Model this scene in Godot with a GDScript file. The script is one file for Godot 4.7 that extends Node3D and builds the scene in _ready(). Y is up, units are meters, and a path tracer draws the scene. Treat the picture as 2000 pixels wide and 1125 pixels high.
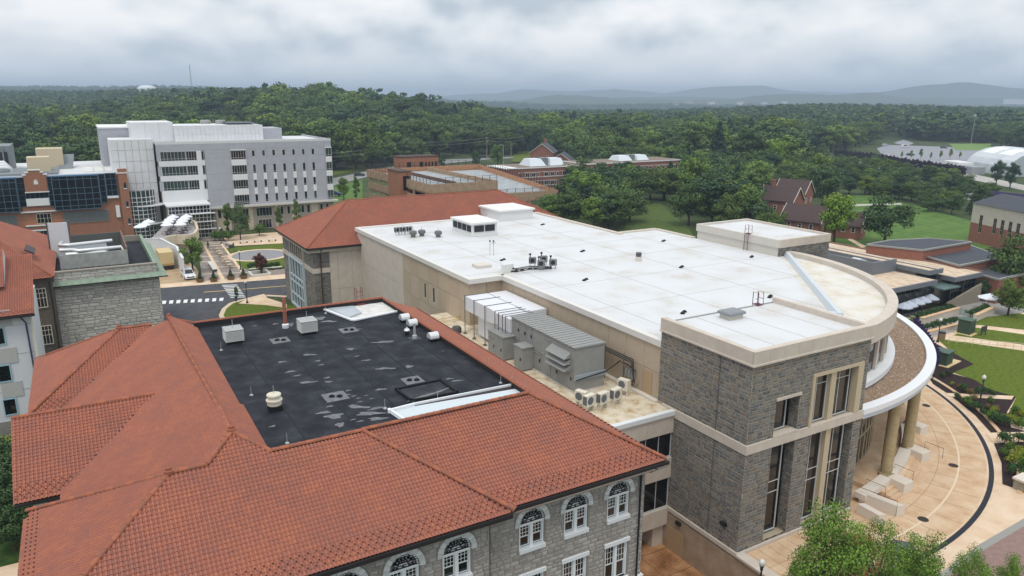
extends Node3D
# ---------------------------------------------------------------- geometry collector
class G:
	var v := PackedVector3Array()
	var n := PackedVector3Array()
	var c := PackedColorArray()
	var col := Color(1, 1, 1)
	var use_c := false
	func tri(a: Vector3, b: Vector3, d: Vector3) -> void:
		var m := (d - a).cross(b - a)
		if m.length_squared() < 1e-14:
			return
		m = m.normalized()
		v.append(a); v.append(b); v.append(d)
		n.append(m); n.append(m); n.append(m)
		if use_c:
			c.append(col); c.append(col); c.append(col)
	func quad(a: Vector3, b: Vector3, d: Vector3, e: Vector3) -> void:
		tri(a, b, d); tri(a, d, e)
	func poly(pts: Array) -> void:   # flat convex polygon
		for i in range(1, pts.size() - 1):
			tri(pts[0], pts[i], pts[i + 1])
	# box between two corners in a frame: origin o, axes x, y, z
	func obox(o: Vector3, x: Vector3, y: Vector3, z: Vector3) -> void:
		var p := [o, o + x, o + x + y, o + y, o + z, o + x + z, o + x + y + z, o + y + z]
		quad(p[4], p[7], p[6], p[5]); quad(p[1], p[2], p[3], p[0])
		quad(p[5], p[6], p[2], p[1]); quad(p[0], p[3], p[7], p[4])
		quad(p[7], p[3], p[2], p[6]); quad(p[0], p[4], p[5], p[1])
	func box(x0: float, y0: float, z0: float, x1: float, y1: float, z1: float) -> void:
		obox(Vector3(x0, y0, z0), Vector3(x1 - x0, 0, 0), Vector3(0, y1 - y0, 0), Vector3(0, 0, z1 - z0))
	# box with chamfered top edges
	func cbox(x0: float, y0: float, z0: float, x1: float, y1: float, z1: float, b := 0.02) -> void:
		var t0 := Vector3(x0 + b, y1, z0 + b); var t1 := Vector3(x1 - b, y1, z0 + b)
		var t2 := Vector3(x1 - b, y1, z1 - b); var t3 := Vector3(x0 + b, y1, z1 - b)
		var s0 := Vector3(x0, y1 - b, z0); var s1 := Vector3(x1, y1 - b, z0)
		var s2 := Vector3(x1, y1 - b, z1); var s3 := Vector3(x0, y1 - b, z1)
		var d := Vector3(0, y0 - y1 + b, 0)
		quad(t0, t3, t2, t1)
		quad(s0, t0, t1, s1); quad(s1, t1, t2, s2); quad(s2, t2, t3, s3); quad(s3, t3, t0, s0)
		quad(s0, s1, s1 + d, s0 + d); quad(s1, s2, s2 + d, s1 + d); quad(s2, s3, s3 + d, s2 + d); quad(s3, s0, s0 + d, s3 + d)
		quad(s0 + d, s1 + d, s2 + d, s3 + d)
	# vertical extrusion of an xz outline
	func prism(pts: Array, y0: float, y1: float, top := true, bottom := true) -> void:
		var k := pts.size()
		for i in k:
			var a: Vector2 = pts[i]; var b: Vector2 = pts[(i + 1) % k]
			quad(Vector3(a.x, y0, a.y), Vector3(b.x, y0, b.y), Vector3(b.x, y1, b.y), Vector3(a.x, y1, a.y))
		var idx := Geometry2D.triangulate_polygon(PackedVector2Array(pts))
		for i in range(0, idx.size(), 3):
			var a: Vector2 = pts[idx[i]]; var b: Vector2 = pts[idx[i + 1]]; var d: Vector2 = pts[idx[i + 2]]
			if top: tri(Vector3(a.x, y1, a.y), Vector3(b.x, y1, b.y), Vector3(d.x, y1, d.y))
			if bottom: tri(Vector3(a.x, y0, a.y), Vector3(d.x, y0, d.y), Vector3(b.x, y0, b.y))
	func sheet(pts: Array, y: float) -> void:
		var idx := Geometry2D.triangulate_polygon(PackedVector2Array(pts))
		for i in range(0, idx.size(), 3):
			var a: Vector2 = pts[idx[i]]; var b: Vector2 = pts[idx[i + 1]]; var d: Vector2 = pts[idx[i + 2]]
			var t := [Vector3(a.x, y, a.y), Vector3(b.x, y, b.y), Vector3(d.x, y, d.y)]
			if (t[2] - t[0]).cross(t[1] - t[0]).y < 0.0:
				tri(t[0], t[2], t[1])
			else:
				tri(t[0], t[1], t[2])
	# smooth round bar through points
	func tube(pts: Array, r, seg := 8, caps := true) -> void:
		var rings := []
		var nr := []
		for i in pts.size():
			var d: Vector3 = pts[min(i + 1, pts.size() - 1)] - pts[max(i - 1, 0)]
			d = d.normalized()
			var s := d.cross(Vector3.UP)
			if s.length() < 0.05: s = d.cross(Vector3.RIGHT)
			s = s.normalized()
			var t := s.cross(d).normalized()
			var rad: float = r[i] if r is Array else r
			var ring := []; var nn := []
			for k in seg:
				var a := TAU * k / seg
				var o := s * cos(a) + t * sin(a)
				ring.append(pts[i] + o * rad); nn.append(o)
			rings.append(ring); nr.append(nn)
		for i in pts.size() - 1:
			for k in seg:
				var k2 := (k + 1) % seg
				vq(rings[i][k], rings[i][k2], rings[i + 1][k2], rings[i + 1][k], nr[i][k], nr[i][k2], nr[i + 1][k2], nr[i + 1][k])
		if caps:
			poly(rings[0]); var e: Array = rings[-1].duplicate(); e.reverse(); poly(e)
	func vq(a: Vector3, b: Vector3, d: Vector3, e: Vector3, na: Vector3, nb: Vector3, nd: Vector3, ne: Vector3) -> void:
		var m := (d - a).cross(b - a) + (e - a).cross(d - a)
		if m.dot(na + nb + nd + ne) >= 0.0:
			v.append_array(PackedVector3Array([a, b, d, a, d, e])); n.append_array(PackedVector3Array([na, nb, nd, na, nd, ne]))
		else:
			v.append_array(PackedVector3Array([a, d, b, a, e, d])); n.append_array(PackedVector3Array([na, nd, nb, na, ne, nd]))
		if use_c:
			for i in 6: c.append(col)
	# profile [[radius, y], ...] turned about a vertical axis at o
	func lathe(o: Vector3, prof: Array, seg := 16) -> void:
		for i in prof.size() - 1:
			var r0: float = prof[i][0]; var y0: float = prof[i][1]; var r1: float = prof[i + 1][0]; var y1: float = prof[i + 1][1]
			var sl := Vector2(y1 - y0, r0 - r1).normalized()
			for k in seg:
				var a := TAU * k / seg; var b := TAU * (k + 1) / seg
				var A := Vector3(cos(a), 0, sin(a)); var B := Vector3(cos(b), 0, sin(b))
				var na := (A * sl.x + Vector3.UP * sl.y); var nb := (B * sl.x + Vector3.UP * sl.y)
				vq(o + A * r0 + Vector3.UP * y0, o + B * r0 + Vector3.UP * y0, o + B * r1 + Vector3.UP * y1, o + A * r1 + Vector3.UP * y1, na, nb, nb, na)
	func mesh() -> ArrayMesh:
		var m := ArrayMesh.new()
		var a := []
		a.resize(Mesh.ARRAY_MAX)
		a[Mesh.ARRAY_VERTEX] = v
		a[Mesh.ARRAY_NORMAL] = n
		if use_c: a[Mesh.ARRAY_COLOR] = c
		m.add_surface_from_arrays(Mesh.PRIMITIVE_TRIANGLES, a)
		return m
# ---------------------------------------------------------------- camera numbers (measured from the photograph's vanishing points)
const FPX := 1450.0
const CAMH := 33.0
var cam_r: Vector3
var cam_u: Vector3
var cam_f: Vector3
func set_cam_axes() -> void:
	var pitch := deg_to_rad(14.33); var roll := deg_to_rad(0.25); var yaw := deg_to_rad(30.1)
	cam_f = Vector3(sin(yaw) * cos(pitch), -sin(pitch), -cos(yaw) * cos(pitch))
	var r := Vector3(cos(yaw), 0, sin(yaw)); var u := r.cross(cam_f)
	cam_r = r * cos(roll) + u * sin(roll); cam_u = u * cos(roll) - r * sin(roll)
# point on the level plane y = h that a photo pixel looks at
func at(x: float, y: float, h := 0.0) -> Vector3:
	var d := cam_f + cam_r * (x - 1000.0) / FPX - cam_u * (y - 562.5) / FPX
	return Vector3(0, CAMH, 0) + d * ((h - CAMH) / d.y)
func at2(x: float, y: float, h := 0.0) -> Vector2:
	var p := at(x, y, h); return Vector2(p.x, p.z)
func pix(p: Vector3) -> Vector3:
	var q := p - Vector3(0, CAMH, 0); var d := q.dot(cam_f)
	return Vector3(1000 + FPX * q.dot(cam_r) / d, 562.5 - FPX * q.dot(cam_u) / d, d)
func pts2(list: Array, h := 0.0) -> Array:
	var o := []
	for q in list: o.append(at2(q[0], q[1], h))
	return o
# ---------------------------------------------------------------- things, parts, names
var used := {}
func numbered(called: String) -> String:
	if not used.has(called):
		used[called] = 0
		return called
	used[called] += 1
	return "%s_%03d" % [called, used[called]]
func thing(called: String, label: String, category: String, group := "", where := Vector3.ZERO, turn := 0.0) -> Node3D:
	var o := Node3D.new()
	o.name = numbered(called); add_child(o)
	o.position = where; o.rotation.y = turn
	tag(o, label, category, group)
	return o
func tag(o: Node, label: String, category: String, group := "") -> void:
	o.set_meta("label", label); o.set_meta("category", category)
	if group != "": o.set_meta("group", group)
func dup(src: Node3D, where: Vector3, turn := 0.0, label := "") -> Node3D:
	var base: String = src.get_meta("base_name", src.name)
	var r: Node3D = src.duplicate()
	r.name = numbered(base); add_child(r)
	r.position = where; r.rotation.y = turn
	if label != "": r.set_meta("label", label)
	return r
func part(parent: Node, called: String, g, mat: Material, xf := Transform3D.IDENTITY) -> MeshInstance3D:
	var o := MeshInstance3D.new()
	o.mesh = g.mesh() if g is G else g
	o.material_override = mat
	o.name = called
	o.transform = xf
	parent.add_child(o, true)
	return o
func setting(called: String, g: G, mat: Material) -> MeshInstance3D:
	var o := part(self, numbered(called), g, mat)
	o.set_meta("kind", "structure")
	return o
func stuff(parent: Node, called: String, mesh: Mesh, mat: Material, xfs: Array, cols: Array = []) -> MultiMeshInstance3D:
	var mm := MultiMesh.new()
	mm.transform_format = MultiMesh.TRANSFORM_3D
	mm.use_colors = cols.size() > 0
	mm.mesh = mesh
	mm.instance_count = xfs.size()
	for i in xfs.size():
		mm.set_instance_transform(i, xfs[i])
		if cols.size() > 0: mm.set_instance_color(i, cols[i])
	var o := MultiMeshInstance3D.new()
	o.multimesh = mm; o.material_override = mat
	o.name = called
	parent.add_child(o, true)
	o.set_meta("kind", "stuff")
	return o
# ---------------------------------------------------------------- materials
var MT := {}
func plain(key: String, c: Color, rough := 0.8, metal := 0.0) -> StandardMaterial3D:
	if MT.has(key): return MT[key]
	var m := StandardMaterial3D.new()
	m.albedo_color = c; m.roughness = rough; m.metallic = metal
	if rough >= 0.7: m.metallic_specular = 0.25
	MT[key] = m
	return m
func noise_img(sz: int, freq: float, seed_: int, oct := 4, kind := FastNoiseLite.TYPE_SIMPLEX_SMOOTH) -> Image:
	var f := FastNoiseLite.new()
	f.noise_type = kind; f.seed = seed_; f.frequency = freq; f.fractal_octaves = oct
	return f.get_seamless_image(sz, sz)
# mottled colour: ramp over coarse and fine noise, laid in world metres
func mottled(key: String, ramp: Array, metres: float, rough := 0.85, fine := 0.35, seed_ := 1, freq := 0.012, bump := 0.0, sz := 256) -> StandardMaterial3D:
	if MT.has(key): return MT[key]
	var a := noise_img(sz, freq, seed_, 4); var b := noise_img(sz, 0.12, seed_ + 7, 3)
	a.convert(Image.FORMAT_L8); b.convert(Image.FORMAT_L8)
	var da := a.get_data(); var db := b.get_data()
	var gr := Gradient.new()
	gr.offsets = PackedFloat32Array([]); gr.colors = PackedColorArray([])
	var lut := []
	for i in 256:
		var t := clampf((i / 255.0 - 0.5) * 1.5 + 0.5, 0, 1) * (ramp.size() - 1)
		var k := mini(int(t), ramp.size() - 2)
		lut.append((ramp[k] as Color).lerp(ramp[k + 1], t - k))
	var out := PackedByteArray(); out.resize(sz * sz * 3)
	for i in sz * sz:
		var t := int(clampf(da[i] * (1.0 - fine) + db[i] * fine, 0, 255))
		var c: Color = lut[t]
		out[i * 3] = int(c.r * 255); out[i * 3 + 1] = int(c.g * 255); out[i * 3 + 2] = int(c.b * 255)
	var m := StandardMaterial3D.new()
	m.albedo_texture = ImageTexture.create_from_image(Image.create_from_data(sz, sz, false, Image.FORMAT_RGB8, out))
	m.roughness = rough; m.metallic_specular = 0.25
	m.uv1_triplanar = true; m.uv1_world_triplanar = true
	m.uv1_scale = Vector3.ONE / metres
	if bump > 0.0:
		b.bump_map_to_normal_map(bump)
		m.normal_enabled = true; m.normal_texture = ImageTexture.create_from_image(b)
	MT[key] = m
	return m
func vcol(key: String, rough := 0.85) -> StandardMaterial3D:
	if MT.has(key): return MT[key]
	var m := StandardMaterial3D.new()
	m.vertex_color_use_as_albedo = true; m.roughness = rough; m.metallic_specular = 0.25
	MT[key] = m
	return m
func rgb(r: float, g: float, b: float) -> Color: return Color(r / 255.0, g / 255.0, b / 255.0)
func glass(key := "glass", c := Color(0.045, 0.055, 0.065)) -> StandardMaterial3D:
	if MT.has(key): return MT[key]
	var m := plain(key, c, 0.06)
	m.metallic_specular = 0.55
	return m
# ---------------------------------------------------------------- sky
func make_sky() -> Sky:
	var W := 1536; var Hh := 768
	var f1 := FastNoiseLite.new(); f1.noise_type = FastNoiseLite.TYPE_SIMPLEX_SMOOTH; f1.seed = 21; f1.frequency = 0.55; f1.fractal_octaves = 7; f1.fractal_gain = 0.56
	var f2 := FastNoiseLite.new(); f2.noise_type = FastNoiseLite.TYPE_SIMPLEX_SMOOTH; f2.seed = 5; f2.frequency = 1.5; f2.fractal_octaves = 5
	var out := PackedFloat32Array(); out.resize(W * Hh * 3)
	var low := rgb(190, 202, 212); var mid := rgb(231, 236, 240); var hi := rgb(255, 255, 255); var hor := rgb(216, 226, 234); var gnd := rgb(90, 98, 88)
	for y in Hh:
		var el := PI * (0.5 - (y + 0.5) / Hh)
		var zen := 1.1 + 0.4 * smoothstep(0.12, 1.0, sin(el))   # an overcast sky is brightest overhead
		for x in W:
			var c: Color
			if el < -0.02:
				c = gnd
			else:
				var az := TAU * (x + 0.5) / W
				# banks of heaped cloud, lit on top and grey below
				var px := sin(az) * cos(el) * 7.5; var pz := -cos(az) * cos(el) * 7.5; var ey := el * 17.0
				var a := f1.get_noise_3d(px, ey, pz); var up := f1.get_noise_3d(px, ey + 0.45, pz)
				var b := f2.get_noise_3d(px * 0.35, ey * 0.3, pz * 0.35)
				var t := a * 0.5 + (a - up) * 0.8 + b * 0.45 + 0.10
				if t < 0.0: c = mid.lerp(low, clampf(-t * 2.2, 0, 1))
				else: c = mid.lerp(hi, clampf(pow(t * 1.9, 1.1), 0, 1))
				c = c.lerp(hor, clampf(1.0 - el / 0.085, 0, 1) * 0.75)
			var i := (y * W + x) * 3
			c = c.srgb_to_linear() * zen
			out[i] = c.r; out[i + 1] = c.g; out[i + 2] = c.b
	var pm := PanoramaSkyMaterial.new()
	pm.panorama = ImageTexture.create_from_image(Image.create_from_data(W, Hh, false, Image.FORMAT_RGBF, out.to_byte_array()))
	var s := Sky.new(); s.sky_material = pm
	return s
func setup_view() -> void:
	set_cam_axes()
	var cam := Camera3D.new(); cam.name = "camera"
	cam.position = Vector3(0, CAMH, 0)
	cam.basis = Basis(cam_r, cam_u, -cam_f)
	cam.fov = rad_to_deg(2.0 * atan(562.5 / FPX)); cam.near = 0.5; cam.far = 20000.0
	add_child(cam); cam.current = true
	var env := Environment.new()
	env.background_mode = Environment.BG_SKY
	env.sky = make_sky()
	env.background_energy_multiplier = 1.0
	env.tonemap_mode = Environment.TONE_MAPPER_LINEAR
	env.tonemap_exposure = 1.0
	env.sdfgi_enabled = true; env.ssao_enabled = true; env.ssil_enabled = true
	env.fog_enabled = true; env.fog_density = 0.00025; env.fog_light_color = rgb(184, 203, 226)
	var we := WorldEnvironment.new(); we.environment = env; we.name = "environment"; add_child(we)
	var sun := DirectionalLight3D.new(); sun.name = "sun"
	sun.light_energy = 0.4; sun.light_angular_distance = 16.0; sun.light_color = Color(1.0, 0.97, 0.92); sun.shadow_enabled = true
	add_child(sun)
	sun.look_at_from_position(Vector3.ZERO, Vector3(0.32, -1.0, -0.38), Vector3.UP)
# ---------------------------------------------------------------- masonry, tiles, windows
var rng := RandomNumberGenerator.new()
var stone_meshes := []
func make_stone_meshes() -> void:
	rng.seed = 11
	for k in 4:
		var g := G.new()
		var b := 0.07
		var A := Vector3(0.0, 0.0, 0.0); var B := Vector3(1, 0, 0); var C := Vector3(1, 1, 0); var D := Vector3(0, 1, 0)
		var j := func() -> float: return rng.randf_range(-0.02, 0.02)
		var a := Vector3(b + j.call(), b * 1.6, 0.8 + j.call() * 5.0); var c := Vector3(1 - b, b * 1.6 + j.call(), 0.8 + j.call() * 5.0)
		var d := Vector3(1 - b + j.call(), 1 - b * 1.6, 0.8 + j.call() * 5.0); var e := Vector3(b, 1 - b * 1.6 + j.call(), 0.8 + j.call() * 5.0)
		var m := Vector3(0.5 + j.call() * 8.0, 0.5 + j.call() * 6.0, 1.0)
		g.quad(A, a, c, B); g.quad(B, c, d, C); g.quad(C, d, e, D); g.quad(D, e, a, A)
		g.tri(a, m, c); g.tri(c, m, d); g.tri(d, m, e); g.tri(e, m, a)
		# front faces run the other way round seen from +z
		var r := G.new()
		for i in range(0, g.v.size(), 3): r.tri(g.v[i], g.v[i + 2], g.v[i + 1])
		stone_meshes.append(r.mesh())
# random coursed ashlar over a rectangle; holes are Rect2 in wall coordinates
func ashlar_rects(w: float, h: float, holes: Array, ch: float, lmin: float, lmax: float, seed_: int, joint: float) -> Array:
	rng.seed = seed_
	var out := []
	var y := 0.0
	while y < h - 0.05:
		var hh := minf(ch * rng.randf_range(0.72, 1.3), h - y)
		if h - y - hh < ch * 0.5: hh = h - y
		var x := -rng.randf() * lmax * 0.6
		while x < w:
			var l := rng.randf_range(lmin, lmax)
			var x0 := maxf(x, 0.0); var x1 := minf(x + l, w)
			x += l
			if x1 - x0 < 0.06: continue
			var parts := [Rect2(x0, y, x1 - x0, hh)]
			if rng.randf() < 0.28 and l > lmin * 1.2:   # a tall stone split in two low ones
				var s := hh * rng.randf_range(0.4, 0.6)
				parts = [Rect2(x0, y, x1 - x0, s), Rect2(x0, y + s, x1 - x0, hh - s)]
			for p in parts:
				var pieces := [p]
				for ho in holes:
					var nx := []
					for q in pieces:
						if not q.intersects(ho): nx.append(q); continue
						if q.position.x < ho.position.x - 0.04: nx.append(Rect2(q.position.x, q.position.y, ho.position.x - q.position.x, q.size.y))
						if q.end.x > ho.end.x + 0.04: nx.append(Rect2(ho.end.x, q.position.y, q.end.x - ho.end.x, q.size.y))
						var mx0 := maxf(q.position.x, ho.position.x); var mx1 := minf(q.end.x, ho.end.x)
						if q.position.y < ho.position.y - 0.04: nx.append(Rect2(mx0, q.position.y, mx1 - mx0, ho.position.y - q.position.y))
						if q.end.y > ho.end.y + 0.04: nx.append(Rect2(mx0, ho.end.y, mx1 - mx0, q.end.y - ho.end.y))
					pieces = nx
				for q in pieces:
					if q.size.x > 0.07 and q.size.y > 0.05: out.append(q.grow(-joint))
		y += hh
	return out
# pal: array of linear colours. Largest on screen become single stones, the rest one mass of stones.
var stone_pool := {}
func ashlar(parent: Node3D, o: Vector3, ux: Vector3, nrm: Vector3, w: float, h: float, holes: Array, ch: float, lmin: float, lmax: float, pal: String, depth: float, seed_: int, joint := 0.017) -> void:
	var rects := ashlar_rects(w, h, holes, ch, lmin, lmax, seed_, joint)
	if not stone_pool.has(parent): stone_pool[parent] = {"pal": pal, "xf": [], "k": []}
	for r in rects:
		var bs := Basis(ux * r.size.x, Vector3.UP * r.size.y, nrm * depth * rng.randf_range(0.75, 1.2))
		stone_pool[parent].xf.append(Transform3D(bs, o + ux * r.position.x + Vector3.UP * r.position.y))
		stone_pool[parent].k.append(rng.randi_range(0, PAL[pal].size() - 1))
var PAL := {}
func flush_stones(parent: Node3D, called := "stone", most := 280) -> void:
	var p: Dictionary = stone_pool[parent]
	var order := []
	for i in p.xf.size():
		var x: Transform3D = p.xf[i]
		var q := pix(x.origin)
		var s := x.basis.x.length() * x.basis.y.length() / (q.z * q.z)
		if q.z < 1 or q.x < 0 or q.x > 2000 or q.y < 0 or q.y > 1125: s = 0.0
		order.append([-s, i])
	order.sort_custom(func(a, b): return a[0] < b[0])
	var xfs := [[], [], [], []]; var cols := [[], [], [], []]
	for j in order.size():
		var i: int = order[j][1]
		if j < most and order[j][0] < 0.0:
			part(parent, called, stone_meshes[i % 4], plain("%s%d" % [p.pal, p.k[i]], (PAL[p.pal][p.k[i]] as Color).linear_to_srgb(), 0.92), p.xf[i])
		else:
			xfs[i % 4].append(p.xf[i]); cols[i % 4].append(PAL[p.pal][p.k[i]])
	for k in 4:
		if xfs[k].size() > 0: stuff(parent, "stonework", stone_meshes[k], vcol("stone_vc", 0.92), xfs[k], cols[k])
# clay tile: one roll and one pan, lower end lifted over the course below; x across, y up the slope, z out
var tile_mesh: ArrayMesh
var cap_mesh: ArrayMesh
var guard_mesh: ArrayMesh
const TW := 0.195
const TL := 0.24
func make_tile_meshes() -> void:
	var prof := []
	for k in 6:
		var a := PI - PI * k / 5.0
		prof.append(Vector2(0.072 + cos(a) * 0.072, sin(a) * 0.062))
	prof.append(Vector2(TW + 0.006, -0.004))
	var g := G.new()
	var L := TL * 1.15
	for k in prof.size() - 1:
		var a: Vector2 = prof[k]; var b: Vector2 = prof[k + 1]
		var n0 := Vector3(-(b.y - a.y), 0, b.x - a.x).normalized()
		var na := n0; var nb := n0
		if k < 5:
			na = Vector3(a.x - 0.072, 0, a.y).normalized(); nb = Vector3(b.x - 0.072, 0, b.y).normalized()
		var lift := 0.04
		g.vq(Vector3(a.x, 0, a.y + lift), Vector3(b.x, 0, b.y + lift), Vector3(b.x, L, b.y), Vector3(a.x, L, a.y), na, nb, nb, na)
		g.quad(Vector3(a.x, 0, a.y + lift), Vector3(a.x * 0.94, 0.004, a.y + lift - 0.036), Vector3(b.x * 0.94, 0.004, b.y + lift - 0.036), Vector3(b.x, 0, b.y + lift))
	tile_mesh = g.mesh()
	var c := G.new()   # half round cap, length 1 along x
	for k in 7:
		var a := PI * k / 7.0; var b := PI * (k + 1) / 7.0
		var A := Vector3(0, sin(a), cos(a)); var B := Vector3(0, sin(b), cos(b))
		c.vq(A * 1.08, B * 1.08, B * 0.92 + Vector3.RIGHT * 1.06, A * 0.92 + Vector3.RIGHT * 1.06, A, B, B, A)
		c.tri(Vector3.ZERO, A * 1.08, B * 1.08)
	cap_mesh = c.mesh()
	var s := G.new()
	s.obox(Vector3(-0.035, 0, -0.03), Vector3(0.07, 0, 0), Vector3(0, 0.06, 0), Vector3(0, 0, 0.06))
	guard_mesh = s.mesh()
# faces: [{poly: PackedVector2Array in xz, p: point, down: Vector2 (horizontal downhill), slope, near: bool, guards: eave y}]
func face_y(f: Dictionary, x: float, z: float) -> float:
	return f.p.y - ((x - f.p.x) * f.down.x + (z - f.p.z) * f.down.y) * f.slope
func tile_roof(parent: Node3D, faces: Array, most := 280, tone_seed := 3) -> void:
	var nz := FastNoiseLite.new(); nz.seed = tone_seed; nz.frequency = 0.16; nz.fractal_octaves = 3
	rng.seed = 77 + tone_seed
	var deck := G.new()
	var xfs := []; var cols := []; var guards := []
	for f in faces:
		var pts := []
		for q in f.poly: pts.append(Vector3(q.x, face_y(f, q.x, q.y) - 0.03, q.y))
		var idx := Geometry2D.triangulate_polygon(f.poly)
		for i in range(0, idx.size(), 3): 
			deck.tri(pts[idx[i]], pts[idx[i + 1]], pts[idx[i + 2]])
		var up := Vector3(-f.down.x, f.slope, -f.down.y).normalized()
		var ax := Vector3(-f.down.y, 0, f.down.x)   # across
		var nn := up.cross(ax)
		if nn.y < 0.0: ax = -ax; nn = -nn
		# extents
		var lo := Vector2(1e9, 1e9); var hi := Vector2(-1e9, -1e9)
		for q in pts:
			var e := Vector2((q - f.p).dot(ax), (q - f.p).dot(up))
			lo = lo.min(e); hi = hi.max(e)
		var tw: float = TW * f.get("k", 1.0); var tl: float = TL * f.get("k", 1.0)
		var sc: float = f.get("k", 1.0)
		var r0 := int(floor(lo.y / tl)); var r1 := int(ceil(hi.y / tl)); var c0 := int(floor(lo.x / tw)); var c1 := int(ceil(hi.x / tw))
		for r in range(r0, r1 + 1):
			for c in range(c0, c1 + 1):
				var p: Vector3 = f.p + ax * (c * tw) + up * (lo.y + (r - r0) * tl)
				var mid := p + ax * tw * 0.5 + up * tl * 0.5
				if not Geometry2D.is_point_in_polygon(Vector2(mid.x, mid.z), f.poly): continue
				var covered := false
				for o in faces:
					if o == f: continue
					if Geometry2D.is_point_in_polygon(Vector2(mid.x, mid.z), o.poly) and face_y(o, mid.x, mid.z) > mid.y + 0.02:
						covered = true; break
				if covered: continue
				var t := roundf((nz.get_noise_3d(mid.x * 2.4, mid.y * 2.4, mid.z * 2.4) * 0.34 + rng.randf_range(-0.22, 0.22)) * 20.0) / 20.0
				var k := Basis(ax * sc, up * sc, nn * sc).rotated(nn, rng.randf_range(-0.012, 0.012))
				xfs.append(Transform3D(k, p + nn * rng.randf_range(0.0, 0.006)))
				var col: Color = TILE_MID.lerp(TILE_ORANGE, clampf(t * 2.0, 0, 1)) if t > 0 else TILE_MID.lerp(TILE_BROWN, clampf(-t * 2.0, 0, 1))
				cols.append(col)
				var row := r - r0
				if f.has("guards") and row >= 1 and row <= f.guards and (c + row) % 2 == 0:
					guards.append(Transform3D(Basis(ax, up, nn), p + ax * tw * 0.4 + up * tl * 0.1 + nn * 0.09))
	part(parent, "roof_deck", deck, plain("tile_deck", Color(0.20, 0.10, 0.075), 0.95))
	var order := []
	for i in xfs.size():
		var q := pix(xfs[i].origin)
		order.append([q.z if q.z > 1 and q.x > 0 and q.x < 2000 and q.y > 0 and q.y < 1120 else 1e9, i])
	order.sort_custom(func(a, b): return a[0] < b[0])
	var tx := []; var tc := []
	for j in order.size():
		var i: int = order[j][1]
		if j < most:
			part(parent, "tile", tile_mesh, plain("tile%s" % cols[i], (cols[i] as Color).linear_to_srgb(), 0.75), xfs[i])
		else: tx.append(xfs[i]); tc.append(cols[i])
	stuff(parent, "roof_tiles", tile_mesh, vcol("tile_vc", 0.75), tx, tc)
	if guards.size() > 0: stuff(parent, "snow_guards", guard_mesh, plain("guard", Color(0.13, 0.09, 0.08), 0.7), guards)
var TILE_MID := Color(0.35, 0.138, 0.098)
var TILE_ORANGE := Color(0.43, 0.165, 0.098)
var TILE_BROWN := Color(0.28, 0.128, 0.105)
func ridge(parent: Node3D, a: Vector3, b: Vector3, r := 0.13, l := 0.4, single := true) -> void:
	var n := maxi(1, int((b - a).length() / l)); var st := (b - a) / n
	var x := st; var z := x.cross(Vector3.UP).normalized(); var y := z.cross(x.normalized())
	var xfs := []
	for i in n: xfs.append(Transform3D(Basis(x, y * r, z * r), a + st * i))
	var cm := [Color(0.30, 0.11, 0.07), Color(0.36, 0.13, 0.075), Color(0.26, 0.11, 0.075)]
	if single:
		for i in n: part(parent, "ridge_tile", cap_mesh, plain("cap%d" % (i * 7 % 3), (cm[i * 7 % 3] as Color).linear_to_srgb(), 0.75), xfs[i])
	else: stuff(parent, "ridge_tiles", cap_mesh, plain("cap0", (cm[0] as Color).linear_to_srgb(), 0.75), xfs)
# window in a wall: o lower-left corner on the wall plane, ux along, nrm outward. Panes are parts of the window.
func window(parent: Node3D, o: Vector3, ux: Vector3, nrm: Vector3, w: float, h: float, cols: Array, rows: Array, fm: Material, gm: Material, fw := 0.07, rec := 0.12, single_panes := true, called := "window") -> MeshInstance3D:
	var g := G.new()
	var up := Vector3.UP
	var b := o - nrm * rec
	var d := nrm * (fw * 0.9)
	g.obox(b, ux * w, up * fw, d); g.obox(b + up * (h - fw), ux * w, up * fw, d)
	g.obox(b + up * fw, ux * fw, up * (h - 2 * fw), d); g.obox(b + ux * (w - fw) + up * fw, ux * fw, up * (h - 2 * fw), d)
	var xs := [0.0]; xs.append_array(cols); xs.append(1.0)
	var ys := [0.0]; ys.append_array(rows); ys.append(1.0)
	for c in cols: g.obox(b + ux * (w * c - fw * 0.3) + up * fw, ux * fw * 0.6, up * (h - 2 * fw), d * 0.8)
	for k in xs.size() - 1:
		var xa: float = fw if k == 0 else w * xs[k] + fw * 0.3
		var xb: float = w - fw if k == xs.size() - 2 else w * xs[k + 1] - fw * 0.3
		for r in rows: g.obox(b + ux * xa + up * (h * r - fw * 0.3), ux * (xb - xa), up * fw * 0.6, d * 0.7)
	var f := part(parent, called, g, fm)
	var all := G.new()
	for i in xs.size() - 1:
		for j in ys.size() - 1:
			var p: Vector3 = b + ux * (w * xs[i]) + up * (h * ys[j]) + d * 0.25
			var e: Vector3 = p + ux * (w * (xs[i + 1] - xs[i])); var t: Vector3 = up * (h * (ys[j + 1] - ys[j]))
			if single_panes:
				var q := G.new(); q.quad(p, p + t, e + t, e); q.quad(p - nrm * 0.01, e - nrm * 0.01, e + t - nrm * 0.01, p + t - nrm * 0.01); part(f, "pane", q, gm)
			else: all.quad(p, p + t, e + t, e)
	if not single_panes: part(f, "pane", all, gm)
	return f
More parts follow.
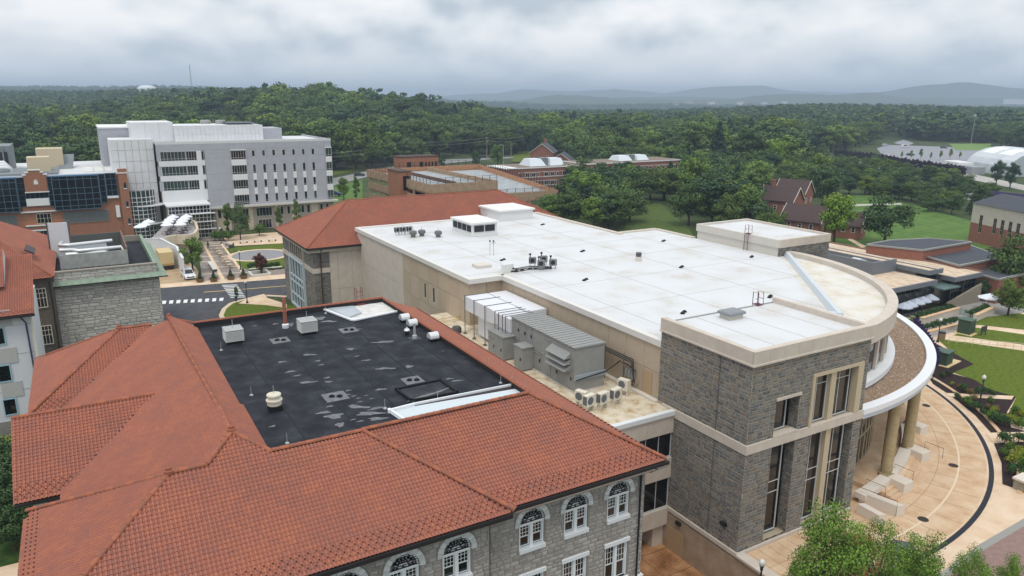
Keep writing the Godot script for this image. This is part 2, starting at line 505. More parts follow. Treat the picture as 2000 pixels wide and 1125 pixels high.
# wall plane with rectangular holes, with reveals going in by rec
func holed(g: G, o: Vector3, ux: Vector3, nrm: Vector3, w: float, h: float, holes: Array, rec := 0.25) -> void:
	var xs := [0.0, w]; var ys := [0.0, h]
	for r in holes:
		for q in [r.position.x, r.end.x]: 
			if q > 0.0 and q < w: xs.append(q)
		for q in [r.position.y, r.end.y]: 
			if q > 0.0 and q < h: ys.append(q)
	xs.sort(); ys.sort()
	for i in xs.size() - 1:
		if xs[i + 1] - xs[i] < 1e-4: continue
		for j in ys.size() - 1:
			if ys[j + 1] - ys[j] < 1e-4: continue
			var m := Vector2((xs[i] + xs[i + 1]) / 2, (ys[j] + ys[j + 1]) / 2)
			var hole := false
			for r in holes:
				if r.has_point(m): hole = true; break
			if hole: continue
			var a: Vector3 = o + ux * xs[i] + Vector3.UP * ys[j]
			var dx: Vector3 = ux * (xs[i + 1] - xs[i]); var dy: Vector3 = Vector3.UP * (ys[j + 1] - ys[j])
			g.quad(a, a + dy, a + dx + dy, a + dx)
	for r in holes:
		var a: Vector3 = o + ux * r.position.x + Vector3.UP * r.position.y
		var dx: Vector3 = ux * r.size.x; var dy: Vector3 = Vector3.UP * r.size.y; var dn := -nrm * rec
		g.quad(a, a + dx, a + dx + dn, a + dn); g.quad(a + dy, a + dy + dn, a + dx + dy + dn, a + dx + dy)
		g.quad(a, a + dn, a + dy + dn, a + dy); g.quad(a + dx, a + dx + dy, a + dx + dy + dn, a + dx + dn)
# precast panels over a rectangle: each a slab of its own with open joints
func panels(parent: Node3D, o: Vector3, ux: Vector3, nrm: Vector3, xs: Array, ys: Array, mat, holes: Array = [], called := "panel", j := 0.02, t := 0.05) -> void:
	for i in xs.size() - 1:
		for k in ys.size() - 1:
			var r := Rect2(xs[i] + j, ys[k] + j, xs[i + 1] - xs[i] - 2 * j, ys[k + 1] - ys[k] - 2 * j)
			var hs := []
			for q in holes:
				if r.intersects(q): hs.append(Rect2(q.position - r.position, q.size))
			var g := G.new()
			var a := o + ux * r.position.x + Vector3.UP * r.position.y
			if hs.size() > 0:
				holed(g, a + nrm * t, ux, nrm, r.size.x, r.size.y, hs, t)
			else: g.obox(a, ux * r.size.x, Vector3.UP * r.size.y, nrm * t)
			part(parent, called, g, mat[(i * 3 + k * 5) % mat.size()] if mat is Array else mat)
# ---------------------------------------------------------------- the red tiled stone hall in the foreground
func pv(a: Array) -> PackedVector2Array:
	var o := PackedVector2Array()
	for q in a: o.append(Vector2(q[0], q[1]))
	return o
func arched_window(parent: Node3D, cx: float, z: float, sill: float, w: float, hs: float) -> void:
	# w overall width, hs height of the sashes below the springing line
	var white := plain("white_trim", rgb(222, 226, 230), 0.55); var gl := glass("old_glass", Color(0.05, 0.06, 0.065))
	var ux := Vector3.RIGHT; var nr := Vector3.BACK
	var r := w / 2.0
	var spr := sill + hs
	var f := G.new()
	# jambs, centre post, transom, sill rail
	f.box(cx - r, sill, z - 0.22, cx - r + 0.09, spr, z - 0.06); f.box(cx + r - 0.09, sill, z - 0.22, cx + r, spr, z - 0.06)
	f.box(cx - 0.10, sill, z - 0.22, cx + 0.10, spr - 0.02, z - 0.04)
	f.box(cx - r, spr - 0.02, z - 0.22, cx + r, spr + 0.16, z - 0.03)
	# round head frame
	var N := 14
	for k in N:
		var a := PI * k / N; var b := PI * (k + 1) / N
		var pa := Vector3(cx + cos(a) * r, spr + 0.16 + sin(a) * r, z - 0.05); var pb := Vector3(cx + cos(b) * r, spr + 0.16 + sin(b) * r, z - 0.05)
		var qa := Vector3(cx + cos(a) * (r - 0.09), spr + 0.16 + sin(a) * (r - 0.09), z - 0.05); var qb := Vector3(cx + cos(b) * (r - 0.09), spr + 0.16 + sin(b) * (r - 0.09), z - 0.05)
		var dn := Vector3(0, 0, -0.16)
		f.quad(qa, pa, pb, qb); f.quad(qa, qb, qb + dn, qa + dn)
	# fan bars
	for k in range(1, 8):
		var a := PI * k / 8.0
		var d := Vector3(cos(a), sin(a), 0); var s := Vector3(-sin(a), cos(a), 0) * 0.014
		var o := Vector3(cx, spr + 0.16, z - 0.14)
		f.obox(o + d * 0.16 - s, d * (r - 0.24), s * 2.0, Vector3(0, 0, 0.035))
	for rr in [0.17, r * 0.52, r * 0.77]:
		for k in 12:
			var a := PI * k / 12; var b := PI * (k + 1) / 12
			var o := Vector3(cx, spr + 0.16, z - 0.11)
			var A := Vector3(cos(a), sin(a), 0); var B := Vector3(cos(b), sin(b), 0)
			var t := 0.10 if rr < 0.2 else 0.014
			f.quad(o + A * (rr - t), o + A * (rr + t), o + B * (rr + t), o + B * (rr - t))
	var fr := part(parent, "arched_window", f, white)
	# fanlight glass, one piece behind the bars
	var fan := G.new()
	for k in 12:
		var a := PI * k / 12; var b := PI * (k + 1) / 12
		var o := Vector3(cx, spr + 0.16, z - 0.15)
		fan.tri(o, o + Vector3(cos(a), sin(a), 0) * (r - 0.05), o + Vector3(cos(b), sin(b), 0) * (r - 0.05))
	part(fr, "fanlight", fan, gl)
	for s in [-1, 1]:
		var x0: float = cx - r + 0.09 if s < 0 else cx + 0.10
		var x1: float = cx - 0.10 if s < 0 else cx + r - 0.09
		sash_pair(fr, x0, x1, sill + 0.04, spr - 0.02, z)
	# voussoirs: one light block each
	var vm := [plain("vous0", rgb(206, 208, 210), 0.9), plain("vous1", rgb(194, 196, 198), 0.9), plain("vous2", rgb(214, 216, 218), 0.9)]
	var M := 11
	for k in M:
		var a := -0.12 + (PI + 0.24) * k / M + 0.012; var b := -0.12 + (PI + 0.24) * (k + 1) / M - 0.012
		var g := G.new()
		var o := Vector3(cx, spr + 0.16, z)
		var ri := r + 0.02; var ro := r + 0.32
		for h in 2:
			var a2: float = lerpf(a, b, h / 2.0); var b2: float = lerpf(a, b, (h + 1) / 2.0)
			var A := Vector3(cos(a2), sin(a2), 0); var B := Vector3(cos(b2), sin(b2), 0)
			var t := Vector3(0, 0, 0.09); var bk := Vector3(0, 0, -0.2)
			g.quad(o + A * ri + t, o + A * ro + t, o + B * ro + t, o + B * ri + t)
			g.quad(o + A * ri + t, o + B * ri + t, o + B * ri + bk, o + A * ri + bk)
			g.quad(o + A * ro + t, o + A * ro, o + B * ro, o + B * ro + t)
			if h == 0: g.quad(o + A * ri + t, o + A * ri, o + A * ro, o + A * ro + t)
			else: g.quad(o + B * ri + t, o + B * ro + t, o + B * ro, o + B * ri)
		part(parent, "voussoir", g, vm[k % 3])
	var sg := G.new(); sg.cbox(cx - r - 0.05, sill - 0.26, z - 0.2, cx + r + 0.05, sill, z + 0.13, 0.03)
	part(parent, "window_sill", sg, plain("white_sill", rgb(214, 218, 222), 0.7))
func sash_pair(fr: Node3D, x0: float, x1: float, y0: float, y1: float, z: float) -> void:
	var white := plain("white_trim", rgb(222, 226, 230), 0.55); var gl := glass("old_glass", Color(0.05, 0.06, 0.065))
	var ym := lerpf(y0, y1, 0.46)
	var g := G.new(); var b := 0.045
	for s in [[y0, ym, z - 0.20], [ym, y1, z - 0.16]]:
		g.box(x0, s[0], s[2] - 0.03, x1, s[0] + b, s[2] + 0.03); g.box(x0, s[1] - b, s[2] - 0.03, x1, s[1], s[2] + 0.03)
		g.box(x0, s[0] + b, s[2] - 0.03, x0 + b, s[1] - b, s[2] + 0.03); g.box(x1 - b, s[0] + b, s[2] - 0.03, x1, s[1] - b, s[2] + 0.03)
	for k in [1, 2]:
		var x: float = lerpf(x0, x1, k / 3.0)
		g.box(x - 0.011, ym + b, z - 0.175, x + 0.011, y1 - b, z - 0.145)
		var y: float = lerpf(ym, y1, k / 3.0)
		g.box(x0 + b, y - 0.011, z - 0.172, x1 - b, y + 0.011, z - 0.148)
	var f := part(fr, "sash", g, white)
	f.name = "sash"
	var lo := G.new(); lo.quad(Vector3(x0, y0, z - 0.2), Vector3(x0, ym, z - 0.2), Vector3(x1, ym, z - 0.2), Vector3(x1, y0, z - 0.2))
	lo.quad(Vector3(x0, ym, z - 0.165), Vector3(x0, y1, z - 0.165), Vector3(x1, y1, z - 0.165), Vector3(x1, ym, z - 0.165))
	var gs := [gl, glass("green_glass", Color(0.12, 0.15, 0.14)), gl, glass("blind_glass", Color(0.22, 0.21, 0.19))]; part(fr, "pane", lo, gs[int(absf(x0 * 3.1 + y0 * 7.0)) % 4])
func build_hall() -> void:
	var t := thing("stone_hall", "grey stone hall with red clay tile roofs around a black flat roof", "building")
	var e := 12.3
	var faces := [
		{"poly": pv([[-4.5, -29.6], [17.3, -29.6], [11.6, -35.8], [6.7, -35.8], [5.15, -37.35], [3.67, -35.85], [1.97, -35.85]]), "p": Vector3(0, e, -29.6), "down": Vector2(0, 1), "slope": 0.53, "guards": 4},
		{"poly": pv([[16.9, -30.05], [28.0, -30.05], [22.05, -35.95], [11.3, -35.95]]), "p": Vector3(0, e, -30.05), "down": Vector2(0, 1), "slope": 0.55, "guards": 4},
		{"poly": pv([[28.0, -30.05], [22.05, -35.95], [22.05, -61.0], [28.0, -66.9]]), "p": Vector3(28, e, -50), "down": Vector2(1, 0), "slope": 0.55, "guards": 3},
		{"poly": pv([[5.15, -37.35], [3.67, -35.85], [-2.9, -42.0], [-2.9, -68.0], [2.9, -62.2], [4.65, -60.9]]), "p": Vector3(4.9, 16.4, -50), "down": Vector2(-1, 0), "slope": 0.52},
		{"poly": pv([[5.15, -37.35], [4.65, -60.9], [6.4, -61.0], [6.7, -35.9]]), "p": Vector3(4.9, 16.4, -50), "down": Vector2(1, 0), "slope": 0.61},
		{"poly": pv([[-4.5, -29.6], [1.97, -35.85], [-4.4, -41.9]]), "p": Vector3(-4.4, e, -35.8), "down": Vector2(-1, 0), "slope": 0.52, "guards": 3},
		{"poly": pv([[-4.4, -41.9], [1.97, -35.85], [3.67, -35.85], [-2.5, -41.9]]), "p": Vector3(0, e, -41.9), "down": Vector2(0, -1), "slope": 0.545},
		{"poly": pv([[-5.0, -43.1], [-5.0, -48.3], [2.4, -48.3], [-2.9, -43.1]]), "p": Vector3(0, e, -43.1), "down": Vector2(0, 1), "slope": 0.54, "guards": 4},
		{"poly": pv([[-5.0, -53.5], [-5.0, -48.3], [2.4, -48.3], [-2.9, -53.5]]), "p": Vector3(0, e, -53.5), "down": Vector2(0, -1), "slope": 0.54},
		{"poly": pv([[-4.9, -55.8], [1.2, -62.2], [3.5, -62.2], [-2.9, -55.8]]), "p": Vector3(0, e, -55.8), "down": Vector2(0, 1), "slope": 0.53, "guards": 4},
		{"poly": pv([[-4.9, -55.8], [1.2, -62.2], [-4.9, -68.4]]), "p": Vector3(-4.9, e, -62), "down": Vector2(-1, 0), "slope": 0.557},
	]
	tile_roof(t, faces, 290, 3)
	# north slope, turned away from view, and the fill under the projecting front slope
	var nd := G.new()
	nd.quad(Vector3(28, e, -66.9), Vector3(22.05, 15.6, -61.05), Vector3(4.6, 15.6, -61.05), Vector3(-2.9, e, -68.2))
	var nd2 := G.new(); nd2.quad(Vector3(2.9, 15.7, -62.2), Vector3(1.2, 15.7, -62.2), Vector3(-4.9, e, -68.4), Vector3(-2.9, e, -68.4))
	var hf := G.new(); hf.quad(Vector3(11.6, 15.56, -35.8), Vector3(17.3, e, -29.6), Vector3(17.8, e, -30.05), Vector3(12.0, 15.5, -36.1))
	part(t, "hip_return", hf, plain("tile_plain", TILE_MID.linear_to_srgb(), 0.8))
	part(t, "north_slope", nd2, MT["tile_plain"])
	part(t, "north_slope", nd, plain("tile_plain", TILE_MID.linear_to_srgb(), 0.8))
	# ridge and hip tiles
	var R := [[Vector3(6.75, 15.66, -35.85), Vector3(11.5, 15.66, -35.85)], [Vector3(11.5, 15.68, -35.9), Vector3(22.05, 15.68, -35.95)],
		[Vector3(22.05, 15.63, -35.95), Vector3(28.0, 12.42, -30.05)], [Vector3(11.5, 15.68, -35.85), Vector3(17.35, 12.45, -29.58)],
		[Vector3(5.15, 16.45, -37.35), Vector3(6.75, 15.6, -35.85)], [Vector3(3.67, 15.7, -35.85), Vector3(5.15, 16.45, -37.35)],
		[Vector3(1.97, 15.68, -35.85), Vector3(3.67, 15.68, -35.85)], [Vector3(-4.5, 12.4, -29.6), Vector3(1.97, 15.62, -35.85)],
		[Vector3(-4.4, 12.4, -41.9), Vector3(1.97, 15.62, -35.85)], [Vector3(-5.05, 15.15, -48.3), Vector3(2.3, 15.15, -48.3)],
		[Vector3(5.15, 16.46, -37.35), Vector3(4.65, 16.46, -60.9)], [Vector3(-4.9, 12.4, -55.8), Vector3(1.2, 15.72, -62.2)],
		[Vector3(1.2, 15.74, -62.2), Vector3(3.5, 15.74, -62.2)]]
	for q in R: ridge(t, q[0], q[1], 0.125, 0.42)
	ridge(t, Vector3(-4.9, 12.4, -68.4), Vector3(1.2, 15.72, -62.2), 0.12, 0.42, false)
	ridge(t, Vector3(4.65, 16.4, -60.9), Vector3(6.4, 15.72, -61.1), 0.12, 0.42, false)
	ridge(t, Vector3(6.4, 15.72, -61.1), Vector3(22.1, 15.72, -61.1), 0.12, 0.42, false)
	ridge(t, Vector3(22.1, 15.66, -36.0), Vector3(22.1, 15.66, -61.0), 0.11, 0.42, false)
	# finials
	for p in [Vector3(1.97, 15.72, -35.85), Vector3(5.15, 16.5, -37.4), Vector3(1.2, 15.78, -62.2), Vector3(4.65, 16.5, -60.9)]:
		var fg := G.new(); fg.lathe(p, [[0.2, -0.1], [0.21, 0.08], [0.14, 0.14], [0.15, 0.24], [0.05, 0.32], [0.0, 0.33]], 10)
		part(t, "finial", fg, plain("cap0", Color(0.30, 0.11, 0.07).linear_to_srgb(), 0.75))
	# flat roof: membrane, low parapet, seams
	var mem := G.new(); mem.sheet([Vector2(6.3, -35.7), Vector2(22.2, -35.7), Vector2(22.2, -61.2), Vector2(6.2, -61.2)], 15.3)
	part(t, "flat_roof", mem, mottled("membrane", [rgb(28, 30, 36), rgb(37, 39, 46), rgb(46, 49, 55), rgb(60, 63, 68)], 9.0, 0.72, 0.3, 4, 0.01, 0.4, 512))
	var par := G.new()
	par.box(6.6, 15.3, -36.12, 22.1, 15.6, -35.95); par.box(22.0, 15.3, -60.9, 22.16, 15.6, -36.0); par.box(6.35, 15.3, -61.18, 22.1, 15.66, -61.0)
	part(t, "parapet", par, plain("dark_flash", rgb(48, 46, 48), 0.7))
	var seam := G.new()
	for k in 5:
		var x := 8.7 + k * 2.9
		seam.obox(Vector3(x, 15.302, -60.9), Vector3(0.09, 0, 0), Vector3(0, 0.012, 0), Vector3(0.0, 0, 24.7))
	part(t, "membrane_seams", seam, plain("seam", rgb(36, 38, 44), 0.7))
	# gutters along the eaves
	var gm := plain("gutter", rgb(38, 34, 36), 0.5)
	for q in [[-4.6, -29.62, 17.2, -29.45], [17.2, -30.07, 28.05, -29.9]]:
		var g := G.new(); g.box(q[0], 12.05, q[1], q[2], 12.27, q[3]); part(t, "gutter", g, gm)
	var g2 := G.new(); g2.box(28.0, 12.05, -66.9, 28.16, 12.27, -29.9); part(t, "gutter", g2, gm)
	var g3 := G.new(); g3.box(-5.05, 12.14, -43.12, -2.8, 12.25, -42.99); g3.box(-5.05, 12.05, -55.85, -2.8, 12.25, -55.68); part(t, "gutter", g3, gm)
	for x in [16.45, 26.75]:
		var dz: float = -30.9 if x > 20 else -30.86
		var g := G.new(); g.tube([Vector3(x + 0.35, 12.1, -29.8), Vector3(x + 0.3, 11.75, -30.2), Vector3(x, 11.5, dz + 0.17), Vector3(x, 3.0, dz + 0.17), Vector3(x, -3.3, dz + 0.17)], 0.075, 8)
		part(t, "downspout", g, gm)
	# soffit
	var sf := G.new(); sf.box(-4.4, 12.0, -35, 27.9, 12.06, -29.8); sf.box(26, 12.0, -66, 27.95, 12.06, -35); sf.box(-4.9, 12.0, -68, 0, 12.05, -43.2)
	part(t, "soffit", sf, plain("soffit", rgb(120, 112, 104), 0.9))
	# stone walls
	var ux := Vector3.RIGHT; var nr := Vector3.BACK
	var mort := plain("mortar_hall", rgb(138, 132, 126), 0.95)
	var secs := [[16.3, 27.2, -30.9, [19.25, 22.22, 25.25]], [-3.7, 16.3, -30.45, [14.45, 11.55, 8.6, 5.65, 2.7, -0.25]]]
	for s in secs:
		var holes := []
		for cx in s[3]:
			holes.append(Rect2(cx - 0.82 - s[0], 8.8 + 3.5, 1.64, 1.67))
			# rounded head in steps
			for k in 6:
				var y0: float = 10.47 + k * 0.14
				var hw := sqrt(maxf(0.0, 0.81 * 0.81 - pow(y0 - 10.47, 2)))
				holes.append(Rect2(cx - hw - s[0], y0 + 3.5, hw * 2, 0.14))
			holes.append(Rect2(cx - 0.84 - s[0], 4.7 + 3.5, 1.68, 2.4))
			holes.append(Rect2(cx - 0.84 - s[0], 0.9 + 3.5, 1.68, 2.5))
		var wg := G.new(); holed(wg, Vector3(s[0], -3.5, s[2]), ux, nr, s[1] - s[0], 15.55, holes, 0.25)
		part(t, "wall", wg, mort)
		var sh := []
		for cx in s[3]:
			sh.append(Rect2(cx - 0.9 - s[0], 8.7 + 3.5, 1.8, 1.8))
			for k in 8:
				var y0: float = 10.45 + k * 0.142
				var hw := sqrt(maxf(0.0, 1.13 * 1.13 - pow(y0 - 10.47, 2)))
				sh.append(Rect2(cx - hw - s[0], y0 + 3.5, hw * 2, 0.142))
			sh.append(Rect2(cx - 0.95 - s[0], 4.48 + 3.5, 1.9, 2.85))
			sh.append(Rect2(cx - 0.95 - s[0], 0.65 + 3.5, 1.9, 3.05))
		ashlar(t, Vector3(s[0], -3.5, s[2]), ux, nr, s[1] - s[0], 15.5, sh, 0.25, 0.28, 0.72, "hall", 0.05, 5 + int(s[1]))
		for cx in s[3]:
			if cx < 4.0: continue
			arched_window(t, cx, s[2], 8.95, 1.6, 1.36)
			for yy in [4.7, 1.0]:
				if yy < 2.0 and cx < 20.0: continue
				var f := G.new()
				f.box(cx - 0.84, yy, s[2] - 0.22, cx - 0.74, yy + 2.35, s[2] - 0.05); f.box(cx + 0.74, yy, s[2] - 0.22, cx + 0.84, yy + 2.35, s[2] - 0.05)
				f.box(cx - 0.09, yy, s[2] - 0.22, cx + 0.09, yy + 2.35, s[2] - 0.04); f.box(cx - 0.74, yy + 2.28, s[2] - 0.22, cx + 0.74, yy + 2.38, s[2] - 0.04)
				var fr := part(t, "window", f, plain("white_trim", rgb(222, 226, 230), 0.55))
				sash_pair(fr, cx - 0.74, cx - 0.09, yy, yy + 2.28, s[2]); sash_pair(fr, cx + 0.09, cx + 0.74, yy, yy + 2.28, s[2])
				var lg := G.new(); lg.cbox(cx - 0.95, yy + 2.4, s[2] - 0.2, cx + 0.95, yy + 2.68, s[2] + 0.1, 0.03); part(t, "lintel", lg, plain("white_sill", rgb(214, 218, 222), 0.7))
				var sg := G.new(); sg.cbox(cx - 0.95, yy - 0.22, s[2] - 0.2, cx + 0.95, yy, s[2] + 0.12, 0.03); part(t, "window_sill", sg, plain("white_sill", rgb(214, 218, 222), 0.7))
	# water table and dark room behind the glass
	var wt := G.new(); wt.cbox(26.2, 0.35, -31.0, 27.5, 0.65, -30.6, 0.04); wt.cbox(17.0, 4.2, -31.0, 27.35, 4.4, -30.75, 0.03)
	part(t, "string_course", wt, plain("white_sill", rgb(214, 218, 222), 0.7))
	ashlar(t, Vector3(27.2, -3.5, -30.9), Vector3(0, 0, -1), Vector3.RIGHT, 11.0, 15.5, [], 0.25, 0.28, 0.72, "hall", 0.05, 91)
	ashlar(t, Vector3(16.3, -3.5, -30.45), Vector3(0, 0, -1), Vector3.RIGHT, 0.45, 15.5, [], 0.25, 0.3, 0.45, "hall", 0.05, 92)
	var core := G.new()
	core.box(-3.6, -3.6, -66, 26.9, 12.0, -31.4); core.box(27.0, -3.6, -66, 27.15, 12.0, -31.0)
	core.box(-3.72, -3.5, -31.4, -3.6, 12.05, -30.46); core.box(16.3, -3.5, -30.92, 16.35, 12.05, -30.46)
	part(t, "inner_wall", core, plain("dark_room", rgb(158, 152, 144), 0.95))
	var ww := G.new(); ww.box(-4.3, -1, -53, -2.6, 12.0, -43.75); ww.box(-4.2, -1, -67.8, -3, 12.0, -56.4); ww.box(-3.9, -1, -41.2, -3.4, 12.0, -30.6)
	part(t, "west_wall", ww, plain("render_white", rgb(206, 209, 214), 0.85))
	var gb := G.new(); gb.poly([Vector3(-4.6, 12.05, -43.4), Vector3(-4.6, 15.0, -48.3), Vector3(-4.6, 12.05, -53.2)]); part(t, "gable", gb, plain("render_white", rgb(206, 209, 214), 0.85))
	flush_stones(t, "stone", 280)
# ---------------------------------------------------------------- equipment on the hall's black roof
func blob(g: G, c: Vector3, rx: float, rz: float, turn: float, s: int, th := 0.006) -> void:
	rng.seed = s
	var pts := []
	var ph := rng.randf() * TAU; var ph2 := rng.randf() * TAU
	for k in 26:
		var a := TAU * k / 26
		var r := 1.0 + 0.22 * sin(a * 3 + ph) + 0.14 * sin(a * 5 + ph2) + rng.randf_range(-0.08, 0.08)
		pts.append(Vector2(c.x, c.z) + Vector2(cos(a) * rx * r, sin(a) * rz * r).rotated(turn))
	g.sheet(pts, c.y + th)
func build_hall_roof_items() -> void:
	var Y := 15.3
	var al := plain("alu", rgb(178, 180, 180), 0.45, 0.3); var dk := plain("curb", rgb(34, 35, 38), 0.8)
	var lab := ["louvred grey metal vent box on the black roof beside the salmon roof edge", "louvred grey metal vent box on the black roof by the copper pipe"]
	var i := 0
	for q in [[457, 668], [601, 650]]:
		var p := at(q[0], q[1], Y)
		var t := thing("louvred_vent", lab[i], "roof vent", "louvred vents on the black roof", p); i += 1
		var c := G.new(); c.box(-0.5, 0, -0.5, 0.5, 0.22, 0.5); part(t, "curb", c, dk)
		var b := G.new(); b.box(-0.56, 0.22, -0.56, 0.56, 1.05, 0.56); part(t, "housing", b, plain("vent_in", rgb(120, 122, 122), 0.6))
		var cap := G.new(); cap.cbox(-0.66, 1.03, -0.66, 0.66, 1.12, 0.66, 0.03); part(t, "cap", cap, al)
		for k in 8:
			var y := 0.24 + k * 0.1
			var l := G.new()
			for s in 4:
				var bs := Basis(Vector3.UP, s * PI / 2)
				l.quad(bs * Vector3(-0.66, y, 0.66), bs * Vector3(-0.57, y + 0.09, 0.57), bs * Vector3(0.57, y + 0.09, 0.57), bs * Vector3(0.66, y, 0.66))
			part(t, "louvre", l, al)
		for k in 3:
			var r := G.new(); r.box(-0.6, 1.12, -0.4 + k * 0.36, 0.6, 1.14, -0.36 + k * 0.36); part(t, "rib", r, al)
		var rod := G.new(); rod.tube([Vector3(0, 1.1, 0), Vector3(0, 1.75, 0)], 0.02, 5); part(t, "lightning_rod", rod, al)
	var t1 := thing("round_exhaust_fan", "cream round upblast exhaust fan standing alone on the black roof", "roof fan", "", at(537, 800, Y))
	var g1 := G.new(); g1.box(-0.36, 0, -0.36, 0.36, 0.3, 0.36); part(t1, "curb", g1, dk)
	g1 = G.new(); g1.lathe(Vector3.ZERO, [[0.38, 0.3], [0.42, 0.36], [0.40, 0.55], [0.47, 0.58], [0.47, 0.66], [0.36, 0.7], [0.34, 0.84], [0.42, 0.9], [0.4, 0.98], [0.1, 1.02], [0, 1.02]], 18)
	part(t1, "housing", g1, plain("cream", rgb(206, 200, 184), 0.6))
	g1 = G.new(); g1.tube([Vector3(0, 1, 0), Vector3(0, 1.5, 0)], 0.018, 5); part(t1, "lightning_rod", g1, al)
	var t2 := thing("copper_vent_pipe", "tall red copper vent pipe with white base on the black roof", "vent pipe", "", at(558, 640, Y))
	var g2 := G.new(); g2.lathe(Vector3.ZERO, [[0.26, 0], [0.27, 0.28], [0.16, 0.36]], 14); part(t2, "base", g2, plain("white_metal", rgb(220, 224, 228), 0.5))
	g2 = G.new(); g2.lathe(Vector3.ZERO, [[0.15, 0.3], [0.15, 1.3], [0.19, 1.32], [0.19, 1.42], [0.15, 1.44], [0.14, 2.3], [0.11, 2.5], [0.0, 2.5]], 14); part(t2, "stack", g2, plain("copper_red", rgb(150, 92, 72), 0.6))
	# drains set in grey squares
	i = 0
	var dl := ["grey square roof drain pad near the louvred vent boxes", "grey square roof drain pad near the white sunken corner", "grey square roof drain pad beside the largest grey patch", "grey square roof drain pad by the raised black hatch"]
	for q in [[547, 665, 0.66], [681, 645, 0.66], [655, 775, 0.7], [806, 743, 0.62]]:
		var t := thing("roof_drain", dl[i], "roof drain", "roof drains on the black roof", at(q[0], q[1], Y), 0.0); i += 1
		var g := G.new(); g.cbox(-q[2], 0.004, -q[2], q[2], 0.03, q[2], 0.01); part(t, "pad", g, mottled("patch_grey", [rgb(96, 98, 101), rgb(112, 114, 118), rgb(128, 130, 133)], 1.5, 0.7, 0.4, 9))
		for s in [Vector3(-0.2, 0, -0.05), Vector3(0.22, 0, 0.15)]:
			var d := G.new(); d.lathe(s, [[0.19, 0.03], [0.17, 0.1], [0.08, 0.15], [0, 0.15]], 10); part(t, "strainer", d, dk)
	# thin irregular pale grey patches laid over the membrane
	var pt := G.new()
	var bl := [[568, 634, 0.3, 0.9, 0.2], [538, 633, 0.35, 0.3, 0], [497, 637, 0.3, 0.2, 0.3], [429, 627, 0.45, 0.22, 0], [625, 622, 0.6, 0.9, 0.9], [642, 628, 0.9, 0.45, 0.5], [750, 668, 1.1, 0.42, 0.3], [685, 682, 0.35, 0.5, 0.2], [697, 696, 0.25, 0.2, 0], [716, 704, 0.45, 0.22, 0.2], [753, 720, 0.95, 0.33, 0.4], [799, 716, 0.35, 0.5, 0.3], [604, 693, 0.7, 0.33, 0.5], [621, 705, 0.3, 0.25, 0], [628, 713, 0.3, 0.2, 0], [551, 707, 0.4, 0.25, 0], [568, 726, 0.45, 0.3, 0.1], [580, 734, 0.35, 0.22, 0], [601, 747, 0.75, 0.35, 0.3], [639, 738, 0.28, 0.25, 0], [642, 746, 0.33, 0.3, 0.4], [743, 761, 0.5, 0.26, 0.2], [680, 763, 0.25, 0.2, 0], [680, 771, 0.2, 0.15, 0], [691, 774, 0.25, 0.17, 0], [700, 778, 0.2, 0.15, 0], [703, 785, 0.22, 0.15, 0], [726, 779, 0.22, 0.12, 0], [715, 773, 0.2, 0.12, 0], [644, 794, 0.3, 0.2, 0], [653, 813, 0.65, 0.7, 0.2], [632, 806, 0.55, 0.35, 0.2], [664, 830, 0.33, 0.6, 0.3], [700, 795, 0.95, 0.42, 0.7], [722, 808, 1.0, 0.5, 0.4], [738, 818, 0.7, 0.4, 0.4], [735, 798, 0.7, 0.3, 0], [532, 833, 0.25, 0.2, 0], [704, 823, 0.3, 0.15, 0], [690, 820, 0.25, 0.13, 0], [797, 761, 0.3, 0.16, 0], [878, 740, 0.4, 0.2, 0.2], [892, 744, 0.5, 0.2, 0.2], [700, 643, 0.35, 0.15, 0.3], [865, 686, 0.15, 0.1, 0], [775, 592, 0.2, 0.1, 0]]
	var j := 0
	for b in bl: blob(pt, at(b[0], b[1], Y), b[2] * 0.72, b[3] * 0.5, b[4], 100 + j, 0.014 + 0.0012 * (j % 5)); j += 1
	var pn := part(self, "roof_grey_patches", pt, mottled("patch_grey", [rgb(96, 98, 101), rgb(112, 114, 118), rgb(128, 130, 133)], 1.5, 0.7, 0.4, 9))
	tag(pn, "pale grey irregular patches scattered over the black flat roof", "patches"); pn.set_meta("kind", "stuff")
	# white sunken corner with skylight
	var c0 := at(622, 600, Y); var ws := thing("white_roof_well", "white sheet lined corner with a grey skylight on the black roof", "skylight")
	var A := at2(620, 601, Y); var B := at2(690, 628, Y); var C := at2(776, 610, Y); var D := at2(748, 590, Y)
	var g := G.new(); g.prism([A, B, C, D], Y + 0.003, Y + 0.05); part(ws, "white_sheet", g, mottled("white_roof", [rgb(190, 188, 184), rgb(208, 207, 204), rgb(222, 222, 222)], 3.0, 0.6, 0.4, 12))
	g = G.new()
	for q in [[A, B], [B, C]]:
		var d: Vector2 = (q[1] - q[0]).normalized(); var s := Vector2(-d.y, d.x) * 0.13
		g.prism([q[0] - s, q[1] - s, q[1] + s, q[0] + s], Y + 0.05, Y + 0.16)
	part(ws, "edge_curb", g, plain("white_metal", rgb(220, 224, 228), 0.5))
	g = G.new(); g.prism(pts2([[640, 604], [682, 621], [706, 612], [690, 599]], Y + 0.1), Y + 0.05, Y + 0.2); part(ws, "skylight_pane", g, plain("sky_pane", rgb(168, 176, 184), 0.25))
	var ld := thing("roof_ladder", "red steel ladder rails over the back ridge of the tiled hall", "ladder", "", at(704, 596, Y))
	for s in [-0.28, 0.28]:
		var r := G.new(); r.tube([Vector3(s, 0, 0), Vector3(s, 1.5, -0.1), Vector3(s, 1.5, -0.55), Vector3(s, 0.4, -0.6)], 0.025, 6); part(ld, "rail", r, plain("red_steel", rgb(120, 42, 44), 0.6))
	var pf := G.new(); pf.box(-0.35, 0.08, -0.15, 0.35, 0.2, 0.25); part(ld, "step", pf, plain("red_steel", rgb(120, 42, 44), 0.6))
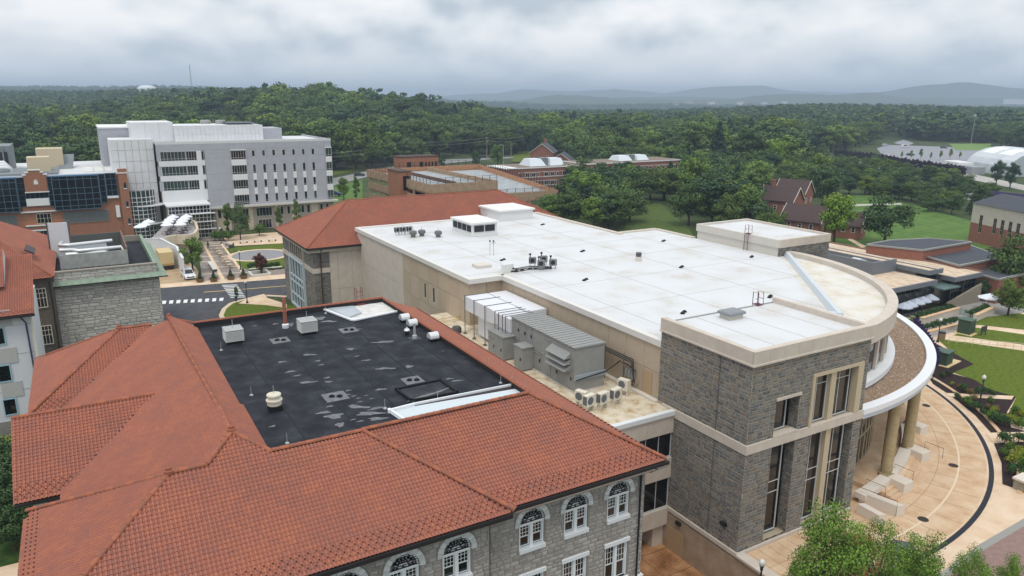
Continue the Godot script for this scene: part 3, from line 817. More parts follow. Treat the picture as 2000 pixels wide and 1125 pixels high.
	for k in 3:
		var r := G.new(); r.tube([Vector3(-0.28, 0.45 + k * 0.38, -0.04), Vector3(0.28, 0.45 + k * 0.38, -0.04)], 0.018, 5); part(ld, "rung", r, plain("red_steel", rgb(120, 42, 44), 0.6))
	# hooded vents by the east ridge
	i = 0
	var hl := ["hooded aluminium vent beside the east ridge, next to the white sunken corner", "hooded aluminium vent beside the east ridge, next to the thin flue pipe", "hooded aluminium vent beside the east ridge, farthest from the white corner"]
	for q in [[790, 629], [805, 640], [846, 666]]:
		var t := thing("hooded_vent", hl[i], "roof vent", "hooded vents along the ridge", at(q[0], q[1], Y)); i += 1
		var b := G.new(); b.box(-0.26, 0, -0.26, 0.26, 0.3, 0.26); part(t, "curb", b, dk)
		b = G.new()
		for k in 7:
			var a := PI * k / 7.0; var a2 := PI * (k + 1) / 7.0
			b.quad(Vector3(-0.36, 0.35 + sin(a) * 0.36, cos(a) * 0.36), Vector3(0.36, 0.35 + sin(a) * 0.36, cos(a) * 0.36), Vector3(0.36, 0.35 + sin(a2) * 0.36, cos(a2) * 0.36), Vector3(-0.36, 0.35 + sin(a2) * 0.36, cos(a2) * 0.36))
			for s in [-0.36, 0.36]: b.tri(Vector3(s, 0.35, 0), Vector3(s, 0.35 + sin(a) * 0.36, cos(a) * 0.36), Vector3(s, 0.35 + sin(a2) * 0.36, cos(a2) * 0.36))
		b.box(-0.36, 0.26, -0.36, 0.36, 0.36, 0.36)
		part(t, "hood", b, plain("bright_alu", rgb(214, 217, 219), 0.3, 0.4))
	var tb := thing("turbine_vent", "small round silver vent cowl between hooded vents on the black roof", "roof vent", "", at(795, 654, Y))
	var tg := G.new(); tg.lathe(Vector3.ZERO, [[0.17, 0], [0.17, 0.32]], 12); part(tb, "base", tg, dk)
	tg = G.new(); tg.lathe(Vector3.ZERO, [[0.2, 0.3], [0.24, 0.38], [0.16, 0.5], [0.06, 0.54], [0.06, 0.62], [0, 0.63]], 12); part(tb, "cowl", tg, plain("bright_alu", rgb(214, 217, 219), 0.3, 0.4))
	var fl := thing("flue_pipe", "thin grey flue pipe on a square flashing beside the hooded vents", "vent pipe", "", at(810, 661, Y))
	tg = G.new(); tg.cbox(-0.45, 0.004, -0.45, 0.45, 0.03, 0.45, 0.01); part(fl, "flashing", tg, plain("flash_dk", rgb(70, 72, 76), 0.7))
	tg = G.new(); tg.lathe(Vector3.ZERO, [[0.2, 0.03], [0.18, 0.25], [0.09, 0.3], [0.09, 1.1], [0.14, 1.12], [0.14, 1.2], [0, 1.24]], 12); part(fl, "stack", tg, al)
	# raised hatch and the white gutter trough behind the front ridge
	var ht := thing("roof_hatch", "low black rectangular curb raised on the black roof", "roof hatch")
	g = G.new()
	var q4 := pts2([[774, 763], [804, 785], [893, 769], [860, 745]], Y)
	for k in 4:
		var a: Vector2 = q4[k]; var b: Vector2 = q4[(k + 1) % 4]; var d := (b - a).normalized(); var s := Vector2(-d.y, d.x) * 0.07
		g.prism([a - s - d * 0.07, b - s + d * 0.07, b + s + d * 0.07, a + s - d * 0.07], Y, Y + 0.16)
	part(ht, "curb", g, dk)
	g = G.new(); g.sheet(q4, Y + 0.05); part(ht, "cover", g, mottled("membrane2", [rgb(36, 39, 44), rgb(52, 55, 60), rgb(74, 77, 82)], 5.0, 0.7, 0.3, 31))
	g = G.new(); blob(g, at(835, 772, Y + 0.06), 1.6, 0.16, -0.25, 350, 0.004); part(ht, "pale_patch", g, MT["patch_grey"])  # long narrow pale grey patch lying on the cover
	var tr := thing("roof_gutter_trough", "long white sheet metal trough behind the front tiled ridge", "gutter")
	g = G.new(); g.prism(pts2([[757, 803], [786, 823], [1030, 772], [1005, 760]], Y + 0.05), Y + 0.02, Y + 0.07); part(tr, "trough_floor", g, plain("trough", rgb(196, 206, 212), 0.5))
	g = G.new()
	var tp := [at(757, 803, Y + 0.1), at(808, 790, Y + 0.1), at(1001, 752, Y + 0.1)]
	for k in 2:
		var a: Vector3 = tp[k]; var b: Vector3 = tp[k + 1]; var d := (b - a).normalized()
		g.obox(a - Vector3.UP * 0.1, b - a, Vector3.UP * 0.22, Vector3(0, 0, 0.16 if k == 0 else 0.1))
	part(tr, "front_curb", g, plain("white_metal", rgb(220, 224, 228), 0.5))
	g = G.new(); g.obox(tp[1] + Vector3(0, 0.0, 0.03), tp[2] - tp[1], Vector3.UP * 0.02, Vector3(0, -0.25, 0.45)); part(tr, "dark_flashing", g, plain("purple_flash", rgb(52, 42, 48), 0.6))
	g = G.new(); g.obox(at(757, 803, Y), at(787, 824, Y) - at(757, 803, Y), Vector3.UP * 0.18, Vector3(0.16, 0, 0)); part(tr, "end_curb", g, plain("white_metal", rgb(220, 224, 228), 0.5))
	# lightning rods
	for q in [[432, 684], [491, 772], [561, 866], [636, 612], [752, 798], [855, 782], [978, 748], [1000, 752], [1025, 764], [955, 715]]:
		var tt := thing("lightning_rod", "thin lightning rod on a small base on the black roof", "lightning rod", "lightning rods on the black roof", at(q[0], q[1], Y))
		var r := G.new(); r.lathe(Vector3.ZERO, [[0.12, 0], [0.1, 0.05], [0.02, 0.08], [0.014, 0.6], [0, 0.6]], 7); part(tt, "rod", r, al)
# ---------------------------------------------------------------- the arts centre with the white roof
func ring(g: G, c: Vector2, r0: float, r1: float, y0: float, y1: float, a0: float, a1: float, seg := 40, ends := true) -> void:
	for k in seg:
		var a := deg_to_rad(lerpf(a0, a1, k / float(seg))); var b := deg_to_rad(lerpf(a0, a1, (k + 1) / float(seg)))
		var A := Vector3(cos(a), 0, sin(a)); var B := Vector3(cos(b), 0, sin(b)); var o := Vector3(c.x, 0, c.y); var Y0 := Vector3.UP * y0; var Y1 := Vector3.UP * y1
		g.vq(o + A * r1 + Y0, o + B * r1 + Y0, o + B * r1 + Y1, o + A * r1 + Y1, A, B, B, A)
		g.vq(o + A * r0 + Y0, o + A * r0 + Y1, o + B * r0 + Y1, o + B * r0 + Y0, -A, -A, -B, -B)
		g.quad(o + A * r0 + Y1, o + A * r1 + Y1, o + B * r1 + Y1, o + B * r0 + Y1)
		g.quad(o + A * r0 + Y0, o + B * r0 + Y0, o + B * r1 + Y0, o + A * r1 + Y0)
		if ends and (k == 0 or k == seg - 1):
			var E := A if k == 0 else B
			g.quad(o + E * r0 + Y0, o + E * r1 + Y0, o + E * r1 + Y1, o + E * r0 + Y1)
const PC := Vector2(52.08, -61.53)
const CC := Vector2(53.0, -65.3)
func arc(c: Vector2, r: float, a: float) -> Vector2: return c + Vector2(cos(deg_to_rad(a)), sin(deg_to_rad(a))) * r
func build_arts() -> void:
	var t := thing("arts_centre", "beige panelled arts centre with white flat roof and curved front", "building")
	var tan1 := mottled("tan_panel", [rgb(172, 156, 136), rgb(178, 162, 142), rgb(184, 169, 149)], 2.2, 0.9, 0.6, 3)
	var tan2 := mottled("tan_panel2", [rgb(177, 162, 143), rgb(183, 168, 149), rgb(189, 174, 156)], 2.6, 0.9, 0.6, 8)
	var lt := mottled("beige_panel", [rgb(192, 181, 170), rgb(198, 188, 177), rgb(204, 195, 185)], 4.0, 0.9, 0.4, 14)
	var cop := plain("coping", rgb(214, 212, 208), 0.6)
	var wr := mottled("white_membrane", [rgb(194, 191, 186), rgb(203, 203, 203), rgb(207, 209, 212), rgb(209, 211, 215), rgb(211, 213, 217)], 27.0, 0.55, 0.25, 6, 0.009, 0.0, 512)
	var west := Vector3.LEFT; var south := Vector3.BACK; var mz := Vector3(0, 0, 1)
	var core := G.new()
	core.prism([Vector2(35.3, -107.5), Vector2(35.3, -70.0), Vector2(39.3, -70.0), Vector2(39.3, -43.0), Vector2(51.5, -43.0), Vector2(52.0, -37.6), arc(PC, 24.3, 80), arc(PC, 24.3, 60), arc(PC, 24.3, 40), arc(PC, 24.3, 20), arc(PC, 24.3, 3), Vector2(76, -62), Vector2(84, -63), Vector2(84, -76.4), Vector2(74.4, -77.2), Vector2(74.0, -85.0), Vector2(67.3, -84.4), Vector2(67.0, -107.5)], 0.0, 13.8, false)
	part(t, "core_wall", core, plain("core", rgb(120, 108, 92), 0.9))
	# west wall: light smooth part, then tan part with two slit windows
	panels(t, Vector3(35.28, 0, -107.4), mz, west, [0.0, 3.2, 6.2, 9.4, 12.4, 15.4, 18.2], [0.0, 4.5, 9.0, 13.55], lt, [], "panel", 0.018, 0.1)
	var wins := [Rect2(24.95, 9.0, 0.62, 1.95), Rect2(27.55, 9.0, 0.62, 1.95)]
	panels(t, Vector3(35.28, 0, -107.4), mz, west, [18.2, 20.8, 23.4, 26.4, 29.4, 32.2, 35.0, 37.48], [0.0, 5.6, 8.4, 11.2, 13.55], [tan1, tan2], wins, "panel", 0.018, 0.09)
	for r in wins: window(t, Vector3(35.2, r.position.y, -107.4 + r.position.x), mz, west, r.size.x, r.size.y, [], [], plain("alu_frame", rgb(196, 200, 202), 0.4), glass(), 0.06, 0.06)
	panels(t, Vector3(35.28, 5.6, -69.95), Vector3.RIGHT, south, [-0.06, 2.0, 3.95], [0.0, 2.8, 5.6, 7.95], [tan2, tan1], [], "panel", 0.018, 0.06)
	panels(t, Vector3(39.28, 5.6, -69.9), mz, west, [0.0, 2.4, 4.8, 7.0, 9.5, 12.0, 14.5, 17.0, 19.5, 22.0, 24.4, 26.5], [0.0, 2.8, 5.6, 7.95], [tan1, tan2, tan1], [], "panel", 0.018, 0.07)
	var door := G.new(); door.box(39.15, 8.75, -45.4, 39.2, 10.95, -44.3); part(t, "roof_door", door, plain("door_tan", rgb(176, 152, 122), 0.7))
	# copings
	for q in [[34.98, -107.6, 35.5, -69.6], [39.05, -70.15, 39.55, -43.2], [35.5, -70.1, 39.5, -69.6], [35.0, -107.8, 67.6, -107.2], [66.9, -107.2, 67.6, -84.3], [67.6, -85.6, 74.6, -84.9], [74.2, -84.9, 74.8, -77.0]]:
		var g := G.new(); g.cbox(q[0], 13.5, q[1], q[2], 14.05, q[3], 0.03); part(t, "coping", g, cop if q[0] < 60 else lt)
	# white roof, its seams
	var roof := G.new()
	var rp := [Vector2(35.3, -107.4), Vector2(35.3, -69.8), Vector2(39.3, -69.8), Vector2(39.3, -43.0), Vector2(51.9, -43.0), Vector2(51.9, -37.6)]
	for k in 17: rp.append(arc(PC, 24.6, 84.0 - k * 5.0))
	rp.append_array([Vector2(76.4, -62.3), Vector2(74.6, -62.3), Vector2(74.6, -77.2), Vector2(74.3, -85.2), Vector2(67.2, -85.2), Vector2(67.2, -107.4)])
	roof.sheet(rp, 13.86)
	part(t, "roof_membrane", roof, wr)
	var sm := plain("roof_seam", rgb(176, 174, 171), 0.7)
	for x in [42.3, 50.9, 59.5, 68.1]:
		var z0 := -107.0 if x < 67 else (-84.5 if x < 74 else -77.0)
		var z1 := -43.3 if x < 52 else (-39.2 if x < 60 else (-44.0 if x < 68.2 else -50.5))
		var g := G.new(); g.box(x, 13.862, z0, x + 0.05, 13.875, z1); part(t, "roof_seam", g, sm)
	for z in [-99.0, -90.0, -81.0, -72.0, -63.0, -54.0]:
		var x0 := 35.5 if z < -70 else 39.6
		var x1 := 66.9 if z < -85.5 else (74.0 if z < -62 else PC.x + sqrt(maxf(1.0, 24.0 * 24.0 - pow(z - PC.y, 2))))
		var g := G.new(); g.box(x0, 13.861, z, x1, 13.872, z + 0.04); part(t, "roof_seam", g, sm)
	# stained sheets of roofing on the curved corner
	var st := G.new(); var sp := []
	for k in 12: sp.append(arc(PC, 24.2, 78.0 - k * 6.4))
	sp.append(Vector2(74.9, -62.0)); sp.append(Vector2(66.0, -52.0)); sp.append(Vector2(57.4, -41.0))
	st.sheet(sp, 13.868)
	part(t, "stained_roofing", st, mottled("stained", [rgb(198, 187, 168), rgb(209, 203, 191), rgb(214, 211, 205), rgb(217, 216, 213)], 11.0, 0.65, 0.4, 19))
	var bm := G.new()
	var b0 := Vector3(76.0, 13.86, -62.0); var b1 := Vector3(57.6, 13.86, -40.6); var bd := (b1 - b0).normalized(); var bs := Vector3(-bd.z, 0, bd.x) * 0.42
	for q in [[-1.0, 0.0, 0.0], [1.0, 0.0, 0.0]]: pass
	bm.quad(b0 - bs, b0 - bs * 0.5 + Vector3.UP * 0.6, b1 - bs * 0.5 + Vector3.UP * 0.6, b1 - bs); bm.quad(b0 + bs, b1 + bs, b1 + bs * 0.5 + Vector3.UP * 0.6, b0 + bs * 0.5 + Vector3.UP * 0.6)
	bm.quad(b0 - bs * 0.5 + Vector3.UP * 0.6, b0 + bs * 0.5 + Vector3.UP * 0.6, b1 + bs * 0.5 + Vector3.UP * 0.6, b1 - bs * 0.5 + Vector3.UP * 0.6)
	bm.quad(b1 - bs, b1 - bs * 0.5 + Vector3.UP * 0.6, b1 + bs * 0.5 + Vector3.UP * 0.6, b1 + bs)
	bm.prism([Vector2(57.2, -40.2), Vector2(58.8, -41.2), Vector2(54.5, -43.0)], 13.86, 14.35)
	part(t, "roof_divider", bm, plain("divider", rgb(196, 203, 210), 0.45))
	# curved fascia and the curved wall below it
	var fa := G.new(); ring(fa, PC, 24.25, 25.2, 12.75, 14.4, 82.5, 3.0, 48); part(t, "curved_fascia", fa, lt)
	var fb := G.new(); fb.prism([Vector2(77.3, -60.3), Vector2(76.3, -60.3), Vector2(76.0, -62.3), Vector2(77.0, -62.3)], 12.75, 14.4); part(t, "fascia_return", fb, lt)
	var cw := G.new(); ring(cw, PC, 24.0, 24.5, 8.9, 12.8, 84, 0, 48); part(t, "curved_wall", cw, plain("curve_wall", rgb(196, 176, 150), 0.9))
	for k in 12:
		var a := 78.0 - k * 6.4
		var g := G.new(); ring(g, PC, 24.5, 24.75, 9.55, 12.75, a + 0.5, a - 0.7, 2); part(t, "pilaster", g, lt)
		g = G.new(); ring(g, PC, 24.5, 24.56, 9.6, 12.6, a - 1.1, a - 5.6, 3); part(t, "curved_window", g, glass())
	var cs := G.new(); ring(cs, PC, 24.4, 25.5, 9.0, 9.5, 84, 0, 40); part(t, "curved_sill", cs, plain("white_metal", rgb(220, 224, 228), 0.5))
	# canopy
	var ca := G.new(); ring(ca, CC, 30.95, 31.8, 8.55, 9.0, 91.8, -8, 64); part(t, "canopy_fascia", ca, plain("canopy_white", rgb(226, 229, 234), 0.5))
	ca = G.new(); ring(ca, CC, 31.2, 31.7, 8.15, 8.55, 91.6, -8, 64); part(t, "canopy_soffit_edge", ca, plain("canopy_grey", rgb(186, 194, 205), 0.6))
	ca = G.new(); ring(ca, CC, 20.0, 31.0, 8.2, 8.78, 91.0, -8, 48, false)
	part(t, "canopy_roof", ca, mottled("gravel", [rgb(96, 78, 64), rgb(132, 110, 92), rgb(158, 136, 116), rgb(196, 178, 158)], 1.6, 0.95, 0.75, 23, 0.02, 2.0, 512))
	rng.seed = 400   # loose ballast stones
	var gr := G.new()
	for k in 6: 
		var d := Vector3(cos(k * 1.05), 0, sin(k * 1.05)); var d2 := Vector3(cos(k * 1.05 + 1.05), 0, sin(k * 1.05 + 1.05))
		gr.tri(Vector3.UP * 0.7, d, d2)
	var gx := []; var gc := []
	var gp := [Color(0.26, 0.19, 0.14), Color(0.36, 0.28, 0.21), Color(0.18, 0.13, 0.10), Color(0.5, 0.42, 0.34)]
	for i in 9000:
		var a := rng.randf_range(-6.0, 91.0); var r := sqrt(rng.randf_range(24.0 * 24.0, 30.9 * 30.9))
		var p := arc(CC, r, a)
		if (p - PC).length() < 25.4 or (p.x < 52.3): continue
		var s := rng.randf_range(0.04, 0.10)
		gx.append(Transform3D(Basis(Vector3.UP, rng.randf() * TAU).scaled(Vector3(s, s, s)), Vector3(p.x, 8.77, p.y))); gc.append(gp[rng.randi() % 4])
	stuff(t, "roof_ballast", gr.mesh(), vcol("stone_vc", 0.92), gx, gc)
	for k in 7:
		var a := 78.3 - k * 12.3
		var p := arc(CC, 30.6, a)
		var g := G.new(); g.lathe(Vector3(p.x, 0, p.y), [[0.62, 0.3], [0.62, 0.75], [0.5, 0.8], [0.48, 7.7]], 20); part(t, "column", g, mottled("col_tan", [rgb(158, 142, 108), rgb(170, 154, 120), rgb(180, 164, 132)], 2.0, 0.8, 0.4, 41))
	# glazed ground floor wall behind the columns
	var gw := G.new(); ring(gw, PC, 24.0, 24.4, 0.5, 8.2, 84, 0, 48); part(t, "storefront_glass", gw, glass("storefront", Color(0.10, 0.09, 0.075)))
	for k in 34:
		var a := 84.0 - k * 2.5; var p := arc(PC, 24.45, a)
		var g := G.new(); g.obox(Vector3(p.x, 0.5, p.y), Vector3(0.09, 0, 0.02), Vector3.UP * 7.7, Vector3(-0.02, 0, 0.12)); part(t, "mullion", g, plain("mull_tan", rgb(176, 160, 132), 0.5))
	for y in [0.5, 3.2, 5.6]:
		var g := G.new(); ring(g, PC, 24.3, 24.6, y, y + 0.14, 84, 0, 40); part(t, "transom", g, plain("mull_tan", rgb(176, 160, 132), 0.5))
	# penthouse
	var pg := G.new(); pg.box(74.6, 13.8, -76.5, 84.3, 15.5, -62.35); part(t, "penthouse", pg, plain("pent_wall", rgb(198, 193, 184), 0.85))
	pg = G.new(); pg.sheet([Vector2(74.8, -76.4), Vector2(84.3, -76.4), Vector2(84.3, -62.4), Vector2(74.8, -62.4)], 15.72); part(t, "penthouse_roof", pg, wr)
	for q in [[74.45, -76.65, 74.8, -62.2], [84.1, -76.65, 84.45, -62.2], [74.8, -76.65, 84.1, -76.3], [74.8, -62.55, 84.1, -62.2]]:
		var g := G.new(); g.cbox(q[0], 15.0 if q[1] < -70 else 14.95, q[1], q[2], 16.0, q[3], 0.03); part(t, "penthouse_parapet", g, lt if q[1] > -70 or q[0] > 80 else plain("pent_wall", rgb(198, 193, 184), 0.85))
	ashlar(t, Vector3(74.7, 10.0, -62.3), Vector3.RIGHT, south, 9.7, 4.95, [], 0.26, 0.3, 0.8, "tower", 0.05, 61)
	# stone tower
	build_tower(t, lt, wr)
	# link building with the tan roof
	var lk := G.new(); lk.box(27.3, -3.4, -76.0, 39.2, 8.5, -45.5); part(t, "link_core", lk, plain("core", rgb(120, 108, 92), 0.9))
	var lr := G.new(); lr.sheet([Vector2(27.3, -76), Vector2(39.25, -76), Vector2(39.25, -41.3), Vector2(27.3, -41.3)], 8.72)
	part(t, "link_roof", lr, mottled("stain_tan", [rgb(158, 130, 94), rgb(194, 176, 146), rgb(208, 195, 172), rgb(214, 204, 186), rgb(216, 210, 198)], 8.0, 0.7, 0.35, 27, 0.012, 0.0, 512))
	var ed := G.new(); ed.cbox(27.2, 8.5, -41.5, 39.0, 8.9, -41.05, 0.03); part(t, "link_coping", ed, plain("white_metal", rgb(220, 224, 228), 0.5))
	var cb := G.new(); cb.cbox(38.75, 8.72, -70, 39.2, 8.95, -43.3, 0.05); part(t, "wall_curb", cb, plain("curb_white", rgb(206, 200, 190), 0.8))
	for q in [[6.95, 8.5], [2.95, 4.75], [-1.35, 0.2]]:
		var xs := [0.0, 3.0, 6.0, 9.0, 11.7]
		panels(t, Vector3(27.3, q[0], -41.55), Vector3.RIGHT, south, xs, [0.0, q[1] - q[0]], lt, [], "spandrel", 0.012, 0.35)
	for q in [[4.75, 6.95], [0.2, 2.95]]: window(t, Vector3(27.3, q[0], -41.3), Vector3.RIGHT, south, 11.7, q[1] - q[0], [0.11, 0.22, 0.33, 0.44, 0.55, 0.66, 0.77, 0.885], [], plain("alu_frame", rgb(196, 200, 202), 0.4), glass(), 0.09, 0.15)
	var lb := G.new(); lb.box(27.3, -3.4, -45.5, 39.2, 8.4, -45.3); lb.box(27.3, 4.8, -45.3, 39.2, 4.9, -41.6); lb.box(27.3, 0.0, -45.3, 39.2, 0.15, -41.6); lb.box(27.3, -1.35, -45.3, 39.2, -1.3, -41.6)
	part(t, "link_floors", lb, MT["dark_room"])
	var lw := window(t, Vector3(35.6, -3.35, -44.0), Vector3.RIGHT, south, 2.1, 2.0, [0.5], [], plain("alu_frame", rgb(196, 200, 202), 0.4), glass(), 0.07, 0.05)
	var ls := G.new(); ls.box(37.75, -3.4, -45.3, 38.9, -1.35, -41.6); part(t, "passage_wall", ls, lt)
	flush_stones(t, "stone", 290)
func build_tower(t: Node3D, lt: Material, wr: Material) -> void:
	var X0 := 39.0; var X1 := 52.05; var Z0 := -33.7; var Z1 := -43.25
	var south := Vector3.BACK; var west := Vector3.LEFT; var mz := Vector3(0, 0, 1)
	var mort := plain("mortar_tower", rgb(176, 164, 146), 0.95)
	# openings on the south face, x from X0, y absolute
	var up := [Rect2(2.75, 9.1, 1.95, 2.7), Rect2(6.75, 9.0, 5.3, 3.95)]
	var dn := [Rect2(2.75, 0.55, 2.05, 7.5), Rect2(6.95, 0.4, 4.6, 7.75)]
	var sh := [Rect2(2.7, 9.02, 2.6, 2.85), Rect2(6.45, 8.9, 5.95, 4.3), Rect2(2.7, 0.0, 2.6, 8.24), Rect2(6.9, 0.0, 5.2, 8.24)]
	var wg := G.new(); holed(wg, Vector3(X0, 0, Z0), Vector3.RIGHT, south, X1 - X0, 15.1, [Rect2(2.7, 9.02, 2.6, 2.85), Rect2(6.45, 8.9, 5.95, 4.3), Rect2(2.7, 0.3, 2.6, 7.95), Rect2(6.9, 0.3, 5.2, 7.95)], 0.9)
	holed(wg, Vector3(X0, -3.4, Z1), mz, west, Z0 - Z1, 18.5, [], 0.1)
	holed(wg, Vector3(X1, 0, Z0), -mz, Vector3.RIGHT, 4.0, 15.1, [], 0.1)
	wg.quad(Vector3(X0, 8.8, Z1), Vector3(X1, 8.8, Z1), Vector3(X1, 15.6, Z1), Vector3(X0, 15.6, Z1))
	part(t, "tower_wall", wg, mort)
	var dr := G.new(); dr.box(X0 + 0.3, 0, Z1, X1 - 0.2, 8.2, Z0 - 2.5); dr.box(X0 + 0.3, 8.3, Z1, X1 - 0.2, 15, Z0 - 3.0); part(t, "tower_room", dr, MT["dark_room"])
	ashlar(t, Vector3(X0, 0.0, Z0), Vector3.RIGHT, south, X1 - X0, 8.24, sh, 0.24, 0.28, 0.8, "tower", 0.035, 201)
	var s2 := []
	for r in sh: s2.append(Rect2(r.position - Vector2(0, 8.98), r.size))
	ashlar(t, Vector3(X0, 8.98, Z0), Vector3.RIGHT, south, X1 - X0, 6.12, s2, 0.24, 0.28, 0.8, "tower", 0.035, 202)
	ashlar(t, Vector3(X0, -0.25, Z1), mz, west, Z0 - Z1, 8.45, [], 0.24, 0.28, 0.8, "tower", 0.035, 203)
	ashlar(t, Vector3(X0, 8.98, Z1), mz, west, Z0 - Z1, 6.12, [], 0.24, 0.28, 0.8, "tower", 0.035, 204)
	ashlar(t, Vector3(X1, 8.98, Z0), -mz, Vector3.RIGHT, 3.6, 6.12, [], 0.24, 0.28, 0.8, "tower", 0.035, 205)
	# stone reveals right of each recess
	for q in [[5.3, 0.4, 7.8], [12.1, 0.4, 7.8], [5.3, 9.05, 2.8]]:
		ashlar(t, Vector3(X0 + q[0] - 0.02, q[1], Z0 - 0.9), mz, west, 0.9, q[2], [], 0.24, 0.3, 0.6, "tower", 0.05, 210 + int(q[0] * 3 + q[1]))
	# belt courses and base
	for q in [[8.24, 8.98, 0.10], [-0.05, 0.3, 0.16]]:
		var g := G.new(); g.cbox(X0 - q[2], q[0], Z1 + 0.6, X0 + 0.3, q[1], Z0 + q[2], 0.03); g.cbox(X0 + 0.3, q[0], Z0 - 0.2, X1 + q[2], q[1], Z0 + q[2], 0.03)
		part(t, "belt_course" if q[0] > 1 else "tower_base", g, lt)
	var rw := G.new(); rw.box(X0 - 0.12, -3.45, Z1 + 0.5, X0 + 0.4, -0.3, Z0 + 0.1); part(t, "basement_wall", rw, mottled("tan_wall_low", [rgb(150, 132, 112), rgb(164, 146, 126), rgb(178, 160, 140)], 5.0, 0.9, 0.4, 44))
	var bd := G.new(); bd.box(X0 - 0.15, -3.4, -41.0, X0 - 0.1, -1.3, -39.2); part(t, "basement_door", bd, plain("door_tan", rgb(150, 130, 106), 0.7))
	# fascia panels
	var fz := [0.0, 1.35, 2.7, 4.05, 5.4, 6.8, 8.15, Z0 - Z1 + 0.0]
	panels(t, Vector3(X0 - 0.05, 15.12, Z1), mz, west, fz, [0.0, 0.96], lt, [], "fascia_panel", 0.008, 0.1)
	panels(t, Vector3(X0 - 0.13, 15.12, Z0 + 0.03), Vector3.RIGHT, south, [0.0, 1.6, 3.1, 4.6, 6.1, 7.6, 9.1, 10.6, 13.2], [0.0, 0.96], lt, [], "fascia_panel", 0.008, 0.1)
	var fl := G.new(); fl.cbox(X0 - 0.22, 14.98, Z1, X0 + 0.2, 15.12, Z0 + 0.22, 0.02); fl.cbox(X0 + 0.2, 14.98, Z0 - 0.2, X1 + 0.05, 15.12, Z0 + 0.22, 0.02); part(t, "fascia_ledge", fl, lt)
	var pr := G.new(); pr.cbox(X0 - 0.1, 15.3, Z1, X0 + 0.35, 16.09, Z0 + 0.08, 0.02); pr.cbox(X0 + 0.35, 15.3, Z0 - 0.35, X1 + 0.0, 16.09, Z0 + 0.08, 0.02); pr.cbox(X1 - 0.4, 15.3, Z1, X1, 16.085, Z0 - 0.35, 0.02)
	part(t, "tower_parapet", pr, lt)
	var rf := G.new(); rf.box(X0 + 0.35, 15.2, Z1, X1 - 0.4, 15.6, Z0 - 0.35); part(t, "tower_roof", rf, wr)
	for x in [42.5, 46.0, 49.5]:
		var g := G.new(); g.box(x, 15.601, Z1, x + 0.05, 15.612, Z0 - 0.4); part(t, "roof_seam", g, MT["roof_seam"])
	var be := G.new(); be.box(X0 + 0.35, 15.6, Z1 - 0.02, X1 - 0.4, 15.68, Z1 + 0.1); part(t, "roof_edge", be, plain("edge_grey", rgb(150, 150, 150), 0.6))
	# windows
	var al := plain("alu_frame", rgb(196, 200, 202), 0.4); var gl := glass()
	window(t, Vector3(X0 + 2.75, 9.1, Z0 - 0.75), Vector3.RIGHT, south, 1.95, 2.7, [0.36], [], al, gl, 0.08, 0.0)
	window(t, Vector3(X0 + 2.75, 0.5, Z0 - 0.75), Vector3.RIGHT, south, 2.0, 7.6, [0.36], [0.44, 0.56], al, gl, 0.09, 0.0)
	var fr := plain("tan_frame", rgb(190, 176, 152), 0.7)
	var f := G.new()
	f.box(X0 + 6.45, 8.95, Z0 - 0.5, X0 + 6.75, 13.2, Z0 + 0.12); f.box(X0 + 11.75, 8.95, Z0 - 0.5, X0 + 12.4, 13.2, Z0 + 0.12); f.box(X0 + 6.75, 12.95, Z0 - 0.5, X0 + 11.75, 13.2, Z0 + 0.12)
	f.box(X0 + 8.75, 8.95, Z0 - 0.7, X0 + 9.35, 12.95, Z0 - 0.05); part(t, "window_surround", f, fr)
	window(t, Vector3(X0 + 6.75, 9.0, Z0 - 0.45), Vector3.RIGHT, south, 2.0, 3.95, [0.4], [0.78], al, gl, 0.08, 0.0)
	window(t, Vector3(X0 + 9.35, 9.0, Z0 - 0.45), Vector3.RIGHT, south, 2.1, 3.95, [0.4], [0.78], al, gl, 0.08, 0.0)
	var mu := G.new(); mu.box(X0 + 9.0, 0.3, Z0 - 0.75, X0 + 9.6, 8.24, Z0 - 0.15); part(t, "window_pier", mu, fr)
	window(t, Vector3(X0 + 6.95, 0.45, Z0 - 0.6), Vector3.RIGHT, south, 2.05, 7.75, [0.4], [0.44, 0.56], al, gl, 0.09, 0.0)
	window(t, Vector3(X0 + 9.6, 0.45, Z0 - 0.6), Vector3.RIGHT, south, 2.1, 7.75, [0.4], [0.44, 0.56], al, gl, 0.09, 0.0)
	for q in [[2.7, 5.3, 11.85, 12.05], [2.7, 5.3, 8.98, 9.06]]:
		var g := G.new(); g.box(X0 + q[0] - 0.05, q[2], Z0 - 0.5, X0 + q[1] + 0.02, q[3], Z0 + 0.12); part(t, "lintel" if q[2] > 10 else "window_sill", g, lt)
	# wall lamps
	for q in [[-40.0, -0.6], [-35.3, 1.9]]:
		var g := G.new(); g.box(X0 - 0.34, q[1], q[0], X0 - 0.08, q[1] + 0.26, q[0] + 0.5); part(t, "wall_lamp", g, plain("black_metal", rgb(28, 28, 30), 0.5))
	# old iron downpipe strip on the west face
	var dp := G.new(); dp.box(X0 - 0.075, 0.2, -36.75, X0 - 0.06, 14.9, -36.7); part(t, "control_joint", dp, plain("joint", rgb(86, 88, 92), 0.8))
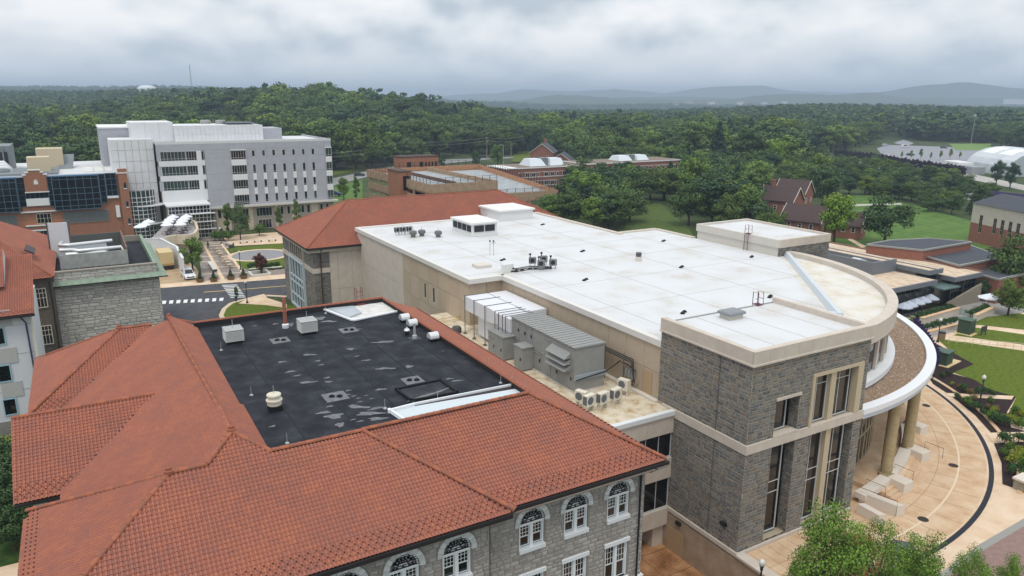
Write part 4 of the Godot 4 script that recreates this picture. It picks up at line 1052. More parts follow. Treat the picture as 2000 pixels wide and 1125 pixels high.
func build_arts_roof_items() -> void:
	var Y := 13.87
	var wh := plain("white_metal2", rgb(214, 215, 214), 0.6); var dk := plain("dark_mesh", rgb(52, 54, 58), 0.7); var gy := plain("unit_grey", rgb(150, 151, 150), 0.5)
	var m1 := thing("roof_monitor", "white roof monitor with dark louvre openings on the white roof", "roof monitor")
	var g := G.new(); g.box(47.2, Y, -99.2, 51.3, Y + 1.8, -92.9); part(m1, "housing", g, wh)
	g = G.new(); g.cbox(46.95, Y + 1.78, -99.4, 51.55, Y + 2.05, -92.65, 0.04); part(m1, "cap", g, plain("white_cap", rgb(222, 222, 220), 0.6))
	for k in 4:
		g = G.new(); g.box(47.12, Y + 0.65, -98.8 + k * 1.5, 47.2, Y + 1.55, -97.6 + k * 1.5); part(m1, "louvre_panel", g, dk)
	for k in 2:
		g = G.new(); g.box(47.6 + k * 1.75, Y + 0.65, -92.9, 49.15 + k * 1.75, Y + 1.55, -92.82); part(m1, "louvre_panel", g, dk)
	var m2 := thing("low_roof_block", "low blank white roof block against the far tiled roof", "roof block")
	g = G.new(); g.box(57.6, Y, -110.0, 63.7, Y + 1.5, -103.2); part(m2, "housing", g, wh)
	g = G.new(); g.cbox(57.3, Y + 1.48, -110.2, 64.0, Y + 1.75, -102.95, 0.04); part(m2, "cap", g, plain("white_cap", rgb(222, 222, 220), 0.6))
	# split condensers near the far left corner
	var proto: Node3D = null
	for q in [[776, 459], [788, 458], [800, 457]]:
		var p := at(q[0], q[1], Y)
		if proto == null:
			proto = thing("condenser", "small grey condenser on legs at the far end of the white roof", "condenser", "condensers at the far end of the white roof", p, 0.3)
			condenser(proto, gy, dk, wh)
		else: dup(proto, p, 0.3)
	var dl := ["squat grey exhaust fan beside the three far condensers", "round grey exhaust fan with a rod beside the far condensers", "grey exhaust fan standing apart between far condensers and white monitor"]
	var i := 0
	for q in [[807, 463], [824, 461], [856, 463]]:
		var t := thing("mushroom_fan", dl[i], "roof fan", "fans at the far end of the white roof", at(q[0], q[1], Y)); i += 1
		g = G.new(); g.lathe(Vector3.ZERO, [[0.34, 0], [0.34, 0.35], [0.5, 0.4], [0.55, 0.6], [0.5, 0.85], [0.2, 0.95], [0, 0.96]], 14); part(t, "housing", g, plain("fan_grey", rgb(104, 106, 106), 0.6))
		g = G.new(); g.tube([Vector3(0, 0.9, 0), Vector3(0, 1.45, 0)], 0.02, 5); part(t, "lightning_rod", g, gy)
	# the cluster with pipes in the middle
	proto = null
	for q in [[1040, 521], [1062, 518], [1057, 527], [1080, 525]]:
		var p := at(q[0], q[1], Y)
		if proto == null:
			proto = thing("condenser_with_post", "grey condenser raised on a white block beside piped roof manifold", "condenser", "condensers by the pipe manifold", p, -0.25); condenser(proto, plain("cond_grey", rgb(120, 122, 122), 0.5), dk, wh)
			g = G.new(); g.tube([Vector3(-0.3, 0.9, 0), Vector3(-0.3, 1.5, 0)], 0.06, 6); g.lathe(Vector3(-0.3, 1.4, 0), [[0.1, 0], [0.14, 0.05], [0.14, 0.2], [0, 0.22]], 8); part(proto, "breather", g, dk)
		else: dup(proto, p, -0.25)
	var mf := thing("pipe_manifold", "dark insulated pipes running from a white cabinet on the white roof", "pipes")
	var a0 := at(992, 532, Y)
	g = G.new(); g.box(a0.x - 0.7, Y, a0.z - 0.3, a0.x + 0.7, Y + 0.95, a0.z + 0.1); part(mf, "cabinet", g, wh)
	for k in 3:
		g = G.new(); g.tube([a0 + Vector3(0.5, 0.3 + k * 0.12, 0.15 * k), at(1012, 524 + k * 3, Y + 0.35), at(1035, 520 + k * 3, Y + 0.35), at(1078, 521 + k * 2, Y + 0.3)], 0.06, 6); part(mf, "pipe", g, plain("pipe_dark", rgb(58, 58, 62), 0.7))
	for q in [[1000, 531], [1008, 531], [1020, 528], [1035, 526], [1046, 526], [1068, 524]]:
		g = G.new(); var p := at(q[0], q[1], Y); g.cbox(p.x - 0.2, Y, p.z - 0.12, p.x + 0.2, Y + 0.2, p.z + 0.12, 0.04); part(mf, "pipe_block", g, plain("block_dark", rgb(66, 60, 58), 0.8))
	var hat := thing("low_white_hatch", "low white curb box near the parapet by the pipe manifold", "roof hatch")
	var hp := at(941, 521, Y); g = G.new(); g.cbox(hp.x - 0.9, Y, hp.z - 0.8, hp.x + 0.9, Y + 0.35, hp.z + 0.8, 0.04); part(hat, "box", g, plain("hatch_w", rgb(206, 200, 190), 0.7))
	i = 0
	for q in [[957, 499], [964, 499]]:
		var t := thing("antenna_pole", ["plain thin antenna pole on the white roof", "thin antenna pole with a small instrument on the white roof"][i], "antenna", "antenna poles", at(q[0], q[1], Y))
		g = G.new(); g.tube([Vector3.ZERO, Vector3(0, 1.9, 0)], 0.03, 6); part(t, "pole", g, gy)
		g = G.new(); g.cbox(-0.08, 1.75, -0.08, 0.08, 1.95, 0.08, 0.02); if i == 1: g.tube([Vector3(-0.3, 1.6, 0), Vector3(0.3, 1.6, 0)], 0.03, 6)
		part(t, "head", g, plain("ant_head", rgb(70, 74, 100), 0.6)); i += 1
	var st := thing("short_roof_stack", "short round roof stack with dark cap in the middle of the white roof", "roof vent", "", at(1247, 509, Y))
	g = G.new(); g.lathe(Vector3.ZERO, [[0.4, 0], [0.38, 0.5], [0.3, 0.52]], 16); part(st, "base", g, plain("hatch_w", rgb(206, 200, 190), 0.7))
	g = G.new(); g.lathe(Vector3.ZERO, [[0.3, 0.5], [0.34, 0.55], [0.34, 0.78], [0.28, 0.8], [0.36, 0.86], [0.36, 1.0], [0, 1.02]], 16); part(st, "cap", g, plain("stack_cap", rgb(84, 88, 94), 0.6))
	# paired roof drains
	for q in [[1138, 491], [1143, 547], [1060, 439], [982, 508], [1296, 471], [1331, 522], [1468, 502], [1335, 611], [1504, 580], [965, 447]]:
		var t := thing("twin_roof_drain", "pair of small dark domed drains on the white roof", "roof drain", "twin drains on the white roof", at(q[0], q[1], Y), 0.55)
		for s in [-0.32, 0.32]:
			g = G.new(); g.lathe(Vector3(s, 0, 0), [[0.23, 0], [0.2, 0.1], [0.1, 0.17], [0, 0.18]], 10); part(t, "strainer", g, plain("drain_dk", rgb(40, 40, 44), 0.7))
	# skylight box on the tower, ladders
	var sk := thing("tower_skylight", "grey capped square curb on the stone tower roof", "skylight", "", at(1428, 621, 15.6))
	g = G.new(); g.box(-0.75, 0, -0.55, 0.75, 0.42, 0.55); part(sk, "curb", g, plain("hatch_w2", rgb(190, 186, 176), 0.7))
	g = G.new(); g.cbox(-0.92, 0.4, -0.7, 0.92, 0.66, 0.7, 0.1); part(sk, "cap", g, plain("sky_cap", rgb(128, 132, 138), 0.5))
	var rs := plain("maroon_steel", rgb(92, 36, 48), 0.6)
	for q in [[Vector3(49.9, 13.86, -43.6), "maroon steel ladder up the back of the stone tower", 0.0, 1.8], [Vector3(74.2, 13.86, -67.2), "rusty maroon ladder up the white penthouse wall", PI / 2, 2.2]]:
		var ld := thing("roof_ladder", q[1], "ladder", "ladders on the arts centre", q[0], q[2])
		for s in [-0.3, 0.3]:
			g = G.new(); g.tube([Vector3(s, 0, 0), Vector3(s, q[3] + 1.1, 0), Vector3(s, q[3] + 1.1, 0.6), Vector3(s, q[3] + 0.05, 0.65)], 0.035, 6); part(ld, "rail", g, rs)
		for k in 6:
			g = G.new(); g.tube([Vector3(-0.3, 0.3 + k * 0.3, 0), Vector3(0.3, 0.3 + k * 0.3, 0)], 0.022, 5); part(ld, "rung", g, rs)
		g = G.new(); g.box(-0.33, q[3], 0.0, 0.33, q[3] + 0.05, 0.6); part(ld, "platform", g, rs)
		g = G.new(); g.tube([Vector3(-0.3, q[3] + 0.55, 0.3), Vector3(-0.3, q[3] + 0.55, 0.6)], 0.025, 5); g.tube([Vector3(0.3, q[3] + 0.55, 0), Vector3(0.3, q[3] + 0.55, 0.6)], 0.025, 5); part(ld, "hand_rail", g, rs)
	# air handler and ducts on the link roof
	build_air_handler()
func condenser(t: Node3D, body: Material, dk: Material, wh: Material) -> void:
	var g := G.new(); g.cbox(-0.4, 0.4, -0.2, 0.4, 1.15, 0.2, 0.03); part(t, "casing", g, body)
	g = G.new(); g.lathe(Vector3.ZERO, [[0.001, 0], [0.27, 0]], 14)
	part(t, "fan_grille", g, dk, Transform3D(Basis(Vector3.RIGHT, PI / 2), Vector3(-0.08, 0.78, 0.205)))
	g = G.new(); g.box(-0.403, 0.5, -0.17, -0.401, 1.08, 0.17); part(t, "coil", g, dk)
	g = G.new()
	for s in [-0.32, 0.28]: g.box(s, 0, -0.18, s + 0.05, 0.4, 0.18)
	part(t, "stand", g, wh)
func build_air_handler() -> void:
	var Y := 8.73
	var gr := mottled("ahu_paint", [rgb(138, 140, 139), rgb(145, 147, 146), rgb(151, 153, 151)], 3.0, 0.5, 0.5, 88); var end := gr; var top := gr; var dk := plain("black_metal", rgb(28, 28, 30), 0.5)
	var t := thing("air_handler", "long grey green rooftop air handler with ribbed roof and intake hoods", "air handler")
	var g := G.new(); g.box(34.15, Y + 0.12, -58.9, 37.2, Y + 4.0, -48.35); part(t, "cabinet", g, gr)
	g = G.new(); g.box(34.1, Y, -59.0, 37.25, Y + 0.12, -48.3); part(t, "base_rail", g, plain("rail_white", rgb(206, 204, 198), 0.7))
	g = G.new(); g.box(34.14, Y + 0.13, -48.36, 37.21, Y + 3.99, -48.3); part(t, "end_panel", g, end)
	g = G.new(); g.cbox(34.05, Y + 4.0, -59.0, 37.3, Y + 4.08, -48.2, 0.02); part(t, "roof_sheet", g, top)
	for k in 19:
		g = G.new(); g.box(34.05, Y + 4.08, -58.6 + k * 0.57, 37.3, Y + 4.13, -58.52 + k * 0.57); part(t, "roof_rib", g, top)
	for k in 3:
		var y := Y + 3.45 - k * 0.55
		g = G.new(); g.quad(Vector3(34.14, y, -51.9), Vector3(33.45, y - 0.5, -51.9), Vector3(33.45, y - 0.5, -48.9), Vector3(34.14, y, -48.9))
		g.quad(Vector3(34.14, y - 0.03, -51.9), Vector3(34.14, y - 0.03, -48.9), Vector3(33.45, y - 0.53, -48.9), Vector3(33.45, y - 0.53, -51.9))
		g.tri(Vector3(34.14, y, -48.9), Vector3(33.45, y - 0.5, -48.9), Vector3(34.14, y - 0.5, -48.9)); g.tri(Vector3(34.14, y, -51.9), Vector3(34.14, y - 0.5, -51.9), Vector3(33.45, y - 0.5, -51.9))
		part(t, "intake_hood", g, gr)
	# access doors, handles, warning labels
	for q in [[-58.7, 2.1, -57.4, 3.8], [-57.2, 2.1, -56.2, 3.8], [-56.1, 2.1, -55.1, 3.8], [-52.9, 0.4, -52.0, 3.6], [-51.9, 0.3, -50.8, 1.6], [-49.6, 0.3, -48.6, 1.8], [-55.0, 0.4, -53.6, 1.8]]:
		g = G.new(); g.box(34.11, Y + q[1], q[0], 34.148, Y + q[3], q[2]); var d := part(t, "access_door", g, gr)
		g = G.new(); g.box(34.04, Y + (q[1] + q[3]) / 2, q[2] - 0.22, 34.11, Y + (q[1] + q[3]) / 2 + 0.28, q[2] - 0.1); part(d, "handle", g, dk)
		g = G.new(); g.box(34.05, Y + q[3] + 0.02, q[0], 34.145, Y + q[3] + 0.08, q[2]); part(d, "rain_drip", g, top)
	g = G.new(); g.box(34.1, Y + 2.0, -58.8, 34.15, Y + 2.06, -48.4); part(t, "side_trim", g, top)
	g = G.new(); g.box(34.1, Y + 1.15, -48.28, 37.3, Y + 1.6, -48.15); part(t, "conduit_tray", g, plain("tray", rgb(150, 162, 170), 0.4))
	g = G.new(); g.tube([Vector3(34.2, Y + 1.2, -48.1), Vector3(37.3, Y + 1.5, -48.1), Vector3(39.0, Y + 2.1, -48.3)], 0.05, 6); part(t, "conduit", g, dk)
	# smaller cabinets
	var s1 := thing("side_cabinet", "wide grey side cabinet with ribbed top in front of the air handler", "cabinet", "grey cabinets beside the air handler")
	g = G.new(); g.box(32.75, Y + 0.1, -61.1, 34.1, Y + 2.3, -58.2); part(s1, "cabinet", g, gr)
	g = G.new(); g.cbox(32.7, Y + 2.3, -61.2, 34.15, Y + 2.4, -58.1, 0.02); part(s1, "top", g, top)
	for k in 5:
		g = G.new(); g.box(32.7, Y + 2.4, -60.9 + k * 0.6, 34.15, Y + 2.44, -60.82 + k * 0.6); part(s1, "top_rib", g, top)
	for k in 2:
		g = G.new(); g.box(32.7, Y + 1.8, -60.9 + k * 1.4, 32.76, Y + 1.86, -60.0 + k * 1.4); part(s1, "rain_drip", g, top)
		g = G.new(); g.box(32.68, Y + 0.9, -59.95 + k * 1.4, 32.75, Y + 1.15, -59.87 + k * 1.4); part(s1, "handle", g, dk)
	var s2 := thing("side_cabinet", "narrow grey side cabinet in front of the air handler", "cabinet", "grey cabinets beside the air handler")
	g = G.new(); g.box(32.9, Y + 0.1, -56.3, 34.1, Y + 2.2, -54.9); part(s2, "cabinet", g, gr)
	g = G.new(); g.cbox(32.85, Y + 2.2, -56.4, 34.15, Y + 2.3, -54.8, 0.02); part(s2, "top", g, top)
	g = G.new(); g.box(32.83, Y + 1.0, -55.2, 32.9, Y + 1.25, -55.1); part(s2, "handle", g, dk)
	# white ducts
	var wd := plain("duct_white", rgb(216, 218, 224), 0.45); var d := thing("white_duct", "boxy white air duct on stands stepping up from the air handler", "duct")
	g = G.new(); g.cbox(33.6, Y + 2.6, -67.9, 36.2, Y + 4.1, -62.3, 0.04); part(d, "end_run", g, wd)
	g = G.new(); g.quad(Vector3(33.6, Y + 4.1, -62.35), Vector3(33.9, Y + 3.75, -61.1), Vector3(36.6, Y + 3.75, -61.1), Vector3(36.2, Y + 4.1, -62.35)); g.quad(Vector3(33.6, Y + 2.6, -62.35), Vector3(33.6, Y + 4.1, -62.35), Vector3(33.9, Y + 3.75, -61.1), Vector3(33.9, Y + 2.7, -61.1)); part(d, "transition", g, wd)
	for k in 3:
		g = G.new(); g.cbox(33.95, Y + 2.45, -61.1 + k * 0.75, 36.6, Y + 3.8, -60.37 + k * 0.75, 0.03); part(d, "duct_section", g, wd)
	g = G.new(); g.cbox(34.2, Y + 0.3, -66.0, 36.0, Y + 2.6, -61.4, 0.03); part(d, "riser", g, wd)
	g = G.new(); g.cbox(36.7, Y + 2.9, -68.4, 38.9, Y + 3.9, -60.2, 0.03); part(d, "branch", g, wd)
	for k in 7:
		var z: float = [-67.7, -65.6, -63.2, -61.1, -60.4, -59.6, -59.0][k]
		g = G.new(); g.tube([Vector3(33.5, Y, z), Vector3(33.5, Y + 4.2, z)], 0.04, 6); g.tube([Vector3(33.5, Y + 4.13, z), Vector3(36.6, Y + 4.13, z)], 0.035, 6); g.cbox(33.35, Y, z - 0.15, 33.65, Y + 0.12, z + 0.15, 0.02); part(d, "stand", g, plain("stand_grey", rgb(92, 92, 100), 0.5))
	# pipe rail along the wall with insulated lines, disconnect cluster
	var pr := thing("pipe_rack", "dark pipe rack along the beige wall above the tan roof", "pipes")
	for k in 3:
		g = G.new(); g.tube([Vector3(38.6 + k * 0.12, Y + 2.6 + k * 0.1, -66), Vector3(38.6 + k * 0.12, Y + 2.6 + k * 0.1, -46.4), Vector3(38.7, Y + 0.9, -46.0)], 0.05, 6); part(pr, "pipe", g, plain("pipe_dark", rgb(58, 58, 62), 0.7))
	for k in 8:
		g = G.new(); g.tube([Vector3(38.55, Y, -65.5 + k * 2.6), Vector3(38.55, Y + 3.2, -65.5 + k * 2.6)], 0.045, 6); part(pr, "post", g, plain("stand_grey", rgb(92, 92, 100), 0.5))
	var ds := thing("switch_cluster", "row of grey electrical disconnect boxes with cables on the beige wall", "switch box")
	for k in 4:
		var z := -47.9 + k * 0.42
		g = G.new(); g.cbox(38.85, Y + 1.0, z, 39.12, Y + 1.7, z + 0.3, 0.03); part(ds, "box", g, plain("unit_grey", rgb(150, 151, 150), 0.5))
		g = G.new(); g.tube([Vector3(38.95, Y + 1.0, z + 0.15), Vector3(38.85, Y + 0.55, z + 0.25), Vector3(38.95, Y + 0.35, z + 0.55), Vector3(39.05, Y + 0.7, z + 0.75)], 0.025, 5); part(ds, "cable", g, dk)
	g = G.new(); g.tube([Vector3(39.0, Y + 2.0, -48.1), Vector3(38.9, Y + 2.1, -47.2), Vector3(39.0, Y + 1.8, -46.2)], 0.05, 6); part(ds, "conduit", g, dk)
	# split condensers on the tan roof
	var proto: Node3D = null
	var wh := plain("cond_cream", rgb(214, 208, 194), 0.6)
	for q in [[1150, 803, 0.2], [1176, 798, 0.2], [1202, 790, 0.2], [1135, 795, -1.2], [1218, 771, -1.2]]:
		var p := at(q[0], q[1], Y)
		var l := "cream split condenser on legs in a row on the tan roof" if q[2] > 0 else "cream split condenser with dark coil turned sideways on the tan roof"
		if proto == null:
			proto = thing("split_condenser", l, "condenser", "cream condensers on the tan roof", p, q[2]); condenser(proto, wh, plain("coil_blue", rgb(96, 102, 110), 0.6), wh); proto.scale = Vector3(1.25, 1.25, 1.25)
		else:
			var r := dup(proto, p, q[2], l); r.scale = Vector3(1.25, 1.25, 1.25)
	var yr := thing("yellow_railing", "pale yellow safety railing at the far end of the tan roof", "railing")
	g = G.new(); g.tube([at(852, 633, Y), at(852, 625, Y + 0.5), at(897, 617, Y + 0.6), at(898, 622, Y)], 0.04, 6); g.tube([at(853, 630, Y + 0.1), at(897, 622, Y + 0.2)], 0.03, 6); part(yr, "rail", g, plain("yellow", rgb(196, 172, 96), 0.6))
	var vd := thing("round_grey_fan", "round dark grey roof fan near the yellow railing on the tan roof", "roof fan", "", at(892, 650, Y))
	g = G.new(); g.lathe(Vector3.ZERO, [[0.35, 0], [0.5, 0.1], [0.52, 0.55], [0.42, 0.7], [0, 0.72]], 14); part(vd, "housing", g, plain("fan_grey2", rgb(72, 76, 76), 0.6))
# ---------------------------------------------------------------- stone pavilion with the far tiled roof
func build_pavilion() -> void:
	var t := thing("tiled_pavilion", "stone cornered pavilion with red hipped tile roof behind the white roof", "building")
	var e := 11.82; var rx0 := 36.5; var rx1 := 64.0; var rz := -115.4; var sl := 0.54
	var faces := [
		{"poly": pv([[27.0, -105.6], [73.4, -105.6], [rx1, rz], [rx0, rz]]), "p": Vector3(0, e, -105.6), "down": Vector2(0, 1), "slope": sl, "guards": 6, "k": 1.35},
		{"poly": pv([[27.0, -105.6], [rx0, rz], [27.0, -125.2]]), "p": Vector3(27, e, -115), "down": Vector2(-1, 0), "slope": 0.557, "guards": 3, "k": 1.35},
		{"poly": pv([[73.4, -105.6], [rx1, rz], [73.4, -125.2]]), "p": Vector3(73.4, e, -115), "down": Vector2(1, 0), "slope": 0.563},
	]
	tile_roof(t, faces, 0, 9)
	var nd := G.new(); nd.quad(Vector3(73.4, e, -125.2), Vector3(rx1, e + 5.29, rz), Vector3(rx0, e + 5.29, rz), Vector3(27, e, -125.2)); part(t, "north_slope", nd, MT["tile_plain"])
	ridge(t, Vector3(rx0, e + 5.36, rz), Vector3(rx1, e + 5.36, rz), 0.14, 0.45, false); ridge(t, Vector3(27, e + 0.1, -105.6), Vector3(rx0, e + 5.36, rz), 0.14, 0.45, false)
	ridge(t, Vector3(73.4, e + 0.1, -105.6), Vector3(rx1, e + 5.36, rz), 0.14, 0.45, false); ridge(t, Vector3(27, e + 0.1, -125.2), Vector3(rx0, e + 5.36, rz), 0.14, 0.45, false)
	var lt: Material = MT["beige_panel"]
	var g := G.new(); g.box(26.95, e - 0.25, -125.3, 27.1, e + 0.02, -105.5); g.box(27.1, e - 0.25, -105.65, 35.3, e + 0.02, -105.5); part(t, "gutter", g, plain("gutter", rgb(38, 34, 36), 0.5))
	g = G.new(); g.box(27.3, e - 0.75, -125, 35.2, e - 0.25, -105.95); part(t, "cornice", g, lt)
	g = G.new(); g.box(28.0, 0, -124.6, 72.4, e - 0.3, -106.5); part(t, "core_wall", g, plain("mortar_tower", rgb(158, 146, 126), 0.95))
	# west wall: stone piers, tall glazing in a pale blue frame
	var ux := Vector3(0, 0, 1)
	ashlar(t, Vector3(28.0, 0, -124.6), ux, Vector3.LEFT, 4.4, e - 0.75, [Rect2(0, 7.9, 20, 0.75)], 0.27, 0.35, 0.9, "tower", 0.035, 301)
	ashlar(t, Vector3(28.0, 0, -111.3), ux, Vector3.LEFT, 4.8, e - 0.75, [Rect2(0, 7.9, 20, 0.75)], 0.27, 0.35, 0.9, "tower", 0.035, 302)
	ashlar(t, Vector3(28.0, 0, -106.45), Vector3.RIGHT, Vector3.BACK, 2.5, e - 0.75, [Rect2(0, 7.9, 20, 0.75)], 0.27, 0.35, 0.9, "tower", 0.035, 303)
	g = G.new(); g.box(27.88, 7.9, -124.6, 28.05, 8.6, -120.2); g.box(27.88, 7.9, -111.3, 28.05, 8.6, -106.35); g.box(28.05, 7.9, -106.55, 30.5, 8.6, -106.33); part(t, "belt_course", g, lt)
	panels(t, Vector3(30.5, 0, -106.48), Vector3.RIGHT, Vector3.BACK, [0.0, 1.2, 3.4, 5.2], [0.0, 5.2, e - 0.75], lt, [], "panel", 0.015, 0.06)
	var fb := plain("pale_blue_frame", rgb(190, 204, 214), 0.5)
	window(t, Vector3(27.97, 0.3, -120.0), ux, Vector3.LEFT, 8.6, 8.2, [0.2, 0.4, 0.6, 0.8], [0.25, 0.5, 0.62], fb, glass("blue_glass", Color(0.07, 0.09, 0.12)), 0.35, 0.02)
	window(t, Vector3(27.97, 8.6, -119.6), ux, Vector3.LEFT, 7.8, 2.4, [0.17, 0.33, 0.5, 0.67, 0.83], [], lt, glass("blue_glass", Color(0.07, 0.09, 0.12)), 0.2, 0.02)
	g = G.new(); g.tube([Vector3(29.2, e - 0.3, -105.7), Vector3(29.1, e - 0.9, -106.2), Vector3(29.1, 0, -106.2)], 0.08, 6); part(t, "downspout", g, plain("rust_pipe", rgb(70, 44, 36), 0.6))
	flush_stones(t, "stone", 0)
# ---------------------------------------------------------------- terrain
var hn := FastNoiseLite.new()
func curve(v: float, t: Array) -> float:   # piecewise linear [[x, y], ...]
	if v <= t[0][0]: return t[0][1]
	for i in t.size() - 1:
		if v <= t[i + 1][0]: return lerpf(t[i][1], t[i + 1][1], (v - t[i][0]) / (t[i + 1][0] - t[i][0]))
	return t[-1][1]
func land(x: float, z: float) -> float:
	var sy := sin(deg_to_rad(30.1)); var cy := cos(deg_to_rad(30.1))
	var fwd := x * sy - z * cy; var lat := x * cy + z * sy
	var h := 0.0
	# sunken yard between the hall and the stone tower
	if x > 23.0 and x < 44.0 and z > -50.0 and z < 4.0: return -4.0
	if fwd < 60.0: return -0.06
	var u := 1000.0 + 1496.0 * lat / fwd
	h += curve(u, [[-600, 3], [150, 5], [260, 11], [450, 19], [640, 23], [800, 16], [950, 5], [1050, 0], [1250, 0]]) * smoothstep(400, 640, fwd) * (1.0 - 0.6 * smoothstep(800, 1700, fwd))
	h += curve(u, [[-600, 26], [300, 24], [600, 16], [900, 0]]) * smoothstep(600, 1400, fwd)
	h += curve(u, [[1250, 0], [1400, 5], [1560, 12], [1750, 11], [2000, 7], [2600, 4]]) * smoothstep(620, 1000, fwd) * (1.0 - smoothstep(1150, 1700, fwd))
	h += curve(u, [[850, 0], [1050, -18], [2600, -18]]) * smoothstep(1250, 1800, fwd)
	h += curve(u, [[800, 0], [1000, 26], [2600, 30]]) * smoothstep(2200, 3400, fwd)
	var b := func(d0: float, w: float) -> float: return exp(-pow((fwd - d0) / w, 2))
	h += curve(u, [[1000, 0], [1080, 45], [1200, 30], [1330, 20], [1420, 24], [1520, 55], [1620, 50], [1700, 62], [1780, 30], [2300, 40]]) * b.call(4300.0, 500.0)
	h += curve(u, [[1000, 10], [1300, 45], [1450, 30], [1640, 40], [1740, 90], [1800, 126], [1880, 150], [1960, 118], [2050, 100], [2600, 60]]) * b.call(5400.0, 500.0)
	h += curve(u, [[700, 0], [960, 70], [1030, 112], [1120, 95], [1200, 120], [1290, 80], [1400, 150], [1480, 158], [1560, 100], [1800, 90], [2600, 160]]) * b.call(7600.0, 600.0)
	h += curve(u, [[-600, 34], [300, 34], [700, 22], [900, 0]]) * b.call(3200.0, 700.0)
	if fwd > 900.0: h += hn.get_noise_2d(x * 0.6, z * 0.6) * lerpf(0.0, 9.0, clampf((fwd - 900.0) / 2500.0, 0, 1))
	if fwd > 3000.0: h += hn.get_noise_2d(x * 3.0, z * 3.0) * 6.0
	return h - 0.06
func build_land() -> void:
	hn.seed = 8; hn.frequency = 0.004; hn.fractal_octaves = 4
	var rs := [0.0]
	var r := 3.0
	while r < 11000.0:
		rs.append(r); r += maxf(1.6, r * 0.04) if r < 70 else r * 0.035
	var azs := []
	var a := -180.0
	while a < 180.0:
		azs.append(a); a += 0.7 if a > -42 and a < 42 else 4.0
	azs.append(180.0)
	var g := G.new()
	var prev := []
	for i in rs.size():
		var row := []
		for b in azs:
			var t := deg_to_rad(30.1 + b)
			var x: float = sin(t) * rs[i]; var z: float = -cos(t) * rs[i]
			row.append(Vector3(x, land(x, z), z))
		if i > 0:
			for k in azs.size() - 1: g.quad(prev[k], row[k], row[k + 1], prev[k + 1])
		prev = row
	setting("ground", g, mottled("land", [rgb(52, 62, 40), rgb(62, 76, 46), rgb(74, 86, 54), rgb(96, 96, 66)], 90.0, 0.95, 0.45, 51, 0.012, 0.0, 512))
func ground_sheet(called: String, pts: Array, y: float, mat: Material) -> void:
	var g := G.new(); g.sheet(pts, y); setting(called, g, mat)
func kerb_line(called: String, pts: Array, w: float, y0: float, y1: float, mat: Material) -> void:
	var g := G.new()
	for i in pts.size() - 1:
		var a: Vector2 = pts[i]; var b: Vector2 = pts[i + 1]; var d := (b - a).normalized(); var s := Vector2(-d.y, d.x) * w * 0.5
		g.prism([a - s, b - s, b + s, a + s], y0, y1, true, false)
	setting(called, g, mat)
# ---------------------------------------------------------------- trees
func leaf_cloud(g: G, c: Vector3, r: Vector3, n: int, size: float, c1: Color, c2: Color) -> void:
	for i in n:
		var d := Vector3(rng.randfn(), rng.randfn(), rng.randfn()).normalized()
		var p := c + d * r * pow(rng.randf(), 0.38)
		var nn := (d + Vector3(rng.randfn(), rng.randfn() + 0.5, rng.randfn()) * 0.6).normalized()
		var a := nn.cross(Vector3(rng.randfn(), rng.randfn(), rng.randfn())).normalized(); var b := nn.cross(a)
		var s := size * rng.randf_range(0.6, 1.3)
		g.col = c1.lerp(c2, rng.randf()) * 1.2
		var sn := (d * 1.1 + Vector3.UP * 0.25 + nn * 0.7).normalized()
		g.vq(p - a * s - b * s * 0.35, p - a * s * 0.2 + b * s * 0.6, p + a * s + b * s * 0.2, p + a * s * 0.1 - b * s * 0.7, sn, sn, sn, sn)
# kind: 0 round, 1 tall oval, 2 broad, 3 conifer, 4 pine
func tree_meshes(seed_: int, kind: int, n: int, size: float, c1: Color, c2: Color, clumps := 30) -> Array:
	rng.seed = seed_
	var H := 10.0   # unit tree: 10 m tall, scaled later
	var g := G.new(); g.use_c = true
	var tr := G.new()
	var trunk_top: float = [4.6, 5.0, 4.2, 9.4, 7.6][kind]
	tr.tube([Vector3(0, -0.6, 0), Vector3(0.05, 1.5, 0.03), Vector3(0.12, trunk_top * 0.6, 0.05), Vector3(0.05, trunk_top, 0.0)], [0.3, 0.22, 0.17, 0.07], 7, false)
	if kind == 3:
		for k in clumps:
			var t := float(k) / clumps
			var y := 1.4 + t * 8.3; var rr := (1.0 - t) * 2.3 + 0.15; var a := k * 2.4 + rng.randf()
			var p := Vector3(cos(a) * rr * 0.7, y - 0.2, sin(a) * rr * 0.7)
			leaf_cloud(g, p, Vector3(rr * 0.55, 0.45, rr * 0.55), n / clumps, size, c1, c2)
			if k % 3 == 0: tr.tube([Vector3(0, y, 0), p], [0.07, 0.03], 4, false)
	else:
		var C := Vector3(0, [5.5, 5.6, 5.3, 0, 6.0][kind], 0)
		var R: Vector3 = [Vector3(3.5, 4.5, 3.5), Vector3(2.6, 4.7, 2.6), Vector3(4.4, 4.6, 4.4), Vector3.ONE, Vector3(2.9, 4.3, 2.9)][kind]
		for k in clumps:
			var d := Vector3(rng.randfn(), rng.randfn() * 0.9 + 0.15, rng.randfn()).normalized()
			var f := pow(rng.randf(), 0.3) * 0.80
			var p := C + d * R * f * rng.randf_range(0.85, 1.12)
			if p.y < 1.5: p.y = 1.5 + rng.randf() * 0.8
			var cr := rng.randf_range(0.75, 1.3) * R.x * 0.32
			var t1 := rng.randf()
			leaf_cloud(g, p, Vector3(cr, cr * (0.75 if kind != 4 else 0.45), cr), n / clumps, size, c1.lerp(c2, t1 * 0.35), c2.lerp(c1, (1.0 - t1) * 0.35))
			if k % 3 == 0: tr.tube([Vector3(0.08, minf(trunk_top, p.y * 0.6), 0.02), (p + Vector3(0, p.y * 0.5, 0)) * 0.5 + Vector3(0, 0.3, 0), p], [0.1, 0.07, 0.025], 4, false)
	return [tr.mesh(), g.mesh()]
var TREES := []
var FAR := []
